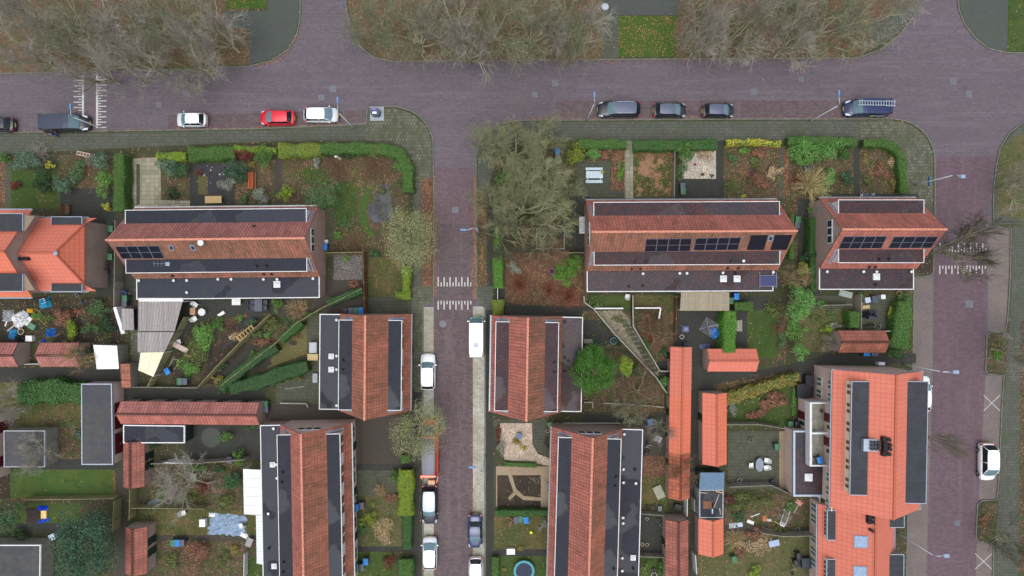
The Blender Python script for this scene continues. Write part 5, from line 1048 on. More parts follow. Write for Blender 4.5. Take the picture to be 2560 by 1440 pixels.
leafy('grey-green oak-like tree at the left edge above the corner garage', 12, 1290, 52, 46, 5, 'ivy', .1, .8, 12)
leafy('green laurel-like tree in the gap behind the two solar houses', 1998, 757, 40, 54, 4.5, 'laurel', .1, 1.3, 16, rough=.25); leafy('small green tree in the gap, below the laurel-like one', 1997, 882, 22, 20, 3, 'laurel', .09, 1, 8)
leafy('feathery dark green conifer at the right end of the long terrace', 810, 482, 50, 40, 4, 'fir', .2, .75, 14, asp=.16)
# ---- hedges
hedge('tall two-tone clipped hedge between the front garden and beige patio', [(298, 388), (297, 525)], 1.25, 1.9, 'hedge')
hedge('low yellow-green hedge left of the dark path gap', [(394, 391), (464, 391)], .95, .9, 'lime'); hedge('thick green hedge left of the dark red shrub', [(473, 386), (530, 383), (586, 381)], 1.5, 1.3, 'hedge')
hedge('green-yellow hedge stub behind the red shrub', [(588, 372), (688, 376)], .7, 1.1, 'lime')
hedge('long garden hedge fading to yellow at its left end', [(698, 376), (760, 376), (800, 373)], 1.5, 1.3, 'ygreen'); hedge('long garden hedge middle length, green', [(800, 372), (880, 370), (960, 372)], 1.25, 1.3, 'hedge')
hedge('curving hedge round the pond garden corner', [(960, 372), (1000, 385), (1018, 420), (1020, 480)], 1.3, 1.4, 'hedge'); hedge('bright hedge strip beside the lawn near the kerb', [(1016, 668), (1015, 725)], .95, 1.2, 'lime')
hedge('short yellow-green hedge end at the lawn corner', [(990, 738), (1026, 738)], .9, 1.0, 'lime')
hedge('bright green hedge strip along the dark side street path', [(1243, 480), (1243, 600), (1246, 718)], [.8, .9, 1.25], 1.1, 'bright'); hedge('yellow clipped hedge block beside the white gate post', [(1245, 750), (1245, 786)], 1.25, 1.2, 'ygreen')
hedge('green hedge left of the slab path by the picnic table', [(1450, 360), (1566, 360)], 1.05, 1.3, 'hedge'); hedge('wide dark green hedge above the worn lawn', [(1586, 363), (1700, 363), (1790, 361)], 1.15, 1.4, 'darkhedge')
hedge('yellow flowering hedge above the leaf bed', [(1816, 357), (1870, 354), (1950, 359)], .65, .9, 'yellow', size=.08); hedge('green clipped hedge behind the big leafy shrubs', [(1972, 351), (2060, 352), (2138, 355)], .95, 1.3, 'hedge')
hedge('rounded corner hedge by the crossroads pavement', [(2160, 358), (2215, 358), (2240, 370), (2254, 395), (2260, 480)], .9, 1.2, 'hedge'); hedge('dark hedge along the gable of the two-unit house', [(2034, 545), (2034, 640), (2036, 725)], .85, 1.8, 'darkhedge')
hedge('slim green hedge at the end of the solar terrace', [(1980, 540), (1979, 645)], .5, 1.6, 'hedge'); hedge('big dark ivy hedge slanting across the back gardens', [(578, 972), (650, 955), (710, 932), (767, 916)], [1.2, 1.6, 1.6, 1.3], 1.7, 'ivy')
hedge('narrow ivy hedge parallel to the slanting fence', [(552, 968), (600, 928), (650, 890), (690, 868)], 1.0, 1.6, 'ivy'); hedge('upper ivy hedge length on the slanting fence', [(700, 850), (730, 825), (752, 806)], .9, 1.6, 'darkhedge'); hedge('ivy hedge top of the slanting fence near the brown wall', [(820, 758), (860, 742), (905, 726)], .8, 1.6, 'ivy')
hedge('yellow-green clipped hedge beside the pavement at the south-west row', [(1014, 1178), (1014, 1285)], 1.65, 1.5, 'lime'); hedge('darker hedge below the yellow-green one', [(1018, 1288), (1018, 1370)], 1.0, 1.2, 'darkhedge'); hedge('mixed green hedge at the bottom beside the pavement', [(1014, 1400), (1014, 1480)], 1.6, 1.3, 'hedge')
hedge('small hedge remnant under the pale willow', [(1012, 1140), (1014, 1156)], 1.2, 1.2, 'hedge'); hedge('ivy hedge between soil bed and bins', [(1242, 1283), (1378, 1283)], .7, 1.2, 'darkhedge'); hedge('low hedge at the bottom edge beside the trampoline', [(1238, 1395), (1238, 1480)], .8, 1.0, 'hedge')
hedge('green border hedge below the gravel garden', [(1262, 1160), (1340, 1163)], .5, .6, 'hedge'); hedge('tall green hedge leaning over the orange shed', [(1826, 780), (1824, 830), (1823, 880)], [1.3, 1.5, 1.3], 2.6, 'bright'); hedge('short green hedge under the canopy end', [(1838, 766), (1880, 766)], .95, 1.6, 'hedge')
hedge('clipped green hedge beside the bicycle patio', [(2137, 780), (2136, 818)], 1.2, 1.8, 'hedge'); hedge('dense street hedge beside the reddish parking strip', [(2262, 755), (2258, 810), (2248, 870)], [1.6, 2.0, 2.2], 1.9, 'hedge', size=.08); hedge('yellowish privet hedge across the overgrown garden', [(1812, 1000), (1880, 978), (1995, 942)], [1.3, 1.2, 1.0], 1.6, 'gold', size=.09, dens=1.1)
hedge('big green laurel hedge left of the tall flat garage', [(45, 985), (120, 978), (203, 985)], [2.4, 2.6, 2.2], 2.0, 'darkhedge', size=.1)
# ---- shrubs: label, x, y, rx, ry (px), height, leaf, options
for a in [
 ('grey-green bushy conifer by the pavement at far left', 65, 402, 42, 26, 1.8, 'blue'), ('very dark evergreen bush left of the lawn', 108, 448, 30, 30, 1.8, 'dark'), ('bright yellow small bush above the dark evergreen', 126, 413, 12, 8, 1.0, 'yellow'), ('blue-green bush beside the dark evergreen', 165, 460, 30, 28, 1.6, 'blue'), ('mid green bush in the trellis garden', 200, 430, 24, 26, 1.2, 'fir'), ('grey-green tall shrub left of the clipped hedge', 250, 405, 26, 24, 1.6, 'blue'), ('green shrub column beside the clipped hedge', 262, 460, 20, 34, 1.6, 'grass'), ('yellow shrub at the foot of the clipped hedge', 270, 516, 11, 11, .9, 'yellow'), ('small dark red bush on the front lawn', 39, 460, 14, 14, .9, 'red'), ('mixed shrub at the left edge by the pavement', 8, 398, 22, 12, 1.0, 'hedge'),
 ('blue-green shrub right of the beige patio', 420, 420, 30, 22, 1.3, 'blue'), ('grey-green shrub in the bed beside the dark path', 455, 430, 18, 26, 1.2, 'ivy'), ('low dark shrub at the end of the patio bed', 430, 480, 24, 18, .7, 'dark'), ('dark red-leaved shrub between two hedges', 612, 383, 27, 20, 1.5, 'red'), ('dark green bush right of the red shrub', 660, 388, 24, 26, 1.7, 'hedge'), ('round dark blue-green bush above the pebble bed', 583, 418, 32, 34, 1.9, 'pine'), ('pale grey twiggy lavender bush on the pebbles', 568, 462, 24, 20, .8, 'grey'), ('olive low shrub beneath the red one', 628, 410, 12, 9, .6, 'gold'), ('grey-blue shrub right of the orange bench', 655, 488, 24, 22, 1.1, 'grey'), ('small green conifer beside the wooden table', 610, 500, 11, 14, 1.0, 'fir'),
 ('round clipped topiary ball beside the dark path', 715, 487, 19, 19, 1.3, 'lime'), ('silver-grey shrub in the pond garden', 795, 402, 13, 18, .9, 'grey'), ('dark leafed shrub under the long hedge', 820, 382, 18, 12, 1.0, 'dark'), ('dark holly shrub right of the tree stump', 877, 382, 24, 14, 1.1, 'dark'), ('bare-tipped brownish shrub in the hedge', 945, 378, 30, 20, 1.4, 'mixed'), ('spiky green shrub inside the corner hedge', 1000, 415, 18, 22, 1.1, 'laurel'), ('dark green bush beside the pond kerb', 1012, 460, 12, 18, 1.0, 'darkhedge'), ('reedy tuft on the pond bank', 955, 478, 12, 8, .5, 'mixed'), ('low green perennials by the gable path', 862, 555, 20, 18, .5, 'fir'), ('small green plants beside the terrace gable', 845, 590, 14, 14, .4, 'grass'), ('dark ivy clump beside the black pot', 940, 635, 20, 10, .8, 'ivy'), ('green plant in the gravel yard', 866, 645, 12, 7, .5, 'grass'), ('rust-brown shrub at the yard corner', 890, 712, 18, 10, .8, 'rust'),
 ('green shrub beside the terrace table', 694, 762, 14, 18, 1.3, 'hedge'), ('wide tangled green bramble below the sun loungers', 520, 830, 30, 36, .9, 'grass'), ('bramble heap along the slanting fence', 490, 880, 34, 34, 1.0, 'mixed'), ('bright green bush at the fence foot', 490, 925, 18, 16, .9, 'grass'), ('tan dry grass tuft beside the black pond', 590, 845, 16, 14, .6, 'tan'), ('green climber on the middle slanting fence', 632, 808, 14, 12, 1.0, 'ivy'), ('grey-olive scrub between slanting fences', 690, 815, 26, 22, .8, 'mixed'), ('brownish scrub under the ivy hedge', 660, 858, 20, 14, .6, 'rust'), ('yellowing plants at the alley end', 545, 948, 22, 12, .5, 'gold'), ('small bright plant on the dark path', 635, 882, 8, 8, .5, 'bright'), ('olive creeper below the big ivy hedge', 735, 945, 30, 10, .6, 'mixed'),
 ('long green bramble strip beside the cream canopy fence', 505, 860, 20, 44, .9, 'grass'), ('green bramble between the white chairs and slanting fences', 545, 812, 22, 18, .8, 'hedge'), ('lush weeds low on the left slanting fence', 462, 915, 16, 22, .7, 'grass'), ('green tangle against the middle slanting fence, upper', 640, 835, 14, 10, .8, 'mixed'), ('green tangle against the middle slanting fence, lower', 560, 915, 14, 12, .7, 'ivy'), ('olive tangle right of the dark slanting path', 612, 915, 18, 14, .6, 'mixed'), ('rust weeds right of the dark slanting path', 640, 895, 14, 12, .5, 'litter'), ('green weeds where the slanting path starts', 668, 838, 12, 8, .6, 'grass'), ('pale green scrub below the straw shrub', 720, 800, 18, 14, .8, 'ivy'), ('climber on the fence near the brown wall', 780, 785, 18, 8, .9, 'hedge'), ('green mound beside the black pond liner', 598, 795, 10, 12, .6, 'grass'), ('grass clump above the two alley bins', 470, 938, 10, 8, .5, 'bright'), ('reddish stalks beside the olive slabs', 742, 842, 12, 12, .5, 'litter'), ('ivy heap at the lower end of the ivy hedges', 560, 975, 14, 8, .8, 'darkhedge'), ('dark green overgrowth in the middle of the junk garden', 225, 820, 24, 16, .9, 'fir'), ('green weeds around the junk heap', 120, 800, 18, 14, .5, 'mixed'), ('weeds behind the storage box in the junk garden', 95, 790, 14, 10, .4, 'grass'), ('green bush in the scrub garden, left', 400, 1235, 18, 14, .9, 'hedge'), ('olive bush in the scrub garden, centre', 465, 1245, 24, 16, .8, 'mixed'), ('green weeds in the scrub garden, upper', 500, 1172, 22, 10, .7, 'grass'), ('green weeds below the yard fence', 545, 1170, 18, 10, .7, 'ivy'), ('dark weeds in the rust bush garden, right', 560, 1400, 18, 18, .6, 'mixed'), ('green weeds beside the crate yard', 1612, 1420, 8, 14, .5, 'grass'), ('tall weeds in the scrap garden, right', 1975, 1265, 16, 12, .7, 'hedge'), ('tall weeds in the scrap garden, left', 1850, 1290, 18, 14, .7, 'ivy'), ('green weeds along the bottom right fence', 1945, 1320, 18, 8, .6, 'mixed'), ('leafy clump right of the lawn in the gap', 1955, 850, 12, 24, .7, 'fir'), ('green shrubs behind the terrace end wall', 1975, 705, 14, 14, 1.2, 'hedge'), ('fern clump left of the grey pots', 2040, 800, 16, 12, .5, 'mixed'), ('low plants below the palm-like one', 2075, 785, 16, 8, .4, 'fir'), ('weeds along the slab path garden', 1540, 800, 14, 10, .4, 'mixed'), ('green shrub under the scrub by the leaf garden', 1660, 880, 12, 10, .7, 'ivy'), ('brown heap in the leaf garden corner', 1610, 795, 16, 12, .6, 'litter'), ('low plants behind the terrace lawn', 1640, 752, 16, 8, .4, 'mixed'),
 ('rust-red round bush in the junk garden', 157, 793, 22, 22, 1.3, 'rust'), ('lime green shrub left of the mossy shed', 178, 822, 16, 26, 1.4, 'lime'), ('grey-green shrub in the junk garden', 250, 765, 30, 22, 1.3, 'fir'), ('dark overgrown shrub above the white metal roof', 265, 810, 26, 24, 1.2, 'dark'), ('orange-green perennials in the junk garden', 198, 780, 18, 12, .6, 'rust'), ('green shrub squeezed beside the half hidden shed', 220, 892, 16, 20, 1.2, 'hedge'), ('grey-green yucca tuft by the tall garage', 195, 1085, 12, 14, .6, 'blue'),
 ('topiary pointed green bush on the dark yard', 567, 1092, 17, 13, 1.4, 'hedge'), ('green clipped bush beside the fence bin', 600, 1142, 16, 19, 1.5, 'hedge'), ('small ivy on the garage wall', 378, 1118, 20, 9, 1.0, 'ivy'), ('ivy strip under the red shed row', 630, 1068, 22, 6, 1.0, 'ivy'), ('olive tree-like shrub left of the canopy', 575, 1195, 32, 28, 2.0, 'ivy'), ('dark purple shrub beneath the olive one', 515, 1220, 22, 18, 1.2, 'red'), ('brown-olive shrub by the canopy corner', 560, 1255, 30, 18, 1.2, 'mixed'), ('rust-coloured round bush at the bottom left', 495, 1390, 38, 34, 1.5, 'rust'), ('orange dying tuft near the white slats', 590, 1375, 14, 12, .6, 'gold'), ('low weeds beside the bottom left shed', 430, 1400, 20, 26, .5, 'mixed'), ('dark green bush above the corner garage', 40, 1335, 24, 14, 1.2, 'dark'),
 ('yellow-olive round bush beside the bins', 920, 1290, 22, 22, 1.4, 'ygreen'), ('small dark green bush under the olive one', 907, 1318, 13, 11, 1.0, 'darkhedge'), ('tiny round olive bush near the bins', 934, 1258, 8, 8, .6, 'ygreen'), ('straw coloured ornamental grass clump', 955, 1325, 28, 30, .7, 'tan'), ('green shrub at the slab garden edge', 985, 1190, 10, 14, .9, 'hedge'), ('rusty low perennials in the slab garden', 972, 1240, 22, 12, .5, 'rust'), ('reddish brown bush above the bottom hedge', 975, 1400, 18, 18, .9, 'red'),
 ('yellow flowering bush beside the hedge end', 1440, 385, 26, 24, 1.7, 'ygreen'), ('green leafy bush right of the yellow one', 1487, 378, 20, 18, 1.3, 'laurel'), ('brown shrub under the hedge end', 1512, 383, 18, 14, .9, 'rust'), ('row of small green plants in the leaf strip', 1550, 430, 9, 28, .6, 'bright'), ('dark glossy camellia beside the picket edge', 1714, 382, 24, 26, 1.9, 'hedge'), ('grey-green spreading shrub on the gravel edge', 1704, 425, 16, 22, .8, 'fir'), ('dry brown hydrangea above the gravel', 1764, 386, 20, 17, 1.0, 'tan'), ('dark tuft in the white gravel', 1757, 435, 5, 4, .3, 'dark'), ('second dark tuft at the gravel corner', 1779, 440, 5, 5, .3, 'dark'),
 ('green rosette shrub in the leaf bed', 1860, 375, 14, 12, .7, 'grass'), ('brown perennial mound in the leaf bed', 1900, 378, 24, 18, .6, 'rust'), ('dark blue-green tuft in the leaf bed', 1836, 398, 16, 14, .6, 'fir'), ('olive perennials beside the black tub', 1885, 405, 20, 16, .5, 'mixed'), ('olive clipped mound by the terrace front', 1833, 470, 20, 18, .9, 'mixed'), ('purple-brown bare mound left of the terrace path', 1895, 455, 24, 22, .7, 'rust'), ('tan hydrangea beside the slab path', 1936, 430, 20, 20, .8, 'tan'), ('yellow-green low plant against the gutter', 1855, 492, 10, 4, .5, 'yellow'),
 ('big leafy rhododendron, left part', 2005, 375, 34, 32, 2.0, 'laurel'), ('big leafy rhododendron, right part', 2068, 372, 34, 28, 1.9, 'laurel'), ('rhododendron sprig below the left part', 2012, 402, 22, 14, 1.2, 'laurel'), ('blue-green rosette bush right of the rhododendron', 2110, 386, 20, 17, 1.1, 'darkhedge'), ('bright green bush behind the straw tree', 2066, 455, 22, 32, 1.4, 'laurel'), ('spiky dark yucca beside the narrow path', 2115, 446, 20, 18, .9, 'pine'), ('yellow flower strip in the corner bed', 2162, 400, 8, 26, .5, 'gold', .07, .35), ('olive tuft at the bottom of the corner bed', 2168, 450, 16, 16, .6, 'mixed', .08, .6), ('yellow flowers along the inner corner hedge', 2232, 460, 10, 22, .5, 'gold', .07, .4), ('pale dry plant in the corner bed', 2230, 405, 14, 12, .5, 'tan'), ('brown dead bush in the corner bed', 2205, 430, 20, 26, .5, 'rust'),
 ('round green bush on the lawn in the gap', 1993, 828, 28, 26, 1.0, 'grass'), ('palm-like green plant behind the right house', 2050, 760, 13, 10, .8, 'laurel'), ('small lime bush beside the grey pots', 2066, 821, 14, 11, .8, 'lime'), ('grey shrub left of the dark-stained shed', 2090, 815, 16, 10, .7, 'grey'), ('yellow shrub before the street hedge', 2232, 790, 12, 24, 1.0, 'yellow'), ('green shrub behind the right house corner', 2150, 738, 12, 9, .8, 'hedge'), ('dark leafy shrub by the street hedge top', 2262, 748, 16, 16, 1.3, 'hedge'), ('ground shrub at the foot of the street hedge', 2240, 885, 20, 14, .8, 'darkhedge'), ('fern-like olive plants beside the lawn', 1932, 775, 26, 20, .7, 'mixed'), ('conifer leaning at the two-unit gable', 2030, 640, 28, 14, 2.2, 'dark'), ('yellow-green shrub in the gap between solar houses', 2010, 675, 16, 18, 1.6, 'lime'), ('green bush on the path by the gable', 2030, 525, 12, 12, 1.2, 'bright'), ('dense green hedge bush in the corner garden', 1425, 680, 32, 32, 1.8, 'bright'), ('green sprig at the top of that hedge bush', 1437, 650, 22, 16, 1.4, 'hedge'), ('grey-blue shrub beside the red leaf bed', 1285, 668, 18, 16, 1.1, 'grey'), ('small green plant by the purple tub', 1388, 693, 9, 8, .5, 'grass'), ('ivy underwood at the foot of the olive trees', 1280, 430, 45, 40, 1.0, 'grass'), ('green undergrowth right of the top olive tree', 1330, 372, 30, 14, .9, 'grass'), ('ivy undergrowth by the dark path', 1250, 540, 16, 50, .9, 'hedge'),
 ('round box bush in the lawn behind the terrace', 1493, 765, 9, 7, .7, 'grass'), ('small green tree-bush right of the olive bush tree', 1592, 930, 13, 16, 1.3, 'ivy'), ('green shrub beside the shed door', 1661, 957, 11, 14, 1.2, 'laurel'), ('dark bush under the blue hoop', 1550, 855, 14, 12, .7, 'dark'), ('dark climber on the slanting white fence', 1615, 870, 12, 22, 1.0, 'darkhedge'), ('rust-brown tangle in the overgrown garden', 1930, 1005, 44, 26, 1.1, 'rust'), ('second rusty clump low in the overgrown garden', 1890, 1035, 30, 16, .8, 'rust'), ('yellowish privet clump, left end of the overgrown hedge', 1830, 995, 26, 20, 2.0, 'gold', .09, 1, 'shrub', 'shrub', 9), ('yellowish privet clump, middle of the overgrown hedge', 1885, 978, 30, 18, 2.0, 'gold', .09, 1, 'shrub', 'shrub', 9), ('greenish privet clump below the overgrown hedge', 1870, 1000, 30, 14, 1.4, 'mixed', .09), ('amber privet clump, right end of the overgrown hedge', 1955, 955, 30, 15, 1.9, 'gold', .09, 1, 'shrub', 'shrub', 9), ('pale green feathery clump at the lone shed', 1828, 1020, 14, 20, .8, 'grey'), ('bright grass mound right of the rusty tangle', 1985, 1000, 10, 40, .5, 'bright'), ('bramble heap behind the terrace of chairs', 1880, 1260, 52, 24, .9, 'mixed'), ('reddish bramble beside the junk shed', 1822, 1245, 14, 14, .8, 'red'), ('tan tall grass in the bottom right garden', 1880, 1365, 44, 30, .6, 'tan'), ('rusty bush in the bottom right garden', 1890, 1335, 26, 16, .8, 'rust'), ('lime shrub at the bottom right', 1890, 1425, 18, 14, 1.0, 'lime'), ('dead red clump at the lower right garden', 1850, 1385, 16, 18, .7, 'rust'), ('grey-green bush at the bottom beside the dull shed', 1650, 1425, 14, 20, 1.0, 'hedge'),
 ('flowering tuft around the blue box on gravel', 1292, 1105, 13, 10, .5, 'gold'), ('yellow dry tuft low on the gravel', 1310, 1120, 12, 6, .4, 'yellow'), ('dark red ground plants at the gravel edge', 1248, 1085, 8, 22, .5, 'red'), ('grey twiggy plants at the gravel edge', 1252, 1115, 10, 22, .5, 'grey'), ('orange-red heather by the grey box', 1279, 1304, 8, 11, .4, 'rust'), ('pale perennials near the lower terrace gutter', 1360, 1310, 18, 14, .5, 'grey'), ('yellow-brown plants beside the white board', 1305, 1370, 12, 6, .4, 'gold'),
 ('bright grass tuft in the upper kerbed planter', 2492, 890, 12, 20, .4, 'bright'), ('brown grass tuft in the lower kerbed planter', 2462, 1295, 12, 16, .4, 'rust')]:
    shrub(*a)
for a in [('red-brown bare shrub on the red leaf bed, big one', 1300, 710, 32, 1.4, 'red', 160), ('orange-twigged shrub beside the terrace corner', 1425, 740, 34, 1.2, 'red', 170), ('bare brown shrub left of the orange-twigged one', 1375, 725, 26, 1.1, 'red', 110), ('pale twiggy bush beside the orange bench', 665, 425, 15, 1.3, 'tan', 90), ('pale bare shrub where the slanting fence starts', 745, 775, 34, 1.6, 'tan', 130), ('grey bare shrub in the blue-green conifer corner', 95, 385, 34, 1.7, 'grey', 110), ('grey twigs by the small dark red bush', 230, 400, 18, 1.3, 'grey', 80), ('brown twiggy mound in the pond garden, right', 940, 410, 50, .7, 'brown', 200), ('brown twiggy mound in the pond garden, left', 850, 410, 46, .6, 'brown', 180), ('brown bare scrub below the pond lawn', 890, 610, 34, .8, 'brown', 150), ('reddish bare shrub beside the dark path', 497, 432, 10, .8, 'red', 60), ('dry brown scrub in the leaf garden', 1640, 800, 38, .9, 'brown', 160), ('bare red-brown scrub beside the slabs', 1625, 850, 34, .9, 'red', 140), ('bare pink shrub above the straw tree', 1995, 450, 26, .9, 'red', 120), ('bare brown scrub by the alley', 1945, 820, 24, .8, 'brown', 110), ('grey scrub left of the leaf garage', 25, 1060, 30, 1.0, 'grey', 120), ('bare scrub beside the bramble heap', 580, 815, 26, .9, 'brown', 110), ('pale straw bare shrub in front of the two-unit house', 2030, 462, 50, 2.4, 'straw', 150, .2, 'shrub', .02), ('straw twigs on the slanting fence', 610, 840, 18, .9, 'tan', 90), ('grey bare shrub below the left fence', 410, 1190, 38, 1.3, 'grey', 140), ('dry straw grass tuft in the slab garden', 958, 1315, 26, .8, 'straw', 160), ('pinkish bare shrub in the slab garden', 950, 1225, 18, .7, 'tan', 90), ('bare shrub beside the bramble heap at right', 1960, 1290, 22, .6, 'grey', 80), ('bare scrub at the lower right', 1840, 1350, 34, .7, 'tan', 130), ('purple-brown shrub in the leaf bed', 1890, 440, 26, .8, 'brown', 130)]: bare_shrub(*a)
# ---- fallen leaves, nobody could count them
def leafscatter(strips):
    rng = np.random.default_rng(5); V = []
    for pts, wd, n, z in strips:
        q = np.array([tuple(P(x, y, 0))[:2] for x, y in pts]); seg = np.linalg.norm(np.diff(q, axis=0), axis=1); i = rng.choice(len(seg), n, p=seg/seg.sum()); t = rng.uniform(size=(n, 1)); c = q[i]*(1-t)+q[i+1]*t
        d = (q[i+1]-q[i])/seg[i][:, None]; nn = np.stack([-d[:, 1], d[:, 0]], 1); cl = .5+.5*np.sin(c[:, :1]*1.3+c[:, 1:2]*.9); off = rng.normal(0, wd/2, (n, 1))*(.4+cl)
        p = np.concatenate([c+nn*off, np.full((n, 1), z)+rng.uniform(0, .05, (n, 1))], 1); nm = rng.normal(0, .25, (n, 3)); nm[:, 2] += 1; nm /= np.linalg.norm(nm, axis=1)[:, None]
        tt = np.cross(nm, rng.normal(size=(n, 3))); tt /= np.linalg.norm(tt, axis=1)[:, None]; bb = np.cross(nm, tt); s = rng.uniform(.03, .065, (n, 1)); V.append(np.stack([p-tt*s, p+bb*s*.7, p+tt*s, p-bb*s*.7], 1).reshape(-1, 3))
    V = np.concatenate(V); t = NT('fallen_leaf', .8, 0, .15); t.col(t.ramp(t.island(), [(0, lin(134, 88, 68)), (.25, lin(158, 108, 82)), (.5, lin(112, 76, 60)), (.72, lin(172, 134, 102)), (.95, lin(196, 162, 92)), (1, lin(206, 178, 144))], 'CONSTANT'))
    return tag(npmesh('fallen_leaves', V, len(V)//4, [t.m]), 'orange-brown fallen leaves drifted along kerbs and lawns', 'leaves', kind='stuff')
leafscatter([([(1187, 440), (1187, 750)], .32, 1900, .02), ([(1086, 440), (1087, 740)], .3, 1200, .02), ([(1066, 450), (1066, 714)], .9, 900, G0+.03), ([(1206, 480), (1206, 714)], .7, 900, G0+.03), ([(0, 331), (840, 317)], .25, 900, .02), ([(640, 320), (914, 310)], .3, 700, .02),
 ([(640, 168), (700, 150), (745, 90)], .25, 350, .02), ([(880, 90), (940, 148), (1280, 154), (2140, 148), (2250, 92)], .3, 900, .02), ([(1310, 299), (2230, 296)], .3, 1300, .02), ([(1995, 140), (1250, 100)], 3, 700, G0+.03), ([(1550, 90), (1690, 80)], 2.0, 240, G0+.03), ([(0, 150), (620, 130)], 2.6, 1500, G0+.03), ([(960, 120), (1500, 110)], 2.2, 1500, G0+.03), ([(1700, 110), (2180, 100)], 2.0, 1100, G0+.03),
 ([(1180, 900), (1182, 1430)], .25, 500, .02), ([(1086, 800), (1087, 1430)], .3, 400, .02), ([(1052, 990), (1052, 1430)], .2, 200, G0+.03), ([(1300, 330), (2250, 330)], 1.6, 220, G0+.03), ([(40, 350), (900, 335)], 1.2, 200, G0+.03), ([(1590, 390), (1680, 390)], .9, 420, G0+.06), ([(1600, 440), (1670, 440)], 1.6, 250, G0+.06), ([(1545, 376), (1545, 474)], .9, 500, G0+.06), ([(1965, 370), (1966, 490)], .5, 420, G0+.06), ([(30, 1246), (290, 1244)], .35, 420, G0+.03), ([(288, 1180), (290, 1240)], .25, 120, G0+.03), ([(1750, 1000), (1750, 1430)], .4, 500, G0+.06), ([(1800, 960), (1990, 930)], .5, 260, G0+.06), ([(2436, 95), (2520, 134)], .3, 150, .02), ([(2500, 375), (2560, 308)], .25, 120, .02), ([(1280, 660), (1450, 740)], 2.5, 1300, G0+.06), ([(720, 420), (1000, 440)], 2.4, 900, G0+.06), ([(1830, 430), (1940, 440)], 3, 700, G0+.06), ([(2170, 430), (2245, 430)], 2, 300, G0+.06), ([(1610, 1170), (1660, 1170)], 1.5, 260, G0+.06), ([(1100, 1000), (1180, 1000)], 12, 260, .02), ([(1100, 500), (1180, 560)], 5, 200, .02), ([(600, 260), (1200, 230)], 3, 120, .02), ([(1300, 230), (2400, 240)], 3, 110, .02), ([(1460, 560), (1990, 690)], 0.1, 1, .02), ([(380, 400), (480, 440)], 1.2, 200, G0+.06), ([(600, 440), (600, 500)], 1.6, 220, G0+.06), ([(160, 420), (280, 480)], 1.6, 300, G0+.06)])

# ---- weeds, moss and dead stalks in the beds, nobody could count them
def cover(name, label, polys, dens, size, mats, seed, h=.22, asp=.5, thr=0.0):
    rng = np.random.default_rng(seed); V = []
    for pts in polys:
        q = np.array(W2(pts, .15)); x0, y0 = q.min(0); x1, y1 = q.max(0); n = int((x1-x0)*(y1-y0)*dens); p = np.stack([rng.uniform(x0, x1, n), rng.uniform(y0, y1, n)], 1); ins = np.zeros(n, bool)
        for i in range(len(q)):
            a, b = q[i], q[i-1]; c = ((a[1] > p[:, 1]) != (b[1] > p[:, 1])) & (p[:, 0] < (b[0]-a[0])*(p[:, 1]-a[1])/(b[1]-a[1]+1e-12)+a[0]); ins ^= c
        fld = np.sin(p[:, 0]*1.7+seed)+np.sin(p[:, 1]*2.1+seed*2)+np.sin((p[:, 0]+p[:, 1])*.9)+rng.normal(0, .5, n); p = p[ins & (fld > thr)]; n = len(p)
        if n == 0: continue
        z = G0+.03+np.abs(rng.normal(0, h*.5, n)); p = np.concatenate([p, z[:, None]], 1); nm = rng.normal(0, .6, (n, 3)); nm[:, 2] += .8; nm /= np.linalg.norm(nm, axis=1)[:, None]
        tt = np.cross(nm, rng.normal(size=(n, 3))); tt /= np.linalg.norm(tt, axis=1)[:, None]; bb = np.cross(nm, tt); s = size*rng.uniform(.5, 1.3, (n, 1)); V.append(np.stack([p-tt*s, p+bb*s*asp, p+tt*s, p-bb*s*asp], 1).reshape(-1, 3))
    V = np.concatenate(V); return tag(npmesh(name, V, len(V)//4, [mats]), label, 'ground cover', kind='stuff')
BEDS = [rect(150, 388, 288, 470), rect(402, 400, 474, 500), rect(588, 400, 688, 514), [(704, 384), (1020, 400), (1026, 640), (812, 640), (812, 530), (704, 516)], [(480, 810), (560, 785), (555, 860), (500, 960), (430, 960), (440, 880)], [(572, 944), (676, 840), (716, 800), (760, 790), (690, 860), (600, 956)], rect(0, 742, 300, 856), rect(0, 956, 205, 1072), rect(110, 1040, 204, 1150), rect(376, 1150, 612, 1272), rect(345, 1276, 640, 1345), rect(384, 1350, 610, 1440), rect(898, 1176, 992, 1366), rect(1234, 352, 1440, 640), rect(1470, 372, 1528, 404), rect(1810, 362, 1950, 497), rect(1960, 356, 2134, 496), rect(2149, 370, 2256, 484), rect(1456, 776, 1590, 870), [(1586, 772), (1690, 772), (1680, 900), (1640, 905), (1600, 850)], rect(1945, 766, 2160, 880), rect(2222, 780, 2282, 900), [(1456, 870), (1560, 880), (1660, 960), (1660, 1030), (1456, 1030)], [(1815, 985), (1990, 940), (1990, 1066), (1815, 1066)], rect(1812, 1236, 2010, 1318), rect(1812, 1330, 2020, 1440), rect(1603, 1190, 1668, 1285), rect(1236, 1290, 1382, 1374), rect(1262, 632, 1468, 766), rect(1193, 480, 1217, 716), [(2472, 836), (2512, 836), (2508, 932), (2470, 930)], [(2458, 1256), (2494, 1256), (2484, 1350), (2446, 1348)], rect(920, 643, 1006, 742), rect(0, 30, 560, 175), rect(930, 20, 1500, 145), rect(1710, 20, 2240, 140), rect(680, 745, 800, 800)]
cover('ground_cover', 'green weeds and low herbs growing through the garden beds', BEDS, 30, .075, LEAF['mixed'], 3, thr=.35); cover('ground_cover', 'brown dead stalks and litter lying in the garden beds', BEDS, 26, .085, LEAF['litter'], 8, h=.15, asp=.22, thr=.2)
cover('ground_cover', 'fresh green moss and grass tufts in the garden beds', BEDS, 26, .065, LEAF['grass'], 14, h=.14, thr=.9)
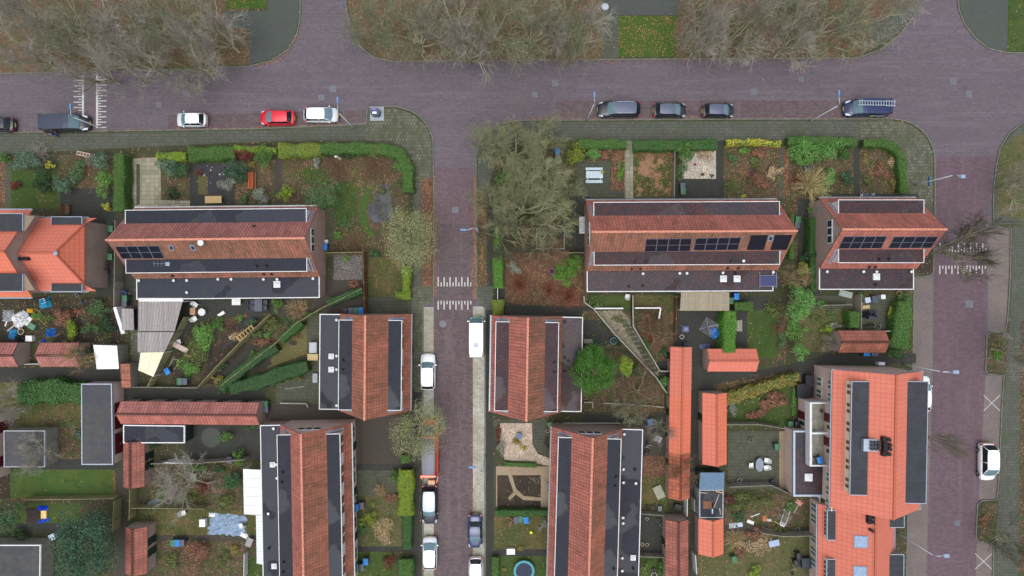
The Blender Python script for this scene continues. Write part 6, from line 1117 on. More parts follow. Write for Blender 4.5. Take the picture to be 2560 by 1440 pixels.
cover('seedlings', 'pale grey seedlings scattered over the dark soil bed', [[(1300, 1192), (1350, 1192), (1350, 1240), (1316, 1234), (1300, 1214)]], 40, .09, LEAF['grey'], 21, h=.1, thr=.9)
# ---------------------------------------------------------------- vehicles
PAINT = {k: plain('paint_'+k, c, .3, .15, var=.03, coat=.6, spec=.5) for k, c in dict(white=(232, 236, 238), silver=(206, 214, 220), red=(206, 22, 48), black=(32, 35, 44), navy=(34, 44, 78), slate=(66, 72, 90), grey=(150, 164, 184), green=(40, 52, 54), orange=(236, 84, 44), teal=(120, 170, 160), dkblue=(44, 54, 96)).items()}
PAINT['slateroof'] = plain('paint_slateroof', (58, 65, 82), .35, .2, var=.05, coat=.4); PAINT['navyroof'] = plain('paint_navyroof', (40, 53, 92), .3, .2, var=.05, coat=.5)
PAINT['blackroof'] = plain('paint_blackroof', (84, 92, 112), .35, .2, var=.05, coat=.4)  # black paint lightened, the roof's sky reflection is put into its colour
HEADL = glassy('headlight_glass', (214, 222, 228), .1); TAILL = glassy('taillight_glass', (170, 24, 34), .15); PLATE = plain('plate_yellow', (222, 172, 44), .5); RIM = plain('rim_alloy', (150, 154, 160), .35, .6)
SHAPE = dict(hatch=(.22, .39, .83, .93, .95), suv=(.25, .39, .88, .97, 1.02), sedan=(.25, .40, .68, .82, .92), van=(.17, .31, .965, .99, 1.12), mpv=(.17, .36, .87, .96, 1.0), bus=(.05, .15, .965, .99, 1.15), box=(.10, .2, .985, .995, 1.3))
def car(label, px, py, head, L, Wd, H, paint, kind, roof=None, cat='car', zc=.6, rails=False, ribs=0, nose=None, plates=True, ribdir='x', glassroof=False):
    c = P(px, py, zc); t = thing('parked_'+('van' if cat == 'van' else 'car'), label, cat, (c.x, c.y, .006), R(head), 'vehicles parked along the streets')
    f1, f0, r0, r1, belt = SHAPE[kind]; hw = Wd/2; X = lambda f: L/2-f*L; pm = PAINT[paint]; rm = PAINT[roof] if roof else pm
    plan = [(0, .60), (.012, .74), (.04, .86), (.1, .95), (.2, .99), (.35, 1), (.6, 1), (.8, .99), (.92, .96), (.97, .90), (.992, .80), (1, .68)]
    if kind in ('van', 'bus', 'box'): plan = [(0, .72), (.012, .82), (.04, .90), (.1, .965), (.2, 1), (.35, 1), (.6, 1), (.8, 1), (.95, .99), (.985, .96), (1, .9)]
    def zt(f):
        pts = [(0, .60), (.04, .74), (.12, .82 if kind not in ('van', 'bus', 'box') else .98), (f1, belt-.04), (f1+.08, belt), (.9, belt), (1.0, belt*.88)]
        if kind == 'sedan': pts[-2:] = [(.82, .95), (.96, .92), (1, .8)]
        for (a, za), (b, zb) in zip(pts, pts[1:]):
            if a <= f <= b: return za+(zb-za)*(f-a)/max(1e-6, b-a)
        return belt
    rows = []
    for f, m in plan:
        w_, z = hw*m, zt(f); rows.append([(X(f), s*w_*k, zz) for s, k, zz in ((-1, .93, .24), (-1, 1, .5), (-1, .985, z*.84), (-1, .87, z), (-1, .45, z+.035), (1, 0, z+.045), (1, .45, z+.035), (1, .87, z), (1, .985, z*.84), (1, 1, .5), (1, .93, .24))])
    m = MB(); m.grid(rows); 
    if nose:
        for i, f in enumerate(m.f):
            if max(m.v[k][0] for k in f) > X(.045): m.mi[i] = 1
    n = 11; m.add(rows[0], [tuple(range(n-1, -1, -1))], 1 if nose else 0); m.add(rows[-1], [tuple(range(n))])
    m.add([rows[i][0] for i in range(len(rows))]+[rows[i][-1] for i in range(len(rows))], [(i+1, i, len(rows)+i, len(rows)+i+1) for i in range(len(rows)-1)])
    m.build('body', [pm]+([PAINT[nose]] if nose else []), t, smooth=True)
    wr = hw*(.71 if kind in ('hatch', 'sedan') else .76 if kind in ('suv', 'mpv') else .88 if kind != 'box' else .74); wb = hw*.87; ss = (-1, -.6, 0, .6, 1)
    cx = .035*L if kind not in ('van', 'bus', 'box') else .02*L
    # roof
    m = MB(); rr = []
    for i in range(7):
        f = f0+(r0-f0)*i/6; e = 1-.1*max(0, (i-4)/2)**2; rr.append([(X(f)+(cx*.5*(1-s*s) if i == 0 else -cx*.2*(1-s*s) if i == 6 else 0), s*wr*e*(1-.04*(i in (0, 6))), H-.035*s*s-(.03 if i in (0, 6) else .0)-.03*abs(i-2.5)/3.5) for s in (-1, -.85, -.4, 0, .4, .85, 1)])
    m.grid(rr); lo = [[(x, y*1.015, z-.07) for x, y, z in r] for r in rr]
    for k in (0, -1): m.grid([[r[k] for r in rr], [r[k] for r in lo]])
    if ribs:
        for k in range(ribs):
            if ribdir == 'x': m.box(((X(f0+.12)+X(r0-.03))/2, wr*(-.75+1.5*k/(ribs-1)), H-.035), (abs(X(r0-.03)-X(f0+.12)), .07, .035))
            else: m.box((X(f0+.1+(r0-f0-.14)*k/(ribs-1)), 0, H-.035), (.07, wr*1.5, .035))
    m.build('roof', rm, t, smooth=not ribs)
    G = CGLASS; zb = belt
    m = MB(); m.grid([[(X(f1+(f0-f1)*k/3)+cx*(1-s*s)*(1-.5*k/3), s*(wb*.93+(wr*.95-wb*.93)*k/3), zb+.02+(H-.055-zb-.02)*(k/3)**.85-.02*s*s) for s in ss] for k in range(4)]); m.build('windshield', G, t, smooth=True)
    if kind != 'box':
        m = MB(); m.grid([[(X(r0+(r1-r0)*k/2)-cx*.4*(1-s*s), s*(wr*.86+(wb*.86-wr*.86)*k/2), H-.075+(zb+.03-H+.075)*k/2) for s in ss] for k in range(3)]); m.build('rear_window', SGLASS, t, smooth=True)
    for sg in (-1, 1):
        m = MB(); k = 5; fr = [f1+.03, f0+.005, .5, r0-.02, r1-.02]
        top = [(X(max(f, f0)), sg*wr*1.0, H-.1 if f >= f0 else H-.12) for f in fr]; top[0] = (X(f1+.035), sg*wb*.97, zb+.05); top[-1] = (X(r0-.0), sg*wr*.94, H-.13); bot = [(X(f), sg*wb, zb-.01) for f in fr]
        m.grid([bot, top]); m.build('side_window', SGLASS if not (cat == 'van' and kind in ('van', 'box')) else pm, t)
        m = MB()
        for pts in ([(X(f1)+.01, sg*wb*.95, zb), (X(f0), sg*wr*.98, H-.06)], [(X(.52), sg*wb*1.0, zb), (X(.53), sg*wr*1.01, H-.07)], [(X(r1)+.04, sg*wb*.93, zb), (X(r0), sg*wr*.93, H-.07)]): m.tube(pts, .045, 6, .04)
        m.build('pillar', pm, t, smooth=True)
        m = MB(); m.box((X(f1+.055), sg*(hw+.07), zb-.06), (.12, .2, .14), sg*.25, taper=.8); m.build('mirror', pm if paint != 'orange' else BLACK, t)
        m = MB(); a, b = (.008, .085); z = zt(.05)
        m.add([(X(.022), sg*hw*.60, z-.035), (X(.035), sg*hw*.83, z-.05), (X(.13), sg*hw*.92, zt(.13)-.0), (X(.085), sg*hw*.70, zt(.085)+.03), (X(.022), sg*hw*.60, z-.15), (X(.035), sg*hw*.85, z-.16), (X(.13), sg*hw*.94, zt(.13)-.12), (X(.085), sg*hw*.70, z-.1)],
              [(0, 1, 2, 3), (0, 4, 5, 1), (1, 5, 6, 2), (2, 6, 7, 3), (3, 7, 4, 0)][::1]); m.build('headlight', HEADL, t)
        m = MB(); m.box((X(.978), sg*hw*.80, zt(.95)*.72), (.1, hw*.26, zt(.95)*.27), sg*-.35); m.build('taillight', TAILL, t)
        for f in (.17, .8):
            m = MB(); rad = .33 if H < 1.8 else .35
            vs = [(X(f)+q*math.cos(k*.3927), sg*(hw-.02-w_), rad+q*math.sin(k*.3927)) for w_, q in ((.2, rad), (.0, rad), (-.012, rad*.7)) for k in range(16)]
            fs = [(i*16+k, i*16+(k+1) % 16, (i+1)*16+(k+1) % 16, (i+1)*16+k) for i in range(2) for k in range(16)]+[tuple(range(15, -1, -1)), tuple(range(32, 48))]
            m.add(vs, [f[::sg] for f in fs]); o = m.build('wheel', BLACK, t)
            m = MB(); vs = [(X(f)+rad*.62*math.cos(k*.3927), sg*(hw+.0), rad+rad*.62*math.sin(k*.3927)) for k in range(16)]; m.add(vs, [tuple(range(16))[::sg]]); m.build('rim', RIM, o)
    if plates:
        for x, s in ((X(0)+.02, 1), (X(1)-.02, -1)): m = MB(); m.box((x, 0, .42), (.04, .52, .11)); m.build('number_plate', PLATE, t)
    m = MB(); m.box((X(.01), 0, .3), (.1, hw*1.15, .16)); m.build('grille', DARKP, t)
    if rails:
        for sg in (-1, 1): m = MB(); m.tube([(X(f0+.03), sg*wr*.93, H-.02), (X(f0+.06), sg*wr*.93, H+.04), (X(r0-.08), sg*wr*.93, H+.04), (X(r0-.04), sg*wr*.93, H-.02)], .028, 6); m.build('roof_rail', STEEL, t)
    return t, X, wr
car('dark green car cut off by the left edge, its tail towards the van', -8, 312, 180, 4.2, 1.75, 1.5, 'green', 'hatch')
car('dark grey panel van with ribbed roof below the striped table, a person beside it', 163, 308, 2, 5.35, 1.95, 2.0, 'black', 'van', roof='slateroof', cat='van', zc=.9, ribs=5)
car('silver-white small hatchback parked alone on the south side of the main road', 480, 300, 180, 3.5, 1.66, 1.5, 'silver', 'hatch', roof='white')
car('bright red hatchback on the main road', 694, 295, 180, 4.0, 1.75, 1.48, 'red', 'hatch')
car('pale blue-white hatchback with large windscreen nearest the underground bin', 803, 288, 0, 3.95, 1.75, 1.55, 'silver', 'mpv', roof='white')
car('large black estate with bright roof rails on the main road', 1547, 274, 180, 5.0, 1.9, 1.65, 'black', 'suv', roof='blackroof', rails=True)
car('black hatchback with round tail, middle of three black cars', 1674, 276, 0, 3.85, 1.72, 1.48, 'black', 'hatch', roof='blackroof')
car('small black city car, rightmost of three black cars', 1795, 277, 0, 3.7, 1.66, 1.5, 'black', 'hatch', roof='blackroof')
t, X, wr = car('navy blue van with ladders on its roof near the crossroads', 2168, 270, 180, 5.2, 1.95, 2.0, 'navy', 'van', roof='navyroof', cat='van', zc=.9, ribs=12, ribdir='y')
m = MB(); m.box((-1.2, .985, .9), (1.5, .02, .3)); m.build('side_lettering_panel', plain('livery_grey', (150, 160, 180)), t)
m = MB(); m.prism([(-.55, .985), (-.2, .985), (-.2, 1.01), (-.55, 1.01)], .85, 1.25); m.build('side_emblem', plain('livery_green', (150, 190, 60)), t)
l = thing('ladder', 'aluminium ladders strapped on the navy van roof, overhanging its back', 'ladder', P(2192, 258, 2.15), R(-1))
for s in (-1, 1): m = MB(); m.box((0, s*.24, 0), (4.3, .06, .08)); m.build('rail', STEEL, l)
for i in range(14): m = MB(); m.box((-2.0+.31*i, 0, .01), (.07, .5 if i < 10 else .8, .05)); m.build('rung', STEEL, l)
t, X, wr = car('white camper van with teal nose and roof hatch in the side street', 1191, 843, 90, 4.75, 1.8, 1.98, 'white', 'bus', cat='van', zc=1.0, nose='teal')
m = MB(); m.box((-.85, 0, 1.97), (.55, .55, .05)); m.build('roof_hatch', plain('hatch_smoke', (160, 172, 186), .2), t)
m = MB(); m.box((-.4, -.62, 1.96), (.65, .05, .03)); m.build('roof_vent', DARKP, t)
car('white crossover car in front of the pale willow in the side street', 1070, 929, 90, 4.2, 1.8, 1.6, 'white', 'suv', zc=.7)
t, X, wr = car('orange-red delivery van with open back doors under the pale willow', 1074, 1120, 90, 6.3, 2.0, 2.55, 'orange', 'box', roof='slateroof', cat='van', zc=1.2, ribs=5)
m = MB(); m.box((-3.35, -1.05, .5), (.75, .05, 2.0), R(-15)); m.build('open_door', PAINT['orange'], t); m = MB(); m.box((-3.2, .8, .5), (.3, .05, 2.0), R(60)); m.build('open_door', PAINT['orange'], t)
m = MB(); m.box((1.55, 0, 2.545), (.16, 1.72, .05)); m.box((-2.95, 0, 2.5), (.2, 1.75, .1)); m.build('roof_trim', PAINT['orange'], t)
car('black people carrier with blue-grey roof behind the orange van', 1074, 1262, 270, 4.6, 1.85, 1.7, 'black', 'suv', roof='grey', zc=.8)
car('white hatchback at the lower left kerb of the side street', 1075, 1382, 90, 3.75, 1.75, 1.5, 'silver', 'mpv', roof='white')
car('dark blue saloon with sunroof in the side street', 1188, 1327, 270, 3.95, 1.72, 1.42, 'dkblue', 'sedan', roof='dkblue')
car('white car with red tail lights cut by the bottom edge of the side street', 1190, 1436, 270, 4.1, 1.75, 1.6, 'white', 'suv')
car('white compact van with dark windscreen in the right-hand bay', 2472, 1156, 270, 4.35, 1.83, 1.85, 'white', 'mpv', cat='van', zc=.95)
car('white car half hidden under the big orange house eaves', 2305, 985, 90, 4.3, 1.75, 1.5, 'white', 'hatch')
car('dark blue car almost hidden behind the big orange house', 2286, 1170, 90, 4.0, 1.75, 1.5, 'dkblue', 'hatch', roof='black')

# ---------------------------------------------------------------- street furniture
def lamp(label, base, root, tip, h=7.3, wide=.2, sign=None):
    b = P(*base); r, e = P(*root, h+.45), P(*tip, h+.5); t = thing('street_lamp', label, 'street lamp', (b.x, b.y, .1), 0, 'street lamps'); o = Vector((b.x, b.y, .1)); r -= o; e -= o
    m = MB(); m.tube([(0, 0, 0), (0, 0, 1.2), (0, 0, h-.3)], .085, 8, .055); m.build('pole', plain('galvanised', (186, 194, 198), .5, .2), t, smooth=True)
    m = MB(); k = Vector((r.x, r.y, 0)); m.tube([(0, 0, h-.32), (k.x*.12, k.y*.12, h+.05), (k.x*.4, k.y*.4, h+.25), r], .05, 8, .04); m.build('arm', STEEL, t, smooth=True)
    d = (e-r).normalized(); a = math.atan2(d.y, d.x); ln = (e-r).length; m = MB(); c = (r+e)/2; m.box((c.x, c.y, c.z-.06), (ln, wide, .14), a, taper=.85); m.build('lamp_head', plain('lamp_blue', (92, 132, 176), .4, .1) if wide < .3 else plain('lamp_grey', (136, 152, 176), .4, .1), t)
    if sign:
        m = MB(); s = P(*sign, 3.0)-o; m.box((0+.0, 0, 2.6), (.04, 1.1, .3) if abs(d.x) > .5 else (1.1, .04, .3)); m.build('street_name_plate', plain('sign_blue', (30, 100, 180), .4), t)
lamp('street lamp whose pole crosses the dark grey van', (281, 331), (177, 274), (176, 258)); lamp('street lamp beside the pale hatchback and underground bin', (886, 322), (844, 258), (844, 241)); lamp('street lamp just left of the large black estate', (1467, 301), (1486, 245), (1486, 229)); lamp('street lamp left of the ladder van', (2022, 305), (2097, 240), (2097, 224))
lamp('street lamp with blue name plate beside the two-unit house', (2285, 463), (2400, 441), (2414, 441), wide=.42, sign=(2326, 463)); lamp('street lamp with blue name plate in the side street', (1198, 583), (1168, 575), (1150, 574), sign=(1192, 578)); lamp('street lamp by the light parking strip near the gravel garden', (1213, 1138), (1187, 1168), (1171, 1168))
lamp('street lamp behind the north corner of the big orange house', (2256, 910), (2381, 930), (2398, 930), wide=.42); lamp('street lamp beside the lower orange house at the bottom', (2238, 1328), (2358, 1389), (2374, 1390), wide=.42)
for x, y, lb in ((1500, 55, 'post-top lantern beside the paved path on the north verge'), (405, 87, 'post-top lantern among the top left trees')):
    b = P(x, y); t = thing('lantern_post', lb, 'lantern', (b.x, b.y, .1)); m = MB(); m.tube([(0, 0, 0), (0, 0, 3.9)], .06, 8, .045); m.build('pole', ZINC, t); m = MB(); m.lathe((0, 0, 3.85), [(.12, 0), (.3, .25), (.42, .42), (.3, .5), (.05, .55)], 12); m.build('lantern_head', plain('lantern_cap', (168, 178, 190), .4), t)
b = P(942, 285, 0); t = thing('underground_waste_bin', 'dark waste column on a square steel plate at the pavement corner', 'waste bin', (b.x, b.y, G0))
m = MB(); m.box((.05, 0, .0), (1.65, 1.68, .05)); m.build('base_plate', plain('plate_steel', (142, 152, 160), .5, .2), t)
m = MB(); m.prism([(-.55, .45), (.3, .45), (.52, .2), (.52, -.3), (.3, -.45), (-.3, -.42), (-.55, -.2)], .05, .95); m.build('column', plain('bin_column', (62, 74, 88), .4), t)
m = MB(); m.box((-.12, .27, .95), (.75, .26, .03)); m.build('sign_panel', plain('violet_sign', (84, 66, 124), .5), t)
m = MB()
for i, (dx, dw) in enumerate(((-.36, .05), (-.28, .04), (-.2, .06), (-.11, .04), (-.03, .06), (.06, .05), (.15, .05))): m.box((dx, .29, .981), (dw, .11, .004))
m.build('sign_letters', plain('violet_letters', (190, 150, 220), .5), t)
m = MB(); m.box((-.05, -.12, .95), (.5, .26, .05)); m.box((-.02, -.34, .8), (.5, .1, .1)); m.build('inlet_drum', plain('bright_steel', (200, 206, 212), .3, .4), t)
# ---------------------------------------------------------------- fences and walls
def fence(label, pts, h, mat, th=.06, name='fence', cat='fence', posts=True, step=1.8, cap=None, zb=G0, group=None):
    q = [P(x, y, h+zb) for x, y in pts]; q = [Vector((p.x, p.y, 0)) for p in q]; c = sum(q, Vector())/len(q); q = [p-c for p in q]; t = thing(name, label, cat, (c.x, c.y, zb), 0, group)
    m = MB()
    for a, b in zip(q, q[1:]): d = b-a; mid = (a+b)/2; m.box((mid.x, mid.y, .04), (d.length, th, h-.06), math.atan2(d.y, d.x))
    m.build('panel', mat, t)
    if cap:
        m = MB()
        for a, b in zip(q, q[1:]): d = b-a; mid = (a+b)/2; m.box((mid.x, mid.y, h-.02), (d.length, th+.06, .05), math.atan2(d.y, d.x))
        m.build('top_rail', cap, t)
    if posts:
        for a, b in zip(q, q[1:]):
            n = max(1, int((b-a).length/step))
            for i in range(n): p = a.lerp(b, i/n); m = MB(); m.box((p.x, p.y, 0), (.1, .1, h+.03)); m.build('post', CONC if mat is WOODG else WOODM, t)
for a in [('tall grey board fence between orange house yard and the long terrace', [(287, 552), (284, 765)], 1.9, WOODG), ('brown wall of boards at the right of the gravel yard', [(907, 626), (911, 785)], 1.9, WOODB), ('thin brown fence between pond garden and gravel yard', [(815, 632), (906, 630)], 1.6, WOODM), ('slanting ivy-grown fence from the brown wall to the alley', [(904, 722), (800, 772), (740, 808), (688, 858), (552, 964)], 1.7, WOODM), ('middle slanting mossy fence between back gardens', [(673, 786), (608, 847), (537, 920), (494, 968)], 1.7, WOODM), ('left slanting mossy fence beside the cream canopy', [(459, 794), (412, 880), (367, 968)], 1.7, WOODM),
 ('low boundary fence at the top of the black alley', [(312, 968), (492, 970)], 1.2, WOODG), ('grey board fence below the dark yard', [(378, 1160), (500, 1158), (612, 1150)], 1.8, WOODG), ('mossy thin fence above the patchy lawn', [(330, 1271), (510, 1273)], 1.7, WOODM), ('slatted mossy fence below the bright lawn', [(60, 1250), (285, 1247)], 1.5, WOODM), ('mossy board fence beside the conifer alley', [(284, 1255), (280, 1330)], 1.7, WOODM), ('short mossy fence between the two small sheds', [(324, 1226), (322, 1300)], 1.6, WOODM),
 ('dark board edge beside the camellia bed', [(1688, 378), (1686, 492)], 1.1, WOODG), ('grey board fence above the round table patio', [(1818, 1062), (1900, 1062), (1962, 1072)], 1.9, WOODG), ('weathered boards above the bramble heap', [(1826, 1218), (1930, 1214), (1984, 1240)], 1.6, WOODG), ('grey board fence in the bottom right garden', [(1908, 1334), (1958, 1342), (2036, 1340)], 1.7, WOODG), ('dark picket fence right of the leaf garden', [(1692, 742), (1690, 850)], 1.2, WOODB), ('grey boards between bottle yard and shrub', [(1600, 1285), (1662, 1290)], 1.4, WOODG), ('boards below the crate yard', [(1600, 1392), (1662, 1394)], 1.3, WOODG), ('brown boards left of the corner of the red leaf bed', [(1404, 632), (1462, 631)], 1.4, WOODM), ('short grey fence behind the right house', [(2060, 763), (2130, 762)], 1.5, WOODG), ('grey boards beside the bicycle patio', [(2154, 738), (2154, 832)], 1.6, WOODG), ('reddish boards beside the lone orange shed alley', [(1737, 1250), (1737, 1280)], 1.8, WOODG)]: fence(*a)
for a in [('pale concrete wall slanting along the slab garden path', [(1460, 740), (1461, 756), (1484, 772), (1536, 834), (1640, 943), (1668, 984)], 1.1), ('white topped wall across the terrace lawn', [(1486, 771), (1558, 771)], .8), ('dark green mesh wall beside the stepping slabs', [(1582, 738), (1583, 816), (1650, 928), (1676, 928)], 1.2), ('white edged wall above the leaf garden', [(1587, 770), (1652, 770), (1647, 797)], .9), ('low wall along the alley right of the round tree', [(1460, 1006), (1482, 1006), (1482, 1020)], .5), ('thin kerb wall below the round tree', [(1508, 1008), (1560, 1010), (1660, 1018)], .4), ('pebble topped low wall at the south row gable', [(1408, 1058), (1550, 1058)], .5), ('pale edging wall below the olive yard', [(700, 1008), (765, 1009), (770, 1018)], .5)]: fence(*a, MATS['concrete'] if 'dark' not in a[0] else DGREEN, th=.1, name='garden_wall', cat='wall', posts=False, cap=CONC if 'white' not in a[0] else WHITE)
for a in [('white gate post bar beside the yellow hedge block', [(1244, 718), (1244, 748)], 1.1), ('white garden gate bar at the lone alley', [(1719, 1245), (1718, 1292)], 1.6), ('pale upright panel leaning by the short orange shed', [(1739, 1388), (1742, 1436)], 1.8), ('white rail beside the dark-stained shed', [(2214, 828), (2250, 828)], 1.2), ('white capped fence top in the scrub garden', [(408, 1157), (482, 1159)], 1.85), ('white dividing post wall at the bottom terrace', [(610, 1384), (609, 1445)], 1.2), ('grey metal pole wall by the pond corner', [(1031, 436), (1030, 470)], 1.1), ('pale edge bar between the two left sheds', [(48, 911), (100, 910)], 1.0)]: fence(*a, WHITE, name='gate', cat='gate', posts=True, step=9)
b = P(1374, 600, 0); t = thing('wire_enclosure', 'rectangular wire enclosure under the brown tree, grey frame', 'enclosure', (b.x, b.y, G0))
for x, y in ((-1.6, -1.15), (1.6, -1.15), (1.6, 1.15), (-1.6, 1.15)): m = MB(); m.box((x, y, 0), (.07, .07, 1.8)); m.build('post', ZINC, t)
for y in (-1.15, 1.15): m = MB(); m.tube([(-1.6, y, 1.78), (1.6, y, 1.78)], .035, 6); m.build('rail', ZINC, t)
for x in (-1.6, 1.6): m = MB(); m.tube([(x, -1.15, 1.74), (x, 1.15, 1.74)], .035, 6); m.build('rail', ZINC, t)
m = MB()
for i in range(1, 8): m.tube([(-1.6+.4*i, -1.15, 1.76), (-1.6+.4*i, 1.15, 1.76)], .008, 4)
m.build('wire_mesh', ZINC, t)
# ---------------------------------------------------------------- bins
BINS = {}
def wbin(label, px, py, col, rot=0, z=G0):
    c = P(px, py, z+.9); mt = {'green': BINGREEN, 'grey': BINGREY, 'blue': BINBLUE, 'dark': DARKP}[col]
    if col in BINS: return dup(BINS[col], (c.x, c.y, z), R(rot), label)
    t = thing('wheelie_bin', label, 'bin', (c.x, c.y, z), R(rot), 'wheelie bins in the gardens')
    m = MB(); vs = [(x*.26*k, y*.33*k-.03*(1-k), zz) for zz, k in ((.08, .8), (.98, 1)) for x, y in ((-1, -1), (1, -1), (1, 1), (-1, 1))]; m.add(vs, [(3, 2, 1, 0), (4, 5, 6, 7), (0, 1, 5, 4), (1, 2, 6, 5), (2, 3, 7, 6), (3, 0, 4, 7)]); m.build('body', mt if col != 'blue' else BINGREY, t)
    m = MB(); m.grid([[(x, y, 1.0+.07*(1-(x/.3)**2)*(1-((y)/.42)**2)) for x in (-.29, -.15, 0, .15, .29)] for y in (-.4, -.2, 0, .2, .36)]); m.box((0, -.02, .975), (.58, .74, .025)); m.build('lid', mt, t)
    m = MB(); m.tube([(-.24, .4, .95), (.24, .4, .95)], .02, 6); m.build('handle', DARKP, t)
    for s in (-1, 1): m = MB(); m.tube([(s*.22, .28, .1), (s*.29, .28, .1)], .1, 10); m.build('wheel', BLACK, t)
    BINS[col] = t; return t
for a in [('blue-lidded bin against the long terrace gable', 812, 617, 'blue'), ('green bin in the yard beside the half-hipped house, upper', 277, 572, 'green'), ('green bin in the yard beside the half-hipped house, lower', 275, 642, 'green'), ('green bin behind the tall grey board fence', 312, 746, 'green'), ('grey bin below the green one behind the board fence', 311, 758, 'grey'),
 ('blue-lidded bin under the small olive tree', 1394, 378, 'blue'), ('grey bin between blue and green under the small olive tree', 1394, 391, 'grey'), ('green bin lowest of three under the small olive tree', 1393, 403, 'green'), ('grey bin beside the gravel garden patio', 1707, 465, 'grey'), ('green bin below the grey one beside the gravel garden patio', 1708, 478, 'green'),
 ('green bin at the right end of the solar terrace', 1995, 549, 'green'), ('grey bin at the right end of the solar terrace', 1993, 562, 'grey'), ('blue bin beside the battened canopy', 1841, 741, 'blue'), ('green bin beside the battened canopy', 1828, 752, 'green'), ('grey bin left of the green and blue above the detached house', 877, 777, 'grey'), ('green bin between grey and blue above the detached house', 890, 777, 'green'), ('blue bin beside the brown board wall end', 903, 776, 'blue'), ('dark bin leftmost above the detached house', 863, 778, 'dark'),
 ('green bin at the right end of the long red shed row', 663, 1010, 'green'), ('grey bin at the right end of the long red shed row', 664, 1023, 'grey'), ('green bin at the alley below the bramble heap', 449, 953, 'green'), ('grey bin at the alley below the bramble heap', 462, 953, 'grey'), ('blue tipped bin by the left slanting fence', 418, 928, 'blue', 30), ('grey-blue bin at the dark yard fence', 574, 1150, 'grey'), ('green bin in the row of three above the rust bush', 432, 1357, 'green'), ('blue bin in the row of three above the rust bush', 443, 1357, 'blue'), ('grey bin in the row of three above the rust bush', 455, 1357, 'grey'),
 ('green bin against the south-west terrace front', 884, 1248, 'green', 20), ('blue bin against the south-west terrace front', 890, 1268, 'blue'), ('grey bin right of the blue one at the south-west terrace front', 904, 1264, 'grey'), ('blue bin alone on the bottom lawn', 914, 1404, 'blue'), ('green bin at the bottom of the south-west terrace front', 890, 1416, 'green', 10), ('grey bin at the bottom of the south-west terrace front', 904, 1418, 'grey', 10), ('grey bin beside the heather below the ivy hedge', 1291, 1299, 'grey', 10), ('green bin in the middle below the ivy hedge', 1302, 1297, 'green', -20), ('blue bin below the ivy hedge', 1315, 1300, 'blue', 5), ('blue bin against the south row gutter', 1376, 1216, 'blue'), ('green bin against the south row gutter', 1376, 1238, 'green'),
 ('green bin at the south row gable corner', 1376, 1063, 'green', 15), ('blue tub bin in the reddish yard', 1625, 1055, 'blue', 10), ('blue bin in the black alley below the dark-stained shed', 2166, 884, 'blue', 90), ('grey bin in the black alley below the dark-stained shed', 2186, 884, 'grey', 90), ('green bin at the overgrown garden corner', 1977, 1061, 'green'), ('dark bin at the overgrown garden corner', 1993, 1062, 'dark'), ('green compost bin on the oval table patio', 1943, 1117, 'green', 5), ('green bin in the bottom right garden', 1836, 1398, 'green', 15), ('dark bin left of the bicycles at the bottom right', 1992, 1408, 'dark', 10), ('dark bin above the other at the bottom right', 1998, 1390, 'dark', 5)]: wbin(*a)
t = wbin('blue bin on the white balcony', 2049, 1150, 'blue', 20, 3.0)
# ---------------------------------------------------------------- garden furniture
def lp(px, py, z=G0): c = P(px, py, z+.3); return (c.x, c.y, z)
CH = {}
def chair(label, px, py, rot, mat=None, key='white', z=G0):
    if key in CH: return dup(CH[key], lp(px, py, z), R(rot), label)
    mat = mat or WHITE; t = thing('garden_chair', label, 'chair', lp(px, py, z), R(rot), 'garden chairs'); CH[key] = t
    m = MB(); m.box((0, 0, .42), (.5, .5, .04)); m.build('seat', mat, t)
    m = MB(); m.add([(-.23, -.25, .46), (-.23, .25, .46), (-.38, .22, .92), (-.38, -.22, .92), (-.27, -.25, .46), (-.27, .25, .46), (-.42, .22, .92), (-.42, -.22, .92)], [(0, 1, 2, 3), (7, 6, 5, 4), (0, 4, 5, 1), (1, 5, 6, 2), (2, 6, 7, 3), (3, 7, 4, 0)]); m.build('backrest', mat, t)
    for s in (-1, 1):
        m = MB(); m.tube([(-.3, s*.27, .66), (.22, s*.29, .64), (.24, s*.27, .46)], .028, 6); m.build('armrest', mat, t)
        for x in (-.22, .22): m = MB(); m.box((x, s*.22, 0), (.05, .05, .42)); m.build('leg', mat, t)
    return t
for a in [('white chair with backrest turned up-right beside the round white table', 490, 762, -40), ('white chair below-left of the round white table', 488, 797, 30), ('white chair left of the grey oval table', 1877, 1162, 0), ('white chair at the upper right of the grey oval table', 1915, 1150, 170), ('white chair at the lower right of the grey oval table', 1914, 1168, 190), ('white chair by the blue plastic sheet', 604, 1313, 200), ('white chair above the desk by the left slanting fence', 448, 854, 110), ('white chair below the terrace gutter with plants', 1568, 741, 80), ('white chair turned on its side in the scrub garden', 460, 1281, 15), ('white chair on the sand strip beside the flat extension', 1972, 1208, 40), ('white chair on the junk pile at left', 112, 753, 200)]: chair(*a)
DG = plain('dark_rattan', (70, 74, 84), .7)
for a in [('dark chair upper left of the slate table', 632, 756, 0), ('dark chair lower left of the slate table', 632, 770, 0), ('dark chair upper right of the slate table', 664, 756, 180), ('dark chair lower right of the slate table', 663, 770, 180)]: chair(*a, mat=DG, key='dark')
def table(label, px, py, rot, sx, sy, mat, round_=False, h=.73, name='garden_table'):
    t = thing(name, label, 'table', lp(px, py), R(rot)); m = MB()
    if round_: m.lathe((0, 0, h-.04), [(sx*.98, 0), (sx, .02), (sx*.98, .04)], 24)
    else: m.box((0, 0, h-.04), (sx, sy, .04))
    m.build('tabletop', mat, t); a, b = (sx*.55, sx*.55) if round_ else (sx/2-.1, sy/2-.1)
    for x in (-a, a):
        for y in (-b, b): m = MB(); m.box((x, y, 0), (.06, .06, h-.04)); m.build('leg', mat, t)
    return t
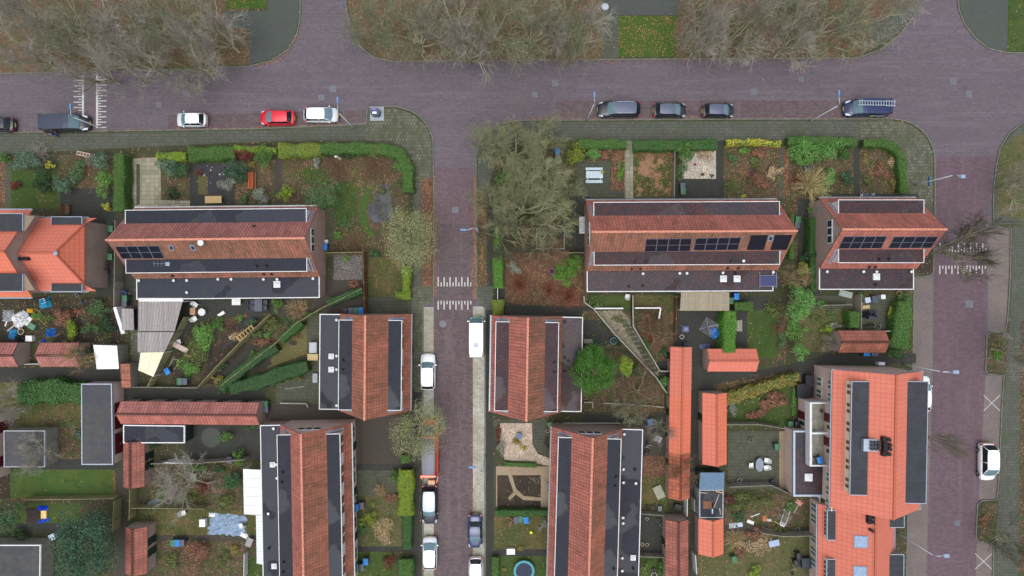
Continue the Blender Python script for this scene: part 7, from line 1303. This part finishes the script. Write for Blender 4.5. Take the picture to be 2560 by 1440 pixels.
table('round white garden table on the dark patio', 508, 780, 0, .43, 0, WHITE, True); table('slate grey rectangular table behind the terrace', 649, 763, 0, .9, 1.45, plain('slate_top', (84, 88, 98), .6)); table('grey oval table on the slab patio', 1896, 1160, 0, .48, 0, plain('grey_top', (122, 132, 144), .5), True).scale = (1, 1.7, 1); table('pale wooden table against the terrace front', 537, 500, 1, 1.95, .85, WOODY); table('white desk with turquoise bowl by the left slanting fence', 455, 868, -28, 1.9, .6, plain('desk_wood', (176, 160, 150))); table('white cabinet table with pots behind the terrace', 595, 753, 0, 1.0, .9, WHITE, h=.85)
b = lp(1485, 439); t = thing('picnic_table', 'pale blue picnic table with two benches and a yellow plant', 'picnic table', b, 0); PB = boards('pale_blue_boards', (190, 206, 214), (172, 190, 200), .16, 'Y')
for n_, y, wd, h in (('tabletop', .05, .85, .74), ('bench', .78, .3, .45), ('bench', -.72, .36, .45)): m = MB(); m.box((0, y, h-.04), (2.0, wd, .05)); m.build(n_, PB, t)
for x in (-.75, .75):
    for y0, y1 in ((-.7, .2), (.75, -.1)): m = MB(); m.tube([(x, y0, 0), (x, y1, .7)], .04, 4); m.build('leg', PB, t)
    m = MB(); m.box((x, .03, .36), (.08, 1.6, .08)); m.build('crossbar', PB, t)
o = shrub('yellow flowering pot plant on the picnic table', 1502, 433, 6, 5, .3, 'yellow', stem=False, size=.04); o.location.z = .87
def bench(label, px, py, rot, ln, mat, dp=.5):
    t = thing('garden_bench', label, 'bench', lp(px, py), R(rot))
    for i in range(5): m = MB(); m.box((0, -.2+.11*i*dp/.5, .42), (ln, .085, .035)); m.build('seat_slat', mat, t)
    for i in range(4): m = MB(); m.box((0, .36+.025*i, .52+.11*i), (ln, .04, .085)); m.build('back_slat', mat, t)
    for x in (-ln/2+.1, ln/2-.1):
        for y in (-.2, .33): m = MB(); m.box((x, y, 0), (.06, .06, .62)); m.build('leg', mat, t)
        m = MB(); m.box((x, .06, .62), (.06, .62, .04)); m.build('armrest', mat, t)
bench('orange wooden bench beside the grey shrub', 627, 452, -90, 1.9, WOODO, .9); bench('white slatted bench against the solar terrace gable', 1453, 563, -90, 2.0, WHITE); bench('brown wooden swing bench in front of the half-hipped house', 170, 524, 90, 1.2, WOODB)
b = lp(1763, 816); t = thing('rotary_clothes_dryer', 'square rotary clothes dryer on the dark patio', 'clothes dryer', b, R(-32)); m = MB(); m.tube([(0, 0, 0), (0, 0, 1.75)], .025, 8); m.build('pole', STEEL, t)
for k in range(4): a = k*math.pi/2+.785; m = MB(); m.tube([(0, 0, 1.3), (1.15*math.cos(a), 1.15*math.sin(a), 1.8)], .018, 6); m.build('arm', STEEL, t)
m = MB()
for j in range(1, 6):
    q = [(1.15*j/5*math.cos(k*math.pi/2+.785), 1.15*j/5*math.sin(k*math.pi/2+.785), 1.3+.5*j/5) for k in range(5)]; m.tube(q, .012, 4)
m.build('line', plain('line_white', (200, 204, 206)), t)
b = lp(1310, 1424); t = thing('trampoline', 'round trampoline with turquoise rim at the bottom edge', 'trampoline', b); m = MB(); m.lathe((0, 0, .68), [(.93, 0), (.93, .02)], 32); m.build('jumping_mat', plain('jump_mat', (52, 58, 74), .8), t)
m = MB(); rr = [[((r_)*math.cos(k*.1963), (r_)*math.sin(k*.1963), .70+z) for k in range(33)] for r_, z in ((.94, 0), (.97, .05), (1.23, .05), (1.26, -.04))]; m.grid(rr, flip=True); m.build('safety_pad', plain('teal_pad', (62, 140, 150), .5), t)
for k in range(6): a = k*1.047; m = MB(); m.tube([(1.15*math.cos(a), 1.15*math.sin(a), 0), (1.15*math.cos(a), 1.15*math.sin(a), .7)], .03, 6); m.build('leg', ZINC, t)
def bike(label, px, py, rot, mat=None):
    t = thing('bicycle', label, 'bicycle', lp(px, py), R(rot), 'bicycles in the gardens')
    for x in (-.52, .52): m = MB(); m.ring((x, 0, .34), .32, .022, 20, 5, 'y'); m.build('wheel', BLACK, t)
    m = MB()
    for a, c in (((-.52, 0, .34), (-.05, 0, .3)), ((-.05, 0, .3), (-.2, 0, .85)), ((-.52, 0, .34), (-.17, 0, .75)), ((-.17, 0, .75), (.38, 0, .8)), ((-.05, 0, .3), (.38, 0, .75)), ((.52, 0, .34), (.36, 0, .98))): m.tube([a, c], .02, 6)
    m.build('frame', mat or DARKP, t); m = MB(); m.box((-.22, 0, .88), (.26, .15, .06), taper=.8); m.build('saddle', BLACK, t)
    m = MB(); m.tube([(.22, -.3, 1.05), (.38, -.2, 1.0), (.38, .2, 1.0), (.22, .3, 1.05)], .016, 6); m.build('handlebar', STEEL, t)
for a in [('dark bicycle in the alley beside the half-hipped house, upper', 262, 590, 85), ('dark bicycle in the alley beside the half-hipped house, lower', 270, 668, 100), ('black bicycle in the reddish yard', 1613, 1122, 80), ('second bicycle in the reddish yard', 1620, 1118, 95), ('bicycle under the stained roof behind the right house', 2172, 812, 10), ('second bicycle leaning behind the right house', 2186, 814, -15), ('bicycle at the lower right garden wall', 1978, 1425, 95), ('child bicycle with lime frame by the slanting fence', 447, 905, 60, plain('lime_frame', (150, 210, 70)))]: bike(*a)
b = lp(2168, 488); t = thing('motor_scooter', 'white and navy motor scooter in front of the two-unit house', 'scooter', b, R(3))
for x in (-.6, .62): m = MB(); m.ring((x, 0, .24), .18, .07, 16, 6, 'y'); m.build('wheel', BLACK, t)
m = MB(); m.box((-.4, 0, .35), (.95, .36, .35), taper=.8); m.build('body', PAINT['silver'], t); m = MB(); m.box((-.35, 0, .71), (.75, .28, .1), taper=.85); m.build('seat', PAINT['navy'], t)
m = MB(); m.box((.12, 0, .3), (.45, .3, .06)); m.build('footboard', PAINT['navy'], t); m = MB(); m.box((.5, 0, .3), (.14, .42, .65), taper=.75); m.build('leg_shield', PAINT['silver'], t); m = MB(); m.tube([(.42, -.34, 1.02), (.5, 0, .98), (.42, .34, 1.02)], .02, 6); m.build('handlebar', DARKP, t)
# ---- pots, tubs, boxes and loose things: shape, label, px, py, size, rot, colour, category, name
def pot(label, px, py, r, h, rgb, name='plant_pot', cat='pot', soil=True, z=G0, group=None):
    t = thing(name, label, cat, lp(px, py, z), 0, group); mt = plain('pot_%d_%d_%d' % rgb, rgb, .6)
    m = MB(); m.lathe((0, 0, 0), [(r*.72, 0), (r, h), (r*.88, h), (r*.85, h*.86)], 16); m.build('tub', mt, t, smooth=False)
    if soil: m = MB(); m.lathe((0, 0, h*.86), [(r*.84, 0), (r*.84, .015)], 14); m.build('filling', plain('pot_soil', (62, 52, 44), .9), t)
for a in [('purple tub beside the red leaf bed', 1379, 678, .36, .4, (168, 84, 166)), ('black pot beside the gravel yard fence', 890, 621, .3, .4, (60, 64, 76)), ('black tub in the leaf bed garden', 1882, 430, .32, .4, (52, 56, 70)), ('turquoise hooped tub beside the round tree', 1533, 852, .42, .5, (70, 140, 170)), ('white round stool top on the dark patio', 1704, 842, .26, .45, (226, 228, 226)), ('pale round pot at the lower patio corner', 1848, 1201, .28, .4, (176, 170, 160)), ('empty grey hooped pot at the upper patio corner', 1877, 1100, .26, .4, (130, 136, 136)), ('blue rain barrel at the patio corner', 1931, 1204, .36, .8, (52, 74, 116)), ('small grey pot on the terrace lawn', 1503, 766, .18, .25, (150, 168, 172)),
 ('pink pot on the white gravel', 1738, 411, .16, .25, (220, 130, 180)), ('white ring planter on the olive slabs', 699, 875, .24, .1, (190, 190, 180)), ('dark round pots pair on the olive slabs, left', 726, 858, .2, .35, (84, 92, 104)), ('dark round pots pair on the olive slabs, right', 735, 859, .24, .4, (74, 84, 96)), ('red pot at the end of the ivy hedge', 775, 908, .18, .3, (170, 60, 44)), ('terracotta pot behind the right house', 2134, 743, .2, .3, (180, 98, 62)), ('cream bowl behind the right house', 2249, 733, .32, .25, (206, 180, 120)), ('grey pot in the junk garden', 192, 738, .2, .3, (150, 160, 170)), ('blue flower pot in the junk garden', 202, 756, .16, .25, (90, 120, 160)), ('cream tub on the junk pile', 53, 829, .36, .4, (206, 196, 160)),
 ('blue barrel behind the grey board fence', 313, 734, .34, .7, (50, 110, 190)), ('small pale tub beside the blue barrel', 321, 734, .16, .3, (196, 196, 190)), ('yellow plant bucket at the bottom edge', 1260, 1424, .18, .3, (210, 190, 70)), ('green empty hoop pot by the south row, upper', 1366, 1099, .2, .35, (56, 70, 60)), ('green empty hoop pot by the south row, lower', 1369, 1117, .2, .35, (60, 76, 64)), ('black hoop pot by the south row', 1364, 1107, .2, .35, (44, 48, 46)), ('white bag pot at the south row gable', 1369, 1077, .22, .35, (206, 200, 180)), ('dark tyre pot in the bottle yard, left', 1620, 1268, .26, .3, (60, 62, 58)), ('green pot in the bottle yard', 1629, 1269, .2, .3, (110, 130, 60)), ('grey pot in the bottle yard, right', 1637, 1266, .22, .3, (96, 98, 100)), ('white pot in the crate yard, upper', 1618, 1297, .18, .3, (200, 206, 200)), ('blue-grey pot in the crate yard', 1653, 1312, .24, .35, (120, 140, 160)), ('dark ring pot in the crate yard', 1646, 1302, .24, .25, (90, 96, 96)), ('white sack pot at the lower crate yard', 1606, 1361, .2, .35, (216, 214, 206)), ('cream sack pot at the lower crate yard', 1618, 1362, .2, .3, (210, 200, 170)), ('red pot at the lower crate yard', 1612, 1370, .16, .25, (150, 70, 54)),
 ('terracotta pot on the balcony', 2055, 1028, .2, .3, (140, 80, 66)), ('wire-wheel pot in the scrap garden', 1994, 1325, .3, .3, (120, 136, 130)), ('white plate on stand in the scrub garden', 420, 1253, .42, .12, (196, 192, 186)), ('dark tub at the bottom row gutter', 1372, 1328, .26, .4, (100, 108, 118)), ('dark bucket at the lower shed', 1634, 1426, .26, .4, (80, 86, 92)), ('white bowl at the bottom edge', 1636, 1440, .36, .2, (216, 216, 214)), ('white globe pot in the red leaf corner', 1445, 722, .16, .3, (224, 222, 214)), ('grey plant tub by the shrub at the right house', 2118, 822, .24, .3, (120, 128, 130)), ('shiny ball pot by the clipped hedge', 2116, 808, .16, .3, (170, 190, 206))]:
    if a[0].startswith('terracotta pot on the balcony'): pot(*a, z=3.0)
    else: pot(*a)
def crate(label, px, py, sx, sy, h, rot, rgb, name='box', cat='box', z=G0, lid=True, rough=.6):
    t = thing(name, label, cat, lp(px, py, z), R(rot)); mt = plain('box_%d_%d_%d' % rgb, rgb, rough); m = MB(); m.box((0, 0, 0), (sx, sy, h*.88), taper=1.0); m.build('body', mt, t)
    if lid: m = MB(); m.box((0, 0, h*.88+.002), (sx*1.06, sy*1.06, h*.12), taper=.96); m.build('lid', mt, t)
for a in [('white box above the blue bin at the terrace gable', 814, 604, .5, .4, .4, 0, (220, 224, 226)), ('white square box on the junk garden edge', 76, 846, .75, .65, .6, 0, (226, 228, 230)), ('green storage box in the junk garden', 82, 816, .75, .65, .5, -30, (84, 128, 104)), ('black storage box on the dark patio', 1714, 861, .55, .55, .55, 0, (42, 46, 54)), ('white storage box by the blue plastic sheet', 508, 1306, .65, .85, .6, 0, (222, 226, 228)), ('grey storage locker on the detached house yard', 786, 868, .85, 1.2, .9, 0, (166, 172, 176)), ('cream cold frame on the detached house yard', 784, 892, 1.2, .75, .7, 0, (180, 160, 116)), ('grey slab box on the detached house yard', 788, 945, .55, 1.05, .4, 0, (146, 156, 164)), ('white folding board on the path by the trampoline', 1277, 1378, .95, .65, .5, 0, (222, 224, 224)), ('pale wooden crate behind the open orange van', 1079, 1207, .8, .7, .6, 0, (206, 168, 136)), ('black plastic box in the bottle yard corner', 1694, 1266, .8, .6, .6, -15, (46, 50, 54)), ('grey square box in the bottle yard', 1649, 1271, .45, .6, .5, 0, (110, 120, 126)), ('blue grey box on the gravel garden', 1298, 1089, .6, .6, .5, -15, (96, 108, 136)), ('grey plastic tub in the bottom right garden', 1934, 1357, 1.2, .7, .5, 12, (150, 170, 196)), ('white panel box in the scrap garden', 1877, 1306, .8, .35, .2, -20, (220, 222, 222)), ('concrete slab box left of the stained shed', 1648, 1231, 1.0, 1.5, .3, 25, (140, 142, 124)), ('grey parcel box at the right house yard', 2168, 750, .6, .6, .5, 10, (176, 190, 204)), ('dark covered barbecue box behind the right house', 2183, 748, .7, .8, .8, 5, (66, 76, 86)), ('white cabinet behind the right house', 2205, 742, .5, .5, .6, 0, (206, 214, 218)), ('grey covered lounger box behind the right house', 2113, 735, 1.5, .7, .5, -15, (140, 152, 146)), ('white unit box on the grey lean-to roof', 314, 806, .7, 1.0, .3, 0, (220, 224, 230)), ('white stacking boxes behind the terrace left', 546, 743, .7, .35, .5, 0, (214, 218, 222)), ('white side boxes on the weedy bank', 556, 783, .5, .35, .35, 35, (222, 224, 224)), ('white crate on the weedy bank, left', 549, 787, .45, .3, .3, 25, (222, 224, 224)), ('brown wooden crate beside the white chairs', 483, 778, .6, .8, .5, 0, (176, 142, 112)), ('clear plastic box in the scrub garden fence', 378, 1262, .5, .6, .5, 15, (150, 166, 180)), ('dark covered trailer box in the scrub garden', 388, 1254, .7, 1.3, .6, -55, (74, 84, 92)), ('white grating box in the scrub garden', 482, 1193, .7, .8, .3, 0, (160, 164, 164)), ('white box by the conifer', 132, 1342, .7, .7, .5, 25, (190, 210, 224)), ('orange crate by the conifer', 124, 1374, .5, .4, .4, 0, (226, 160, 40)), ('brown sand box in the blue tarp pit', 108, 1287, .6, .9, .25, 0, (226, 190, 130)), ('black water butt box by the pink extension, lower', 2003, 975, 1.5, 1.6, 1.0, 0, (38, 40, 46)), ('black water butt box by the pink extension, upper', 2017, 950, .9, 1.3, 1.1, 0, (40, 42, 48)), ('dark crate at the bottom right wall', 2012, 1405, 1.0, 1.2, .8, 5, (60, 66, 74)), ('grey bench box above the yard of the stained shed', 2180, 788, 1.0, .9, .6, 0, (52, 58, 72)), ('pale stone step box beside the round green tree', 1470, 853, 1.0, .5, .3, 0, (120, 122, 110)), ('white cabinet box on the north alley wall of the orange house', 2198, 908, .7, .35, .9, 0, (206, 212, 218))]: crate(*a)
# tarps and covers: crumpled sheets with thickness
def tarp(label, px, py, rx, ry, h, rgb, rough=.45, amp=.5, rot=0, name='tarpaulin', cat='tarp', z=G0):
    rg = random.Random(int(px+py)); N = 12; mt = plain('tarp_%d_%d_%d' % rgb, rgb, rough, var=.2, scale=3); c = lp(px, py, z); rows = []
    for i in range(N+1):
        row = []
        for j in range(N+1):
            a, b = 2*i/N-1, 2*j/N-1; e = max(abs(a), abs(b)); k = 1+rg.uniform(-.12, .12)*(e > .9); row.append((a*rx*k/SPX, b*ry*k/SPX, max(.02, h*(1-e**3)*(1-amp)+h*amp*rg.random()*(1-e**6)+.02)))
        rows.append(row)
    m = MB(); m.grid(rows); o = m.build(name, mt, origin=None); md = o.modifiers.new('thickness', 'SOLIDIFY'); md.thickness = .02; o.location = c; o.rotation_euler.z = R(rot); return tag(o, label, cat)
tarp('blue plastic cover on the junk heap beside the house', 110, 757, 12, 12, .8, (50, 160, 200), rot=15); tarp('crumpled white plastic on the junk heap', 46, 800, 16, 17, .7, (226, 228, 230), amp=.8, rot=30); tarp('grey metal scrap sheets on the junk heap', 18, 790, 12, 14, .6, (170, 176, 180), .3, .8); tarp('blue sack pile at the left shed', 30, 836, 9, 12, .6, (60, 140, 190)); tarp('black refuse sacks beside the blue pile', 50, 847, 16, 7, .5, (34, 36, 40), .3); tarp('crumpled blue bag in the junk garden', 124, 832, 12, 10, .4, (40, 100, 170), amp=.8); tarp('yellow bag in the junk garden', 71, 777, 7, 5, .3, (220, 170, 50)); tarp('small blue bag left of the half hidden shed', 106, 853, 4, 4, .3, (40, 80, 190))
tarp('large grey-blue plastic sheet spread on the lawn', 566, 1314, 45, 26, .14, (118, 140, 164), .3, .9, rot=-4); tarp('bright blue tarp edge of the pit by the conifer, upper', 104, 1272, 12, 6, .3, (30, 70, 200), amp=.8); tarp('bright blue tarp edge of the pit by the conifer, lower', 105, 1304, 14, 4, .25, (50, 90, 200), amp=.8, rot=15); tarp('dark sandpit tarp by the conifer', 78, 1290, 16, 18, .15, (56, 46, 42), .8, .6)
tarp('bright blue play cover beside the rotary dryer', 1791, 831, 12, 13, 1.0, (60, 130, 210), rot=20); tarp('multicoloured cloth heap below the dryer patio', 1763, 866, 12, 6, .4, (110, 120, 150), amp=.8); tarp('round cloth-covered table on the dark patio', 1714, 822, 9, 9, .75, (120, 130, 160), amp=.1); tarp('blue-grey covered garden figure in the rhododendron garden', 2022, 420, 11, 9, .8, (74, 86, 116), amp=.7, rot=20); tarp('grey plastic sheet in the reddish yard', 1646, 1098, 9, 7, .3, (190, 196, 204), amp=.9, rot=-25); tarp('turquoise toy cover beside the junk shed', 1823, 1251, 10, 5, .4, (70, 180, 210), rot=15); tarp('black covered motorbike behind the right house', 2175, 786, 18, 8, .9, (36, 40, 54), .35, rot=0)
tarp('white plastic cushion in the scrap garden', 1925, 1302, 6, 3, .2, (220, 220, 220)); tarp('small orange rag pile in the scrap garden', 1913, 1298, 5, 7, .2, (200, 130, 80)); tarp('white foam board on the blue plastic sheet, upper', 528, 1289, 8, 5, .16, (214, 220, 224), amp=.2); tarp('white foam board on the blue plastic sheet, lower', 608, 1340, 10, 6, .2, (222, 226, 228), amp=.2, rot=-25); tarp('pink slab board by the scrap garden wall', 2000, 1258, 9, 6, .15, (190, 130, 126), amp=.1, rot=-35)
b = lp(1964, 1296); t = thing('scrap_frame', 'white broken door frame with a ring lying in the scrap garden', 'scrap', b, R(72))
for y in (-.32, .32): m = MB(); m.box((.1, y, .05), (1.9, .09, .07)); m.build('rail', WHITE, t)
for x in (-.85, -.75, 1.05): m = MB(); m.box((x, 0, .051), (.1 if x > -.8 else .5, .56, .06)); m.build('crosspiece', WHITE, t)
m = MB(); m.ring((1.6, -.1, .12), .28, .08, 20, 8); m.build('ring', WHITE, t)
b = lp(627, 1350); t = thing('wheelbarrow', 'grey wheelbarrow by the white slatted canopy', 'wheelbarrow', b, R(65)); m = MB(); m.box((-.2, 0, .3), (.9, .62, .3), taper=1.15); m.build('tray', plain('barrow_grey', (140, 142, 140)), t)
for s in (-1, 1): m = MB(); m.tube([(-.7, s*.25, .3), (.9, s*.3, .55)], .02, 6); m.build('handle', DARKP, t)
m = MB(); m.ring((-.8, 0, .2), .16, .04, 14, 6, 'y'); m.build('wheel', BLACK, t)
b = lp(619, 832); t = thing('wooden_rack', 'pale wooden ladder rack leaning on the middle slanting fence', 'rack', b, R(38))
for y in (-.3, .3): m = MB(); m.box((0, y, .9), (2.4, .08, .06)); m.build('rail', WOODY, t)
for i in range(6): m = MB(); m.box((-1.1+.44*i, 0, .901), (.08, .52, .05)); m.build('rung', WOODY, t)
for x in (-1, 1): m = MB(); m.box((x, 0, 0), (.08, .5, .9)); m.build('leg', WOODY, t)
b = lp(217, 388); t = thing('garden_gate', 'pinkish white trellis gate at the left front garden', 'gate', b, R(-12))
for y in (-.2, .2): m = MB(); m.box((0, y, .9), (1.6, .06, .06)); m.build('rail', plain('pink_white', (196, 172, 164)), t)
for i in range(5): m = MB(); m.box((-.75+.37*i, 0, 0), (.06, .34, .95)); m.build('bar', plain('pink_white', (196, 172, 164)), t)
b = lp(1762, 421); t = thing('toy_frame', 'small cream toy frame on the white gravel', 'toy', b, R(-20))
for x in (-.12, .12): m = MB(); m.box((x, 0, .1), (.06, .6, .06)); m.build('rail', CREAM, t)
for y in (-.26, .26): m = MB(); m.box((0, y, .1), (.18, .06, .061)); m.build('crossbar', CREAM, t)
m = MB(); m.lathe((0, 0, 0), [(.05, 0), (.17, .06), (.2, .17), (.17, .28), (.05, .34)], 14); o = m.build('ball', plain('ball_yellow', (220, 230, 70)), smooth=True); o.location = lp(1328, 1332); tag(o, 'yellow-green ball on the patchy lawn', 'ball')
b = lp(842, 390); t = thing('tree_stump', 'cut tree stump with white lantern in the long hedge', 'stump', b, R(-40)); m = MB(); m.tube([(-.7, 0, .3), (.7, 0, .35)], .2, 9, .16); m.build('log', BARK, t); m = MB(); m.box((.05, -.1, .52), (.28, .28, .2)); m.build('lantern', WHITE, t)
m = MB(); pts = [(0, 0), (.5, -.3), (1.0, -.9), (1.4, -1.6), (1.2, -1.9), (.6, -1.3), (-.2, -1.2), (-.6, -1.6), (-.2, -2.0), (.3, -1.8)]; m.tube([(x, y, .06) for x, y in pts], .03, 6); o = m.build('garden_hose', plain('hose_yellow', (196, 170, 60))); o.location = lp(84, 772); tag(o, 'yellow hose curling through the junk garden', 'hose')
m = MB(); m.add([(-.25, -1.7, 0), (.25, -1.6, 0), (.3, 1.6, 0), (-.1, 1.5, 0), (-.2, -1.7, .15), (.2, -1.6, .12), (.22, 1.6, 1.9), (-.1, 1.5, 1.9)], [(3, 2, 1, 0), (4, 5, 6, 7), (0, 1, 5, 4), (1, 2, 6, 5), (2, 3, 7, 6), (3, 0, 4, 7)]); o = m.build('folded_parasol', plain('sail_white', (232, 232, 236))); o.location = P(304, 800, .5); o.location.z = G0; tag(o, 'long white folded parasol leaning beside the grey lean-to', 'parasol')
for i, (x, y, a) in enumerate(((705, 838, 0),)): pass
# ---------------------------------------------------------------- the person beside the van
def skin_body(name, pts, edges, rad, mat, parent, sub=2, rootv=0):
    me = bpy.data.meshes.new(name); me.from_pydata(pts, edges, []); o = bpy.data.objects.new(name, me); COL.objects.link(o); o.parent = parent
    sk = o.modifiers.new('skin', 'SKIN'); o.modifiers.new('sub', 'SUBSURF').levels = sub; o.modifiers['sub'].render_levels = sub
    for i, v in enumerate(me.skin_vertices[0].data): v.radius = rad[i]; v.use_root = (i == rootv)
    me.materials.append(mat); return o
b = P(147, 341); t = thing('person', 'standing person in dark blue jacket and jeans beside the grey van', 'person', (b.x, b.y, G0+.03), R(80))
J = dict(pel=(0, 0, .95), ch=(.02, 0, 1.3), nk=(.02, 0, 1.5), hd=(.05, 0, 1.62), ht=(.05, 0, 1.72), ls=(.02, .19, 1.42), rs=(.02, -.19, 1.42), le=(.1, .26, 1.14), re=(.08, -.27, 1.14), lw=(.3, .2, 1.02), rw=(.26, -.2, 1.0), lh=(.0, .1, .92), rh=(.0, -.1, .92), lk=(.05, .11, .5), rk=(.0, -.11, .5), la=(.02, .12, .09), ra=(-.05, -.12, .09), lt=(.18, .13, .05), rt=(.11, -.14, .05))
keys = list(J); pts = [J[k] for k in keys]; ix = {k: i for i, k in enumerate(keys)}
E = [('pel', 'ch'), ('ch', 'nk'), ('nk', 'hd'), ('hd', 'ht'), ('ch', 'ls'), ('ls', 'le'), ('le', 'lw'), ('ch', 'rs'), ('rs', 're'), ('re', 'rw'), ('pel', 'lh'), ('lh', 'lk'), ('lk', 'la'), ('la', 'lt'), ('pel', 'rh'), ('rh', 'rk'), ('rk', 'ra'), ('ra', 'rt')]
rad = dict(pel=(.15, .12), ch=(.17, .13), nk=(.06, .06), hd=(.085, .1), ht=(.07, .08), ls=(.07, .07), rs=(.07, .07), le=(.048, .048), re=(.048, .048), lw=(.03, .03), rw=(.03, .03), lh=(.09, .09), rh=(.09, .09), lk=(.06, .06), rk=(.06, .06), la=(.042, .042), ra=(.042, .042), lt=(.035, .03), rt=(.035, .03))
edges = [(ix[a], ix[c]) for a, c in E]; radl = [rad[k] for k in keys]
for s, wk in ((1, 'lw'), (-1, 'rw')):            # palm, four fingers and a thumb on each hand
    wx, wy, wz = J[wk]; pts.append((wx+.07, wy-.01*s, wz-.02)); radl.append((.028, .016)); pi = len(pts)-1; edges.append((ix[wk], pi))
    for k, ln in ((-1.5, .055), (-.5, .07), (.5, .072), (1.5, .06)):
        pts += [(wx+.1, wy+k*.017, wz-.025), (wx+.1+ln*.6, wy+k*.019, wz-.04), (wx+.1+ln, wy+k*.019, wz-.065)]; n = len(pts); radl += [(.0095, .0095), (.009, .009), (.007, .007)]; edges += [(pi, n-3), (n-3, n-2), (n-2, n-1)]
    pts += [(wx+.05, wy-.035*s, wz-.02), (wx+.09, wy-.055*s, wz-.035)]; n = len(pts); radl += [(.011, .011), (.009, .009)]; edges += [(pi, n-2), (n-2, n-1)]
skin_body('body', pts, edges, radl, plain('skin', (206, 160, 136), .6, var=.05), t)
def sub_(ks, es, grow): kk = list(ks); return [J[k] for k in kk], [(kk.index(a), kk.index(c)) for a, c in es], [(rad[k][0]*grow+.012, rad[k][1]*grow+.012) for k in kk]
skin_body('jacket', *sub_(['pel', 'ch', 'ls', 'le', 'lw', 'rs', 're', 'rw'], [('pel', 'ch'), ('ch', 'ls'), ('ls', 'le'), ('le', 'lw'), ('ch', 'rs'), ('rs', 're'), ('re', 'rw')], 1.12), plain('jacket_navy', (34, 42, 72), .8), t)
skin_body('jeans', *sub_(['pel', 'lh', 'lk', 'la', 'rh', 'rk', 'ra'], [('pel', 'lh'), ('lh', 'lk'), ('lk', 'la'), ('pel', 'rh'), ('rh', 'rk'), ('rk', 'ra')], 1.06), plain('jeans_blue', (70, 106, 168), .85), t)
for k in ('la', 'ra'): m = MB(); x, y, z = J[k]; m.box((x+.07, y, 0), (.28, .1, .1), taper=.8); m.build('shoe', BLACK, t)
m = MB(); m.lathe((.04, 0, 1.6), [(.1, .0), (.112, .06), (.1, .13), (.06, .17), (.01, .185)], 14); m.build('hair', plain('hair_dark', (38, 32, 30), .7), t, smooth=True)
for n_, x, y, z, s in (('eye', .142, .035, 1.635, .012), ('eye', .142, -.035, 1.635, .012), ('nose', .155, 0, 1.605, .014), ('mouth', .14, 0, 1.57, .016), ('ear', .05, .095, 1.61, .022), ('ear', .05, -.095, 1.61, .022)): m = MB(); m.lathe((x, y, z), [(s*.3, -s), (s, 0), (s*.3, s)], 8); m.build(n_, plain('skin', (206, 160, 136)) if n_ != 'eye' else BLACK, t)

for lb, x, y, l, wd, a, mt in [('grey plank in the scrap garden, nearest the wall', 1995, 1270, 1.6, .14, 60, WOODG), ('pale batten in the scrap garden under the ring', 1950, 1312, 1.4, .08, -30, WOODY), ('white batten crossing the bramble heap', 1890, 1290, 1.1, .1, 20, WHITE), ('grey pallet board behind the fence in the bottom right garden', 1835, 1316, 1.0, .6, 5, GREYP), ('second grey pallet board behind the fence in the bottom right garden', 1850, 1314, .8, .5, 8, ZINC), ('long grey pole beside the bottom right fence', 1935, 1328, 2.6, .1, -14, WOODG), ('second long pole beside the bottom right fence', 1948, 1330, 2.2, .1, -22, WOODG), ('brown board beside the scrap ring', 1938, 1288, .7, .35, 40, WOODB), ('white strip on the junk heap', 30, 815, 1.9, .08, 38, WHITE), ('grey sheet on the junk heap, upper', 58, 785, .9, .5, -40, ZINC), ('white panel on the junk heap, upper right', 66, 803, 1.1, .5, 55, WHITE), ('pale plank on the junk heap, left', 12, 806, 1.0, .15, 70, WHITE), ('brown plank in the junk garden', 140, 838, .8, .2, 30, WOODB), ('grey plank by the cream canopy', 426, 905, 1.3, .14, 62, WOODG), ('second grey plank by the cream canopy', 440, 915, 1.5, .12, 50, WOODG), ('pale board at the foot of the desk', 468, 890, .8, .3, -20, WOODY), ('brown roof tile pile on the solar terrace yard', 610, 790, .5, .4, 10, WOODB), ('white rail lying across the olive yard', 735, 970, 2.4, .08, 8, CONC), ('grey wash board behind the right house', 2153, 770, 1.3, .5, 80, WOODG), ('pinkish board stack by the clipped hedge', 2165, 768, 1.2, .4, 5, WOODY), ('dark pallet beside the dryer patio hedge', 1850, 815, .7, 1.3, 0, WOODG)]:
    c = lp(x, y, G0+.05); m = MB(); m.box((0, 0, 0), (l, wd, .05)); m.box((l*.3, wd*.3, .0), (l*.3, wd*.5, .08)); o = m.build('plank', mt); o.location = c; o.rotation_euler.z = R(a); tag(o, lb, 'plank')
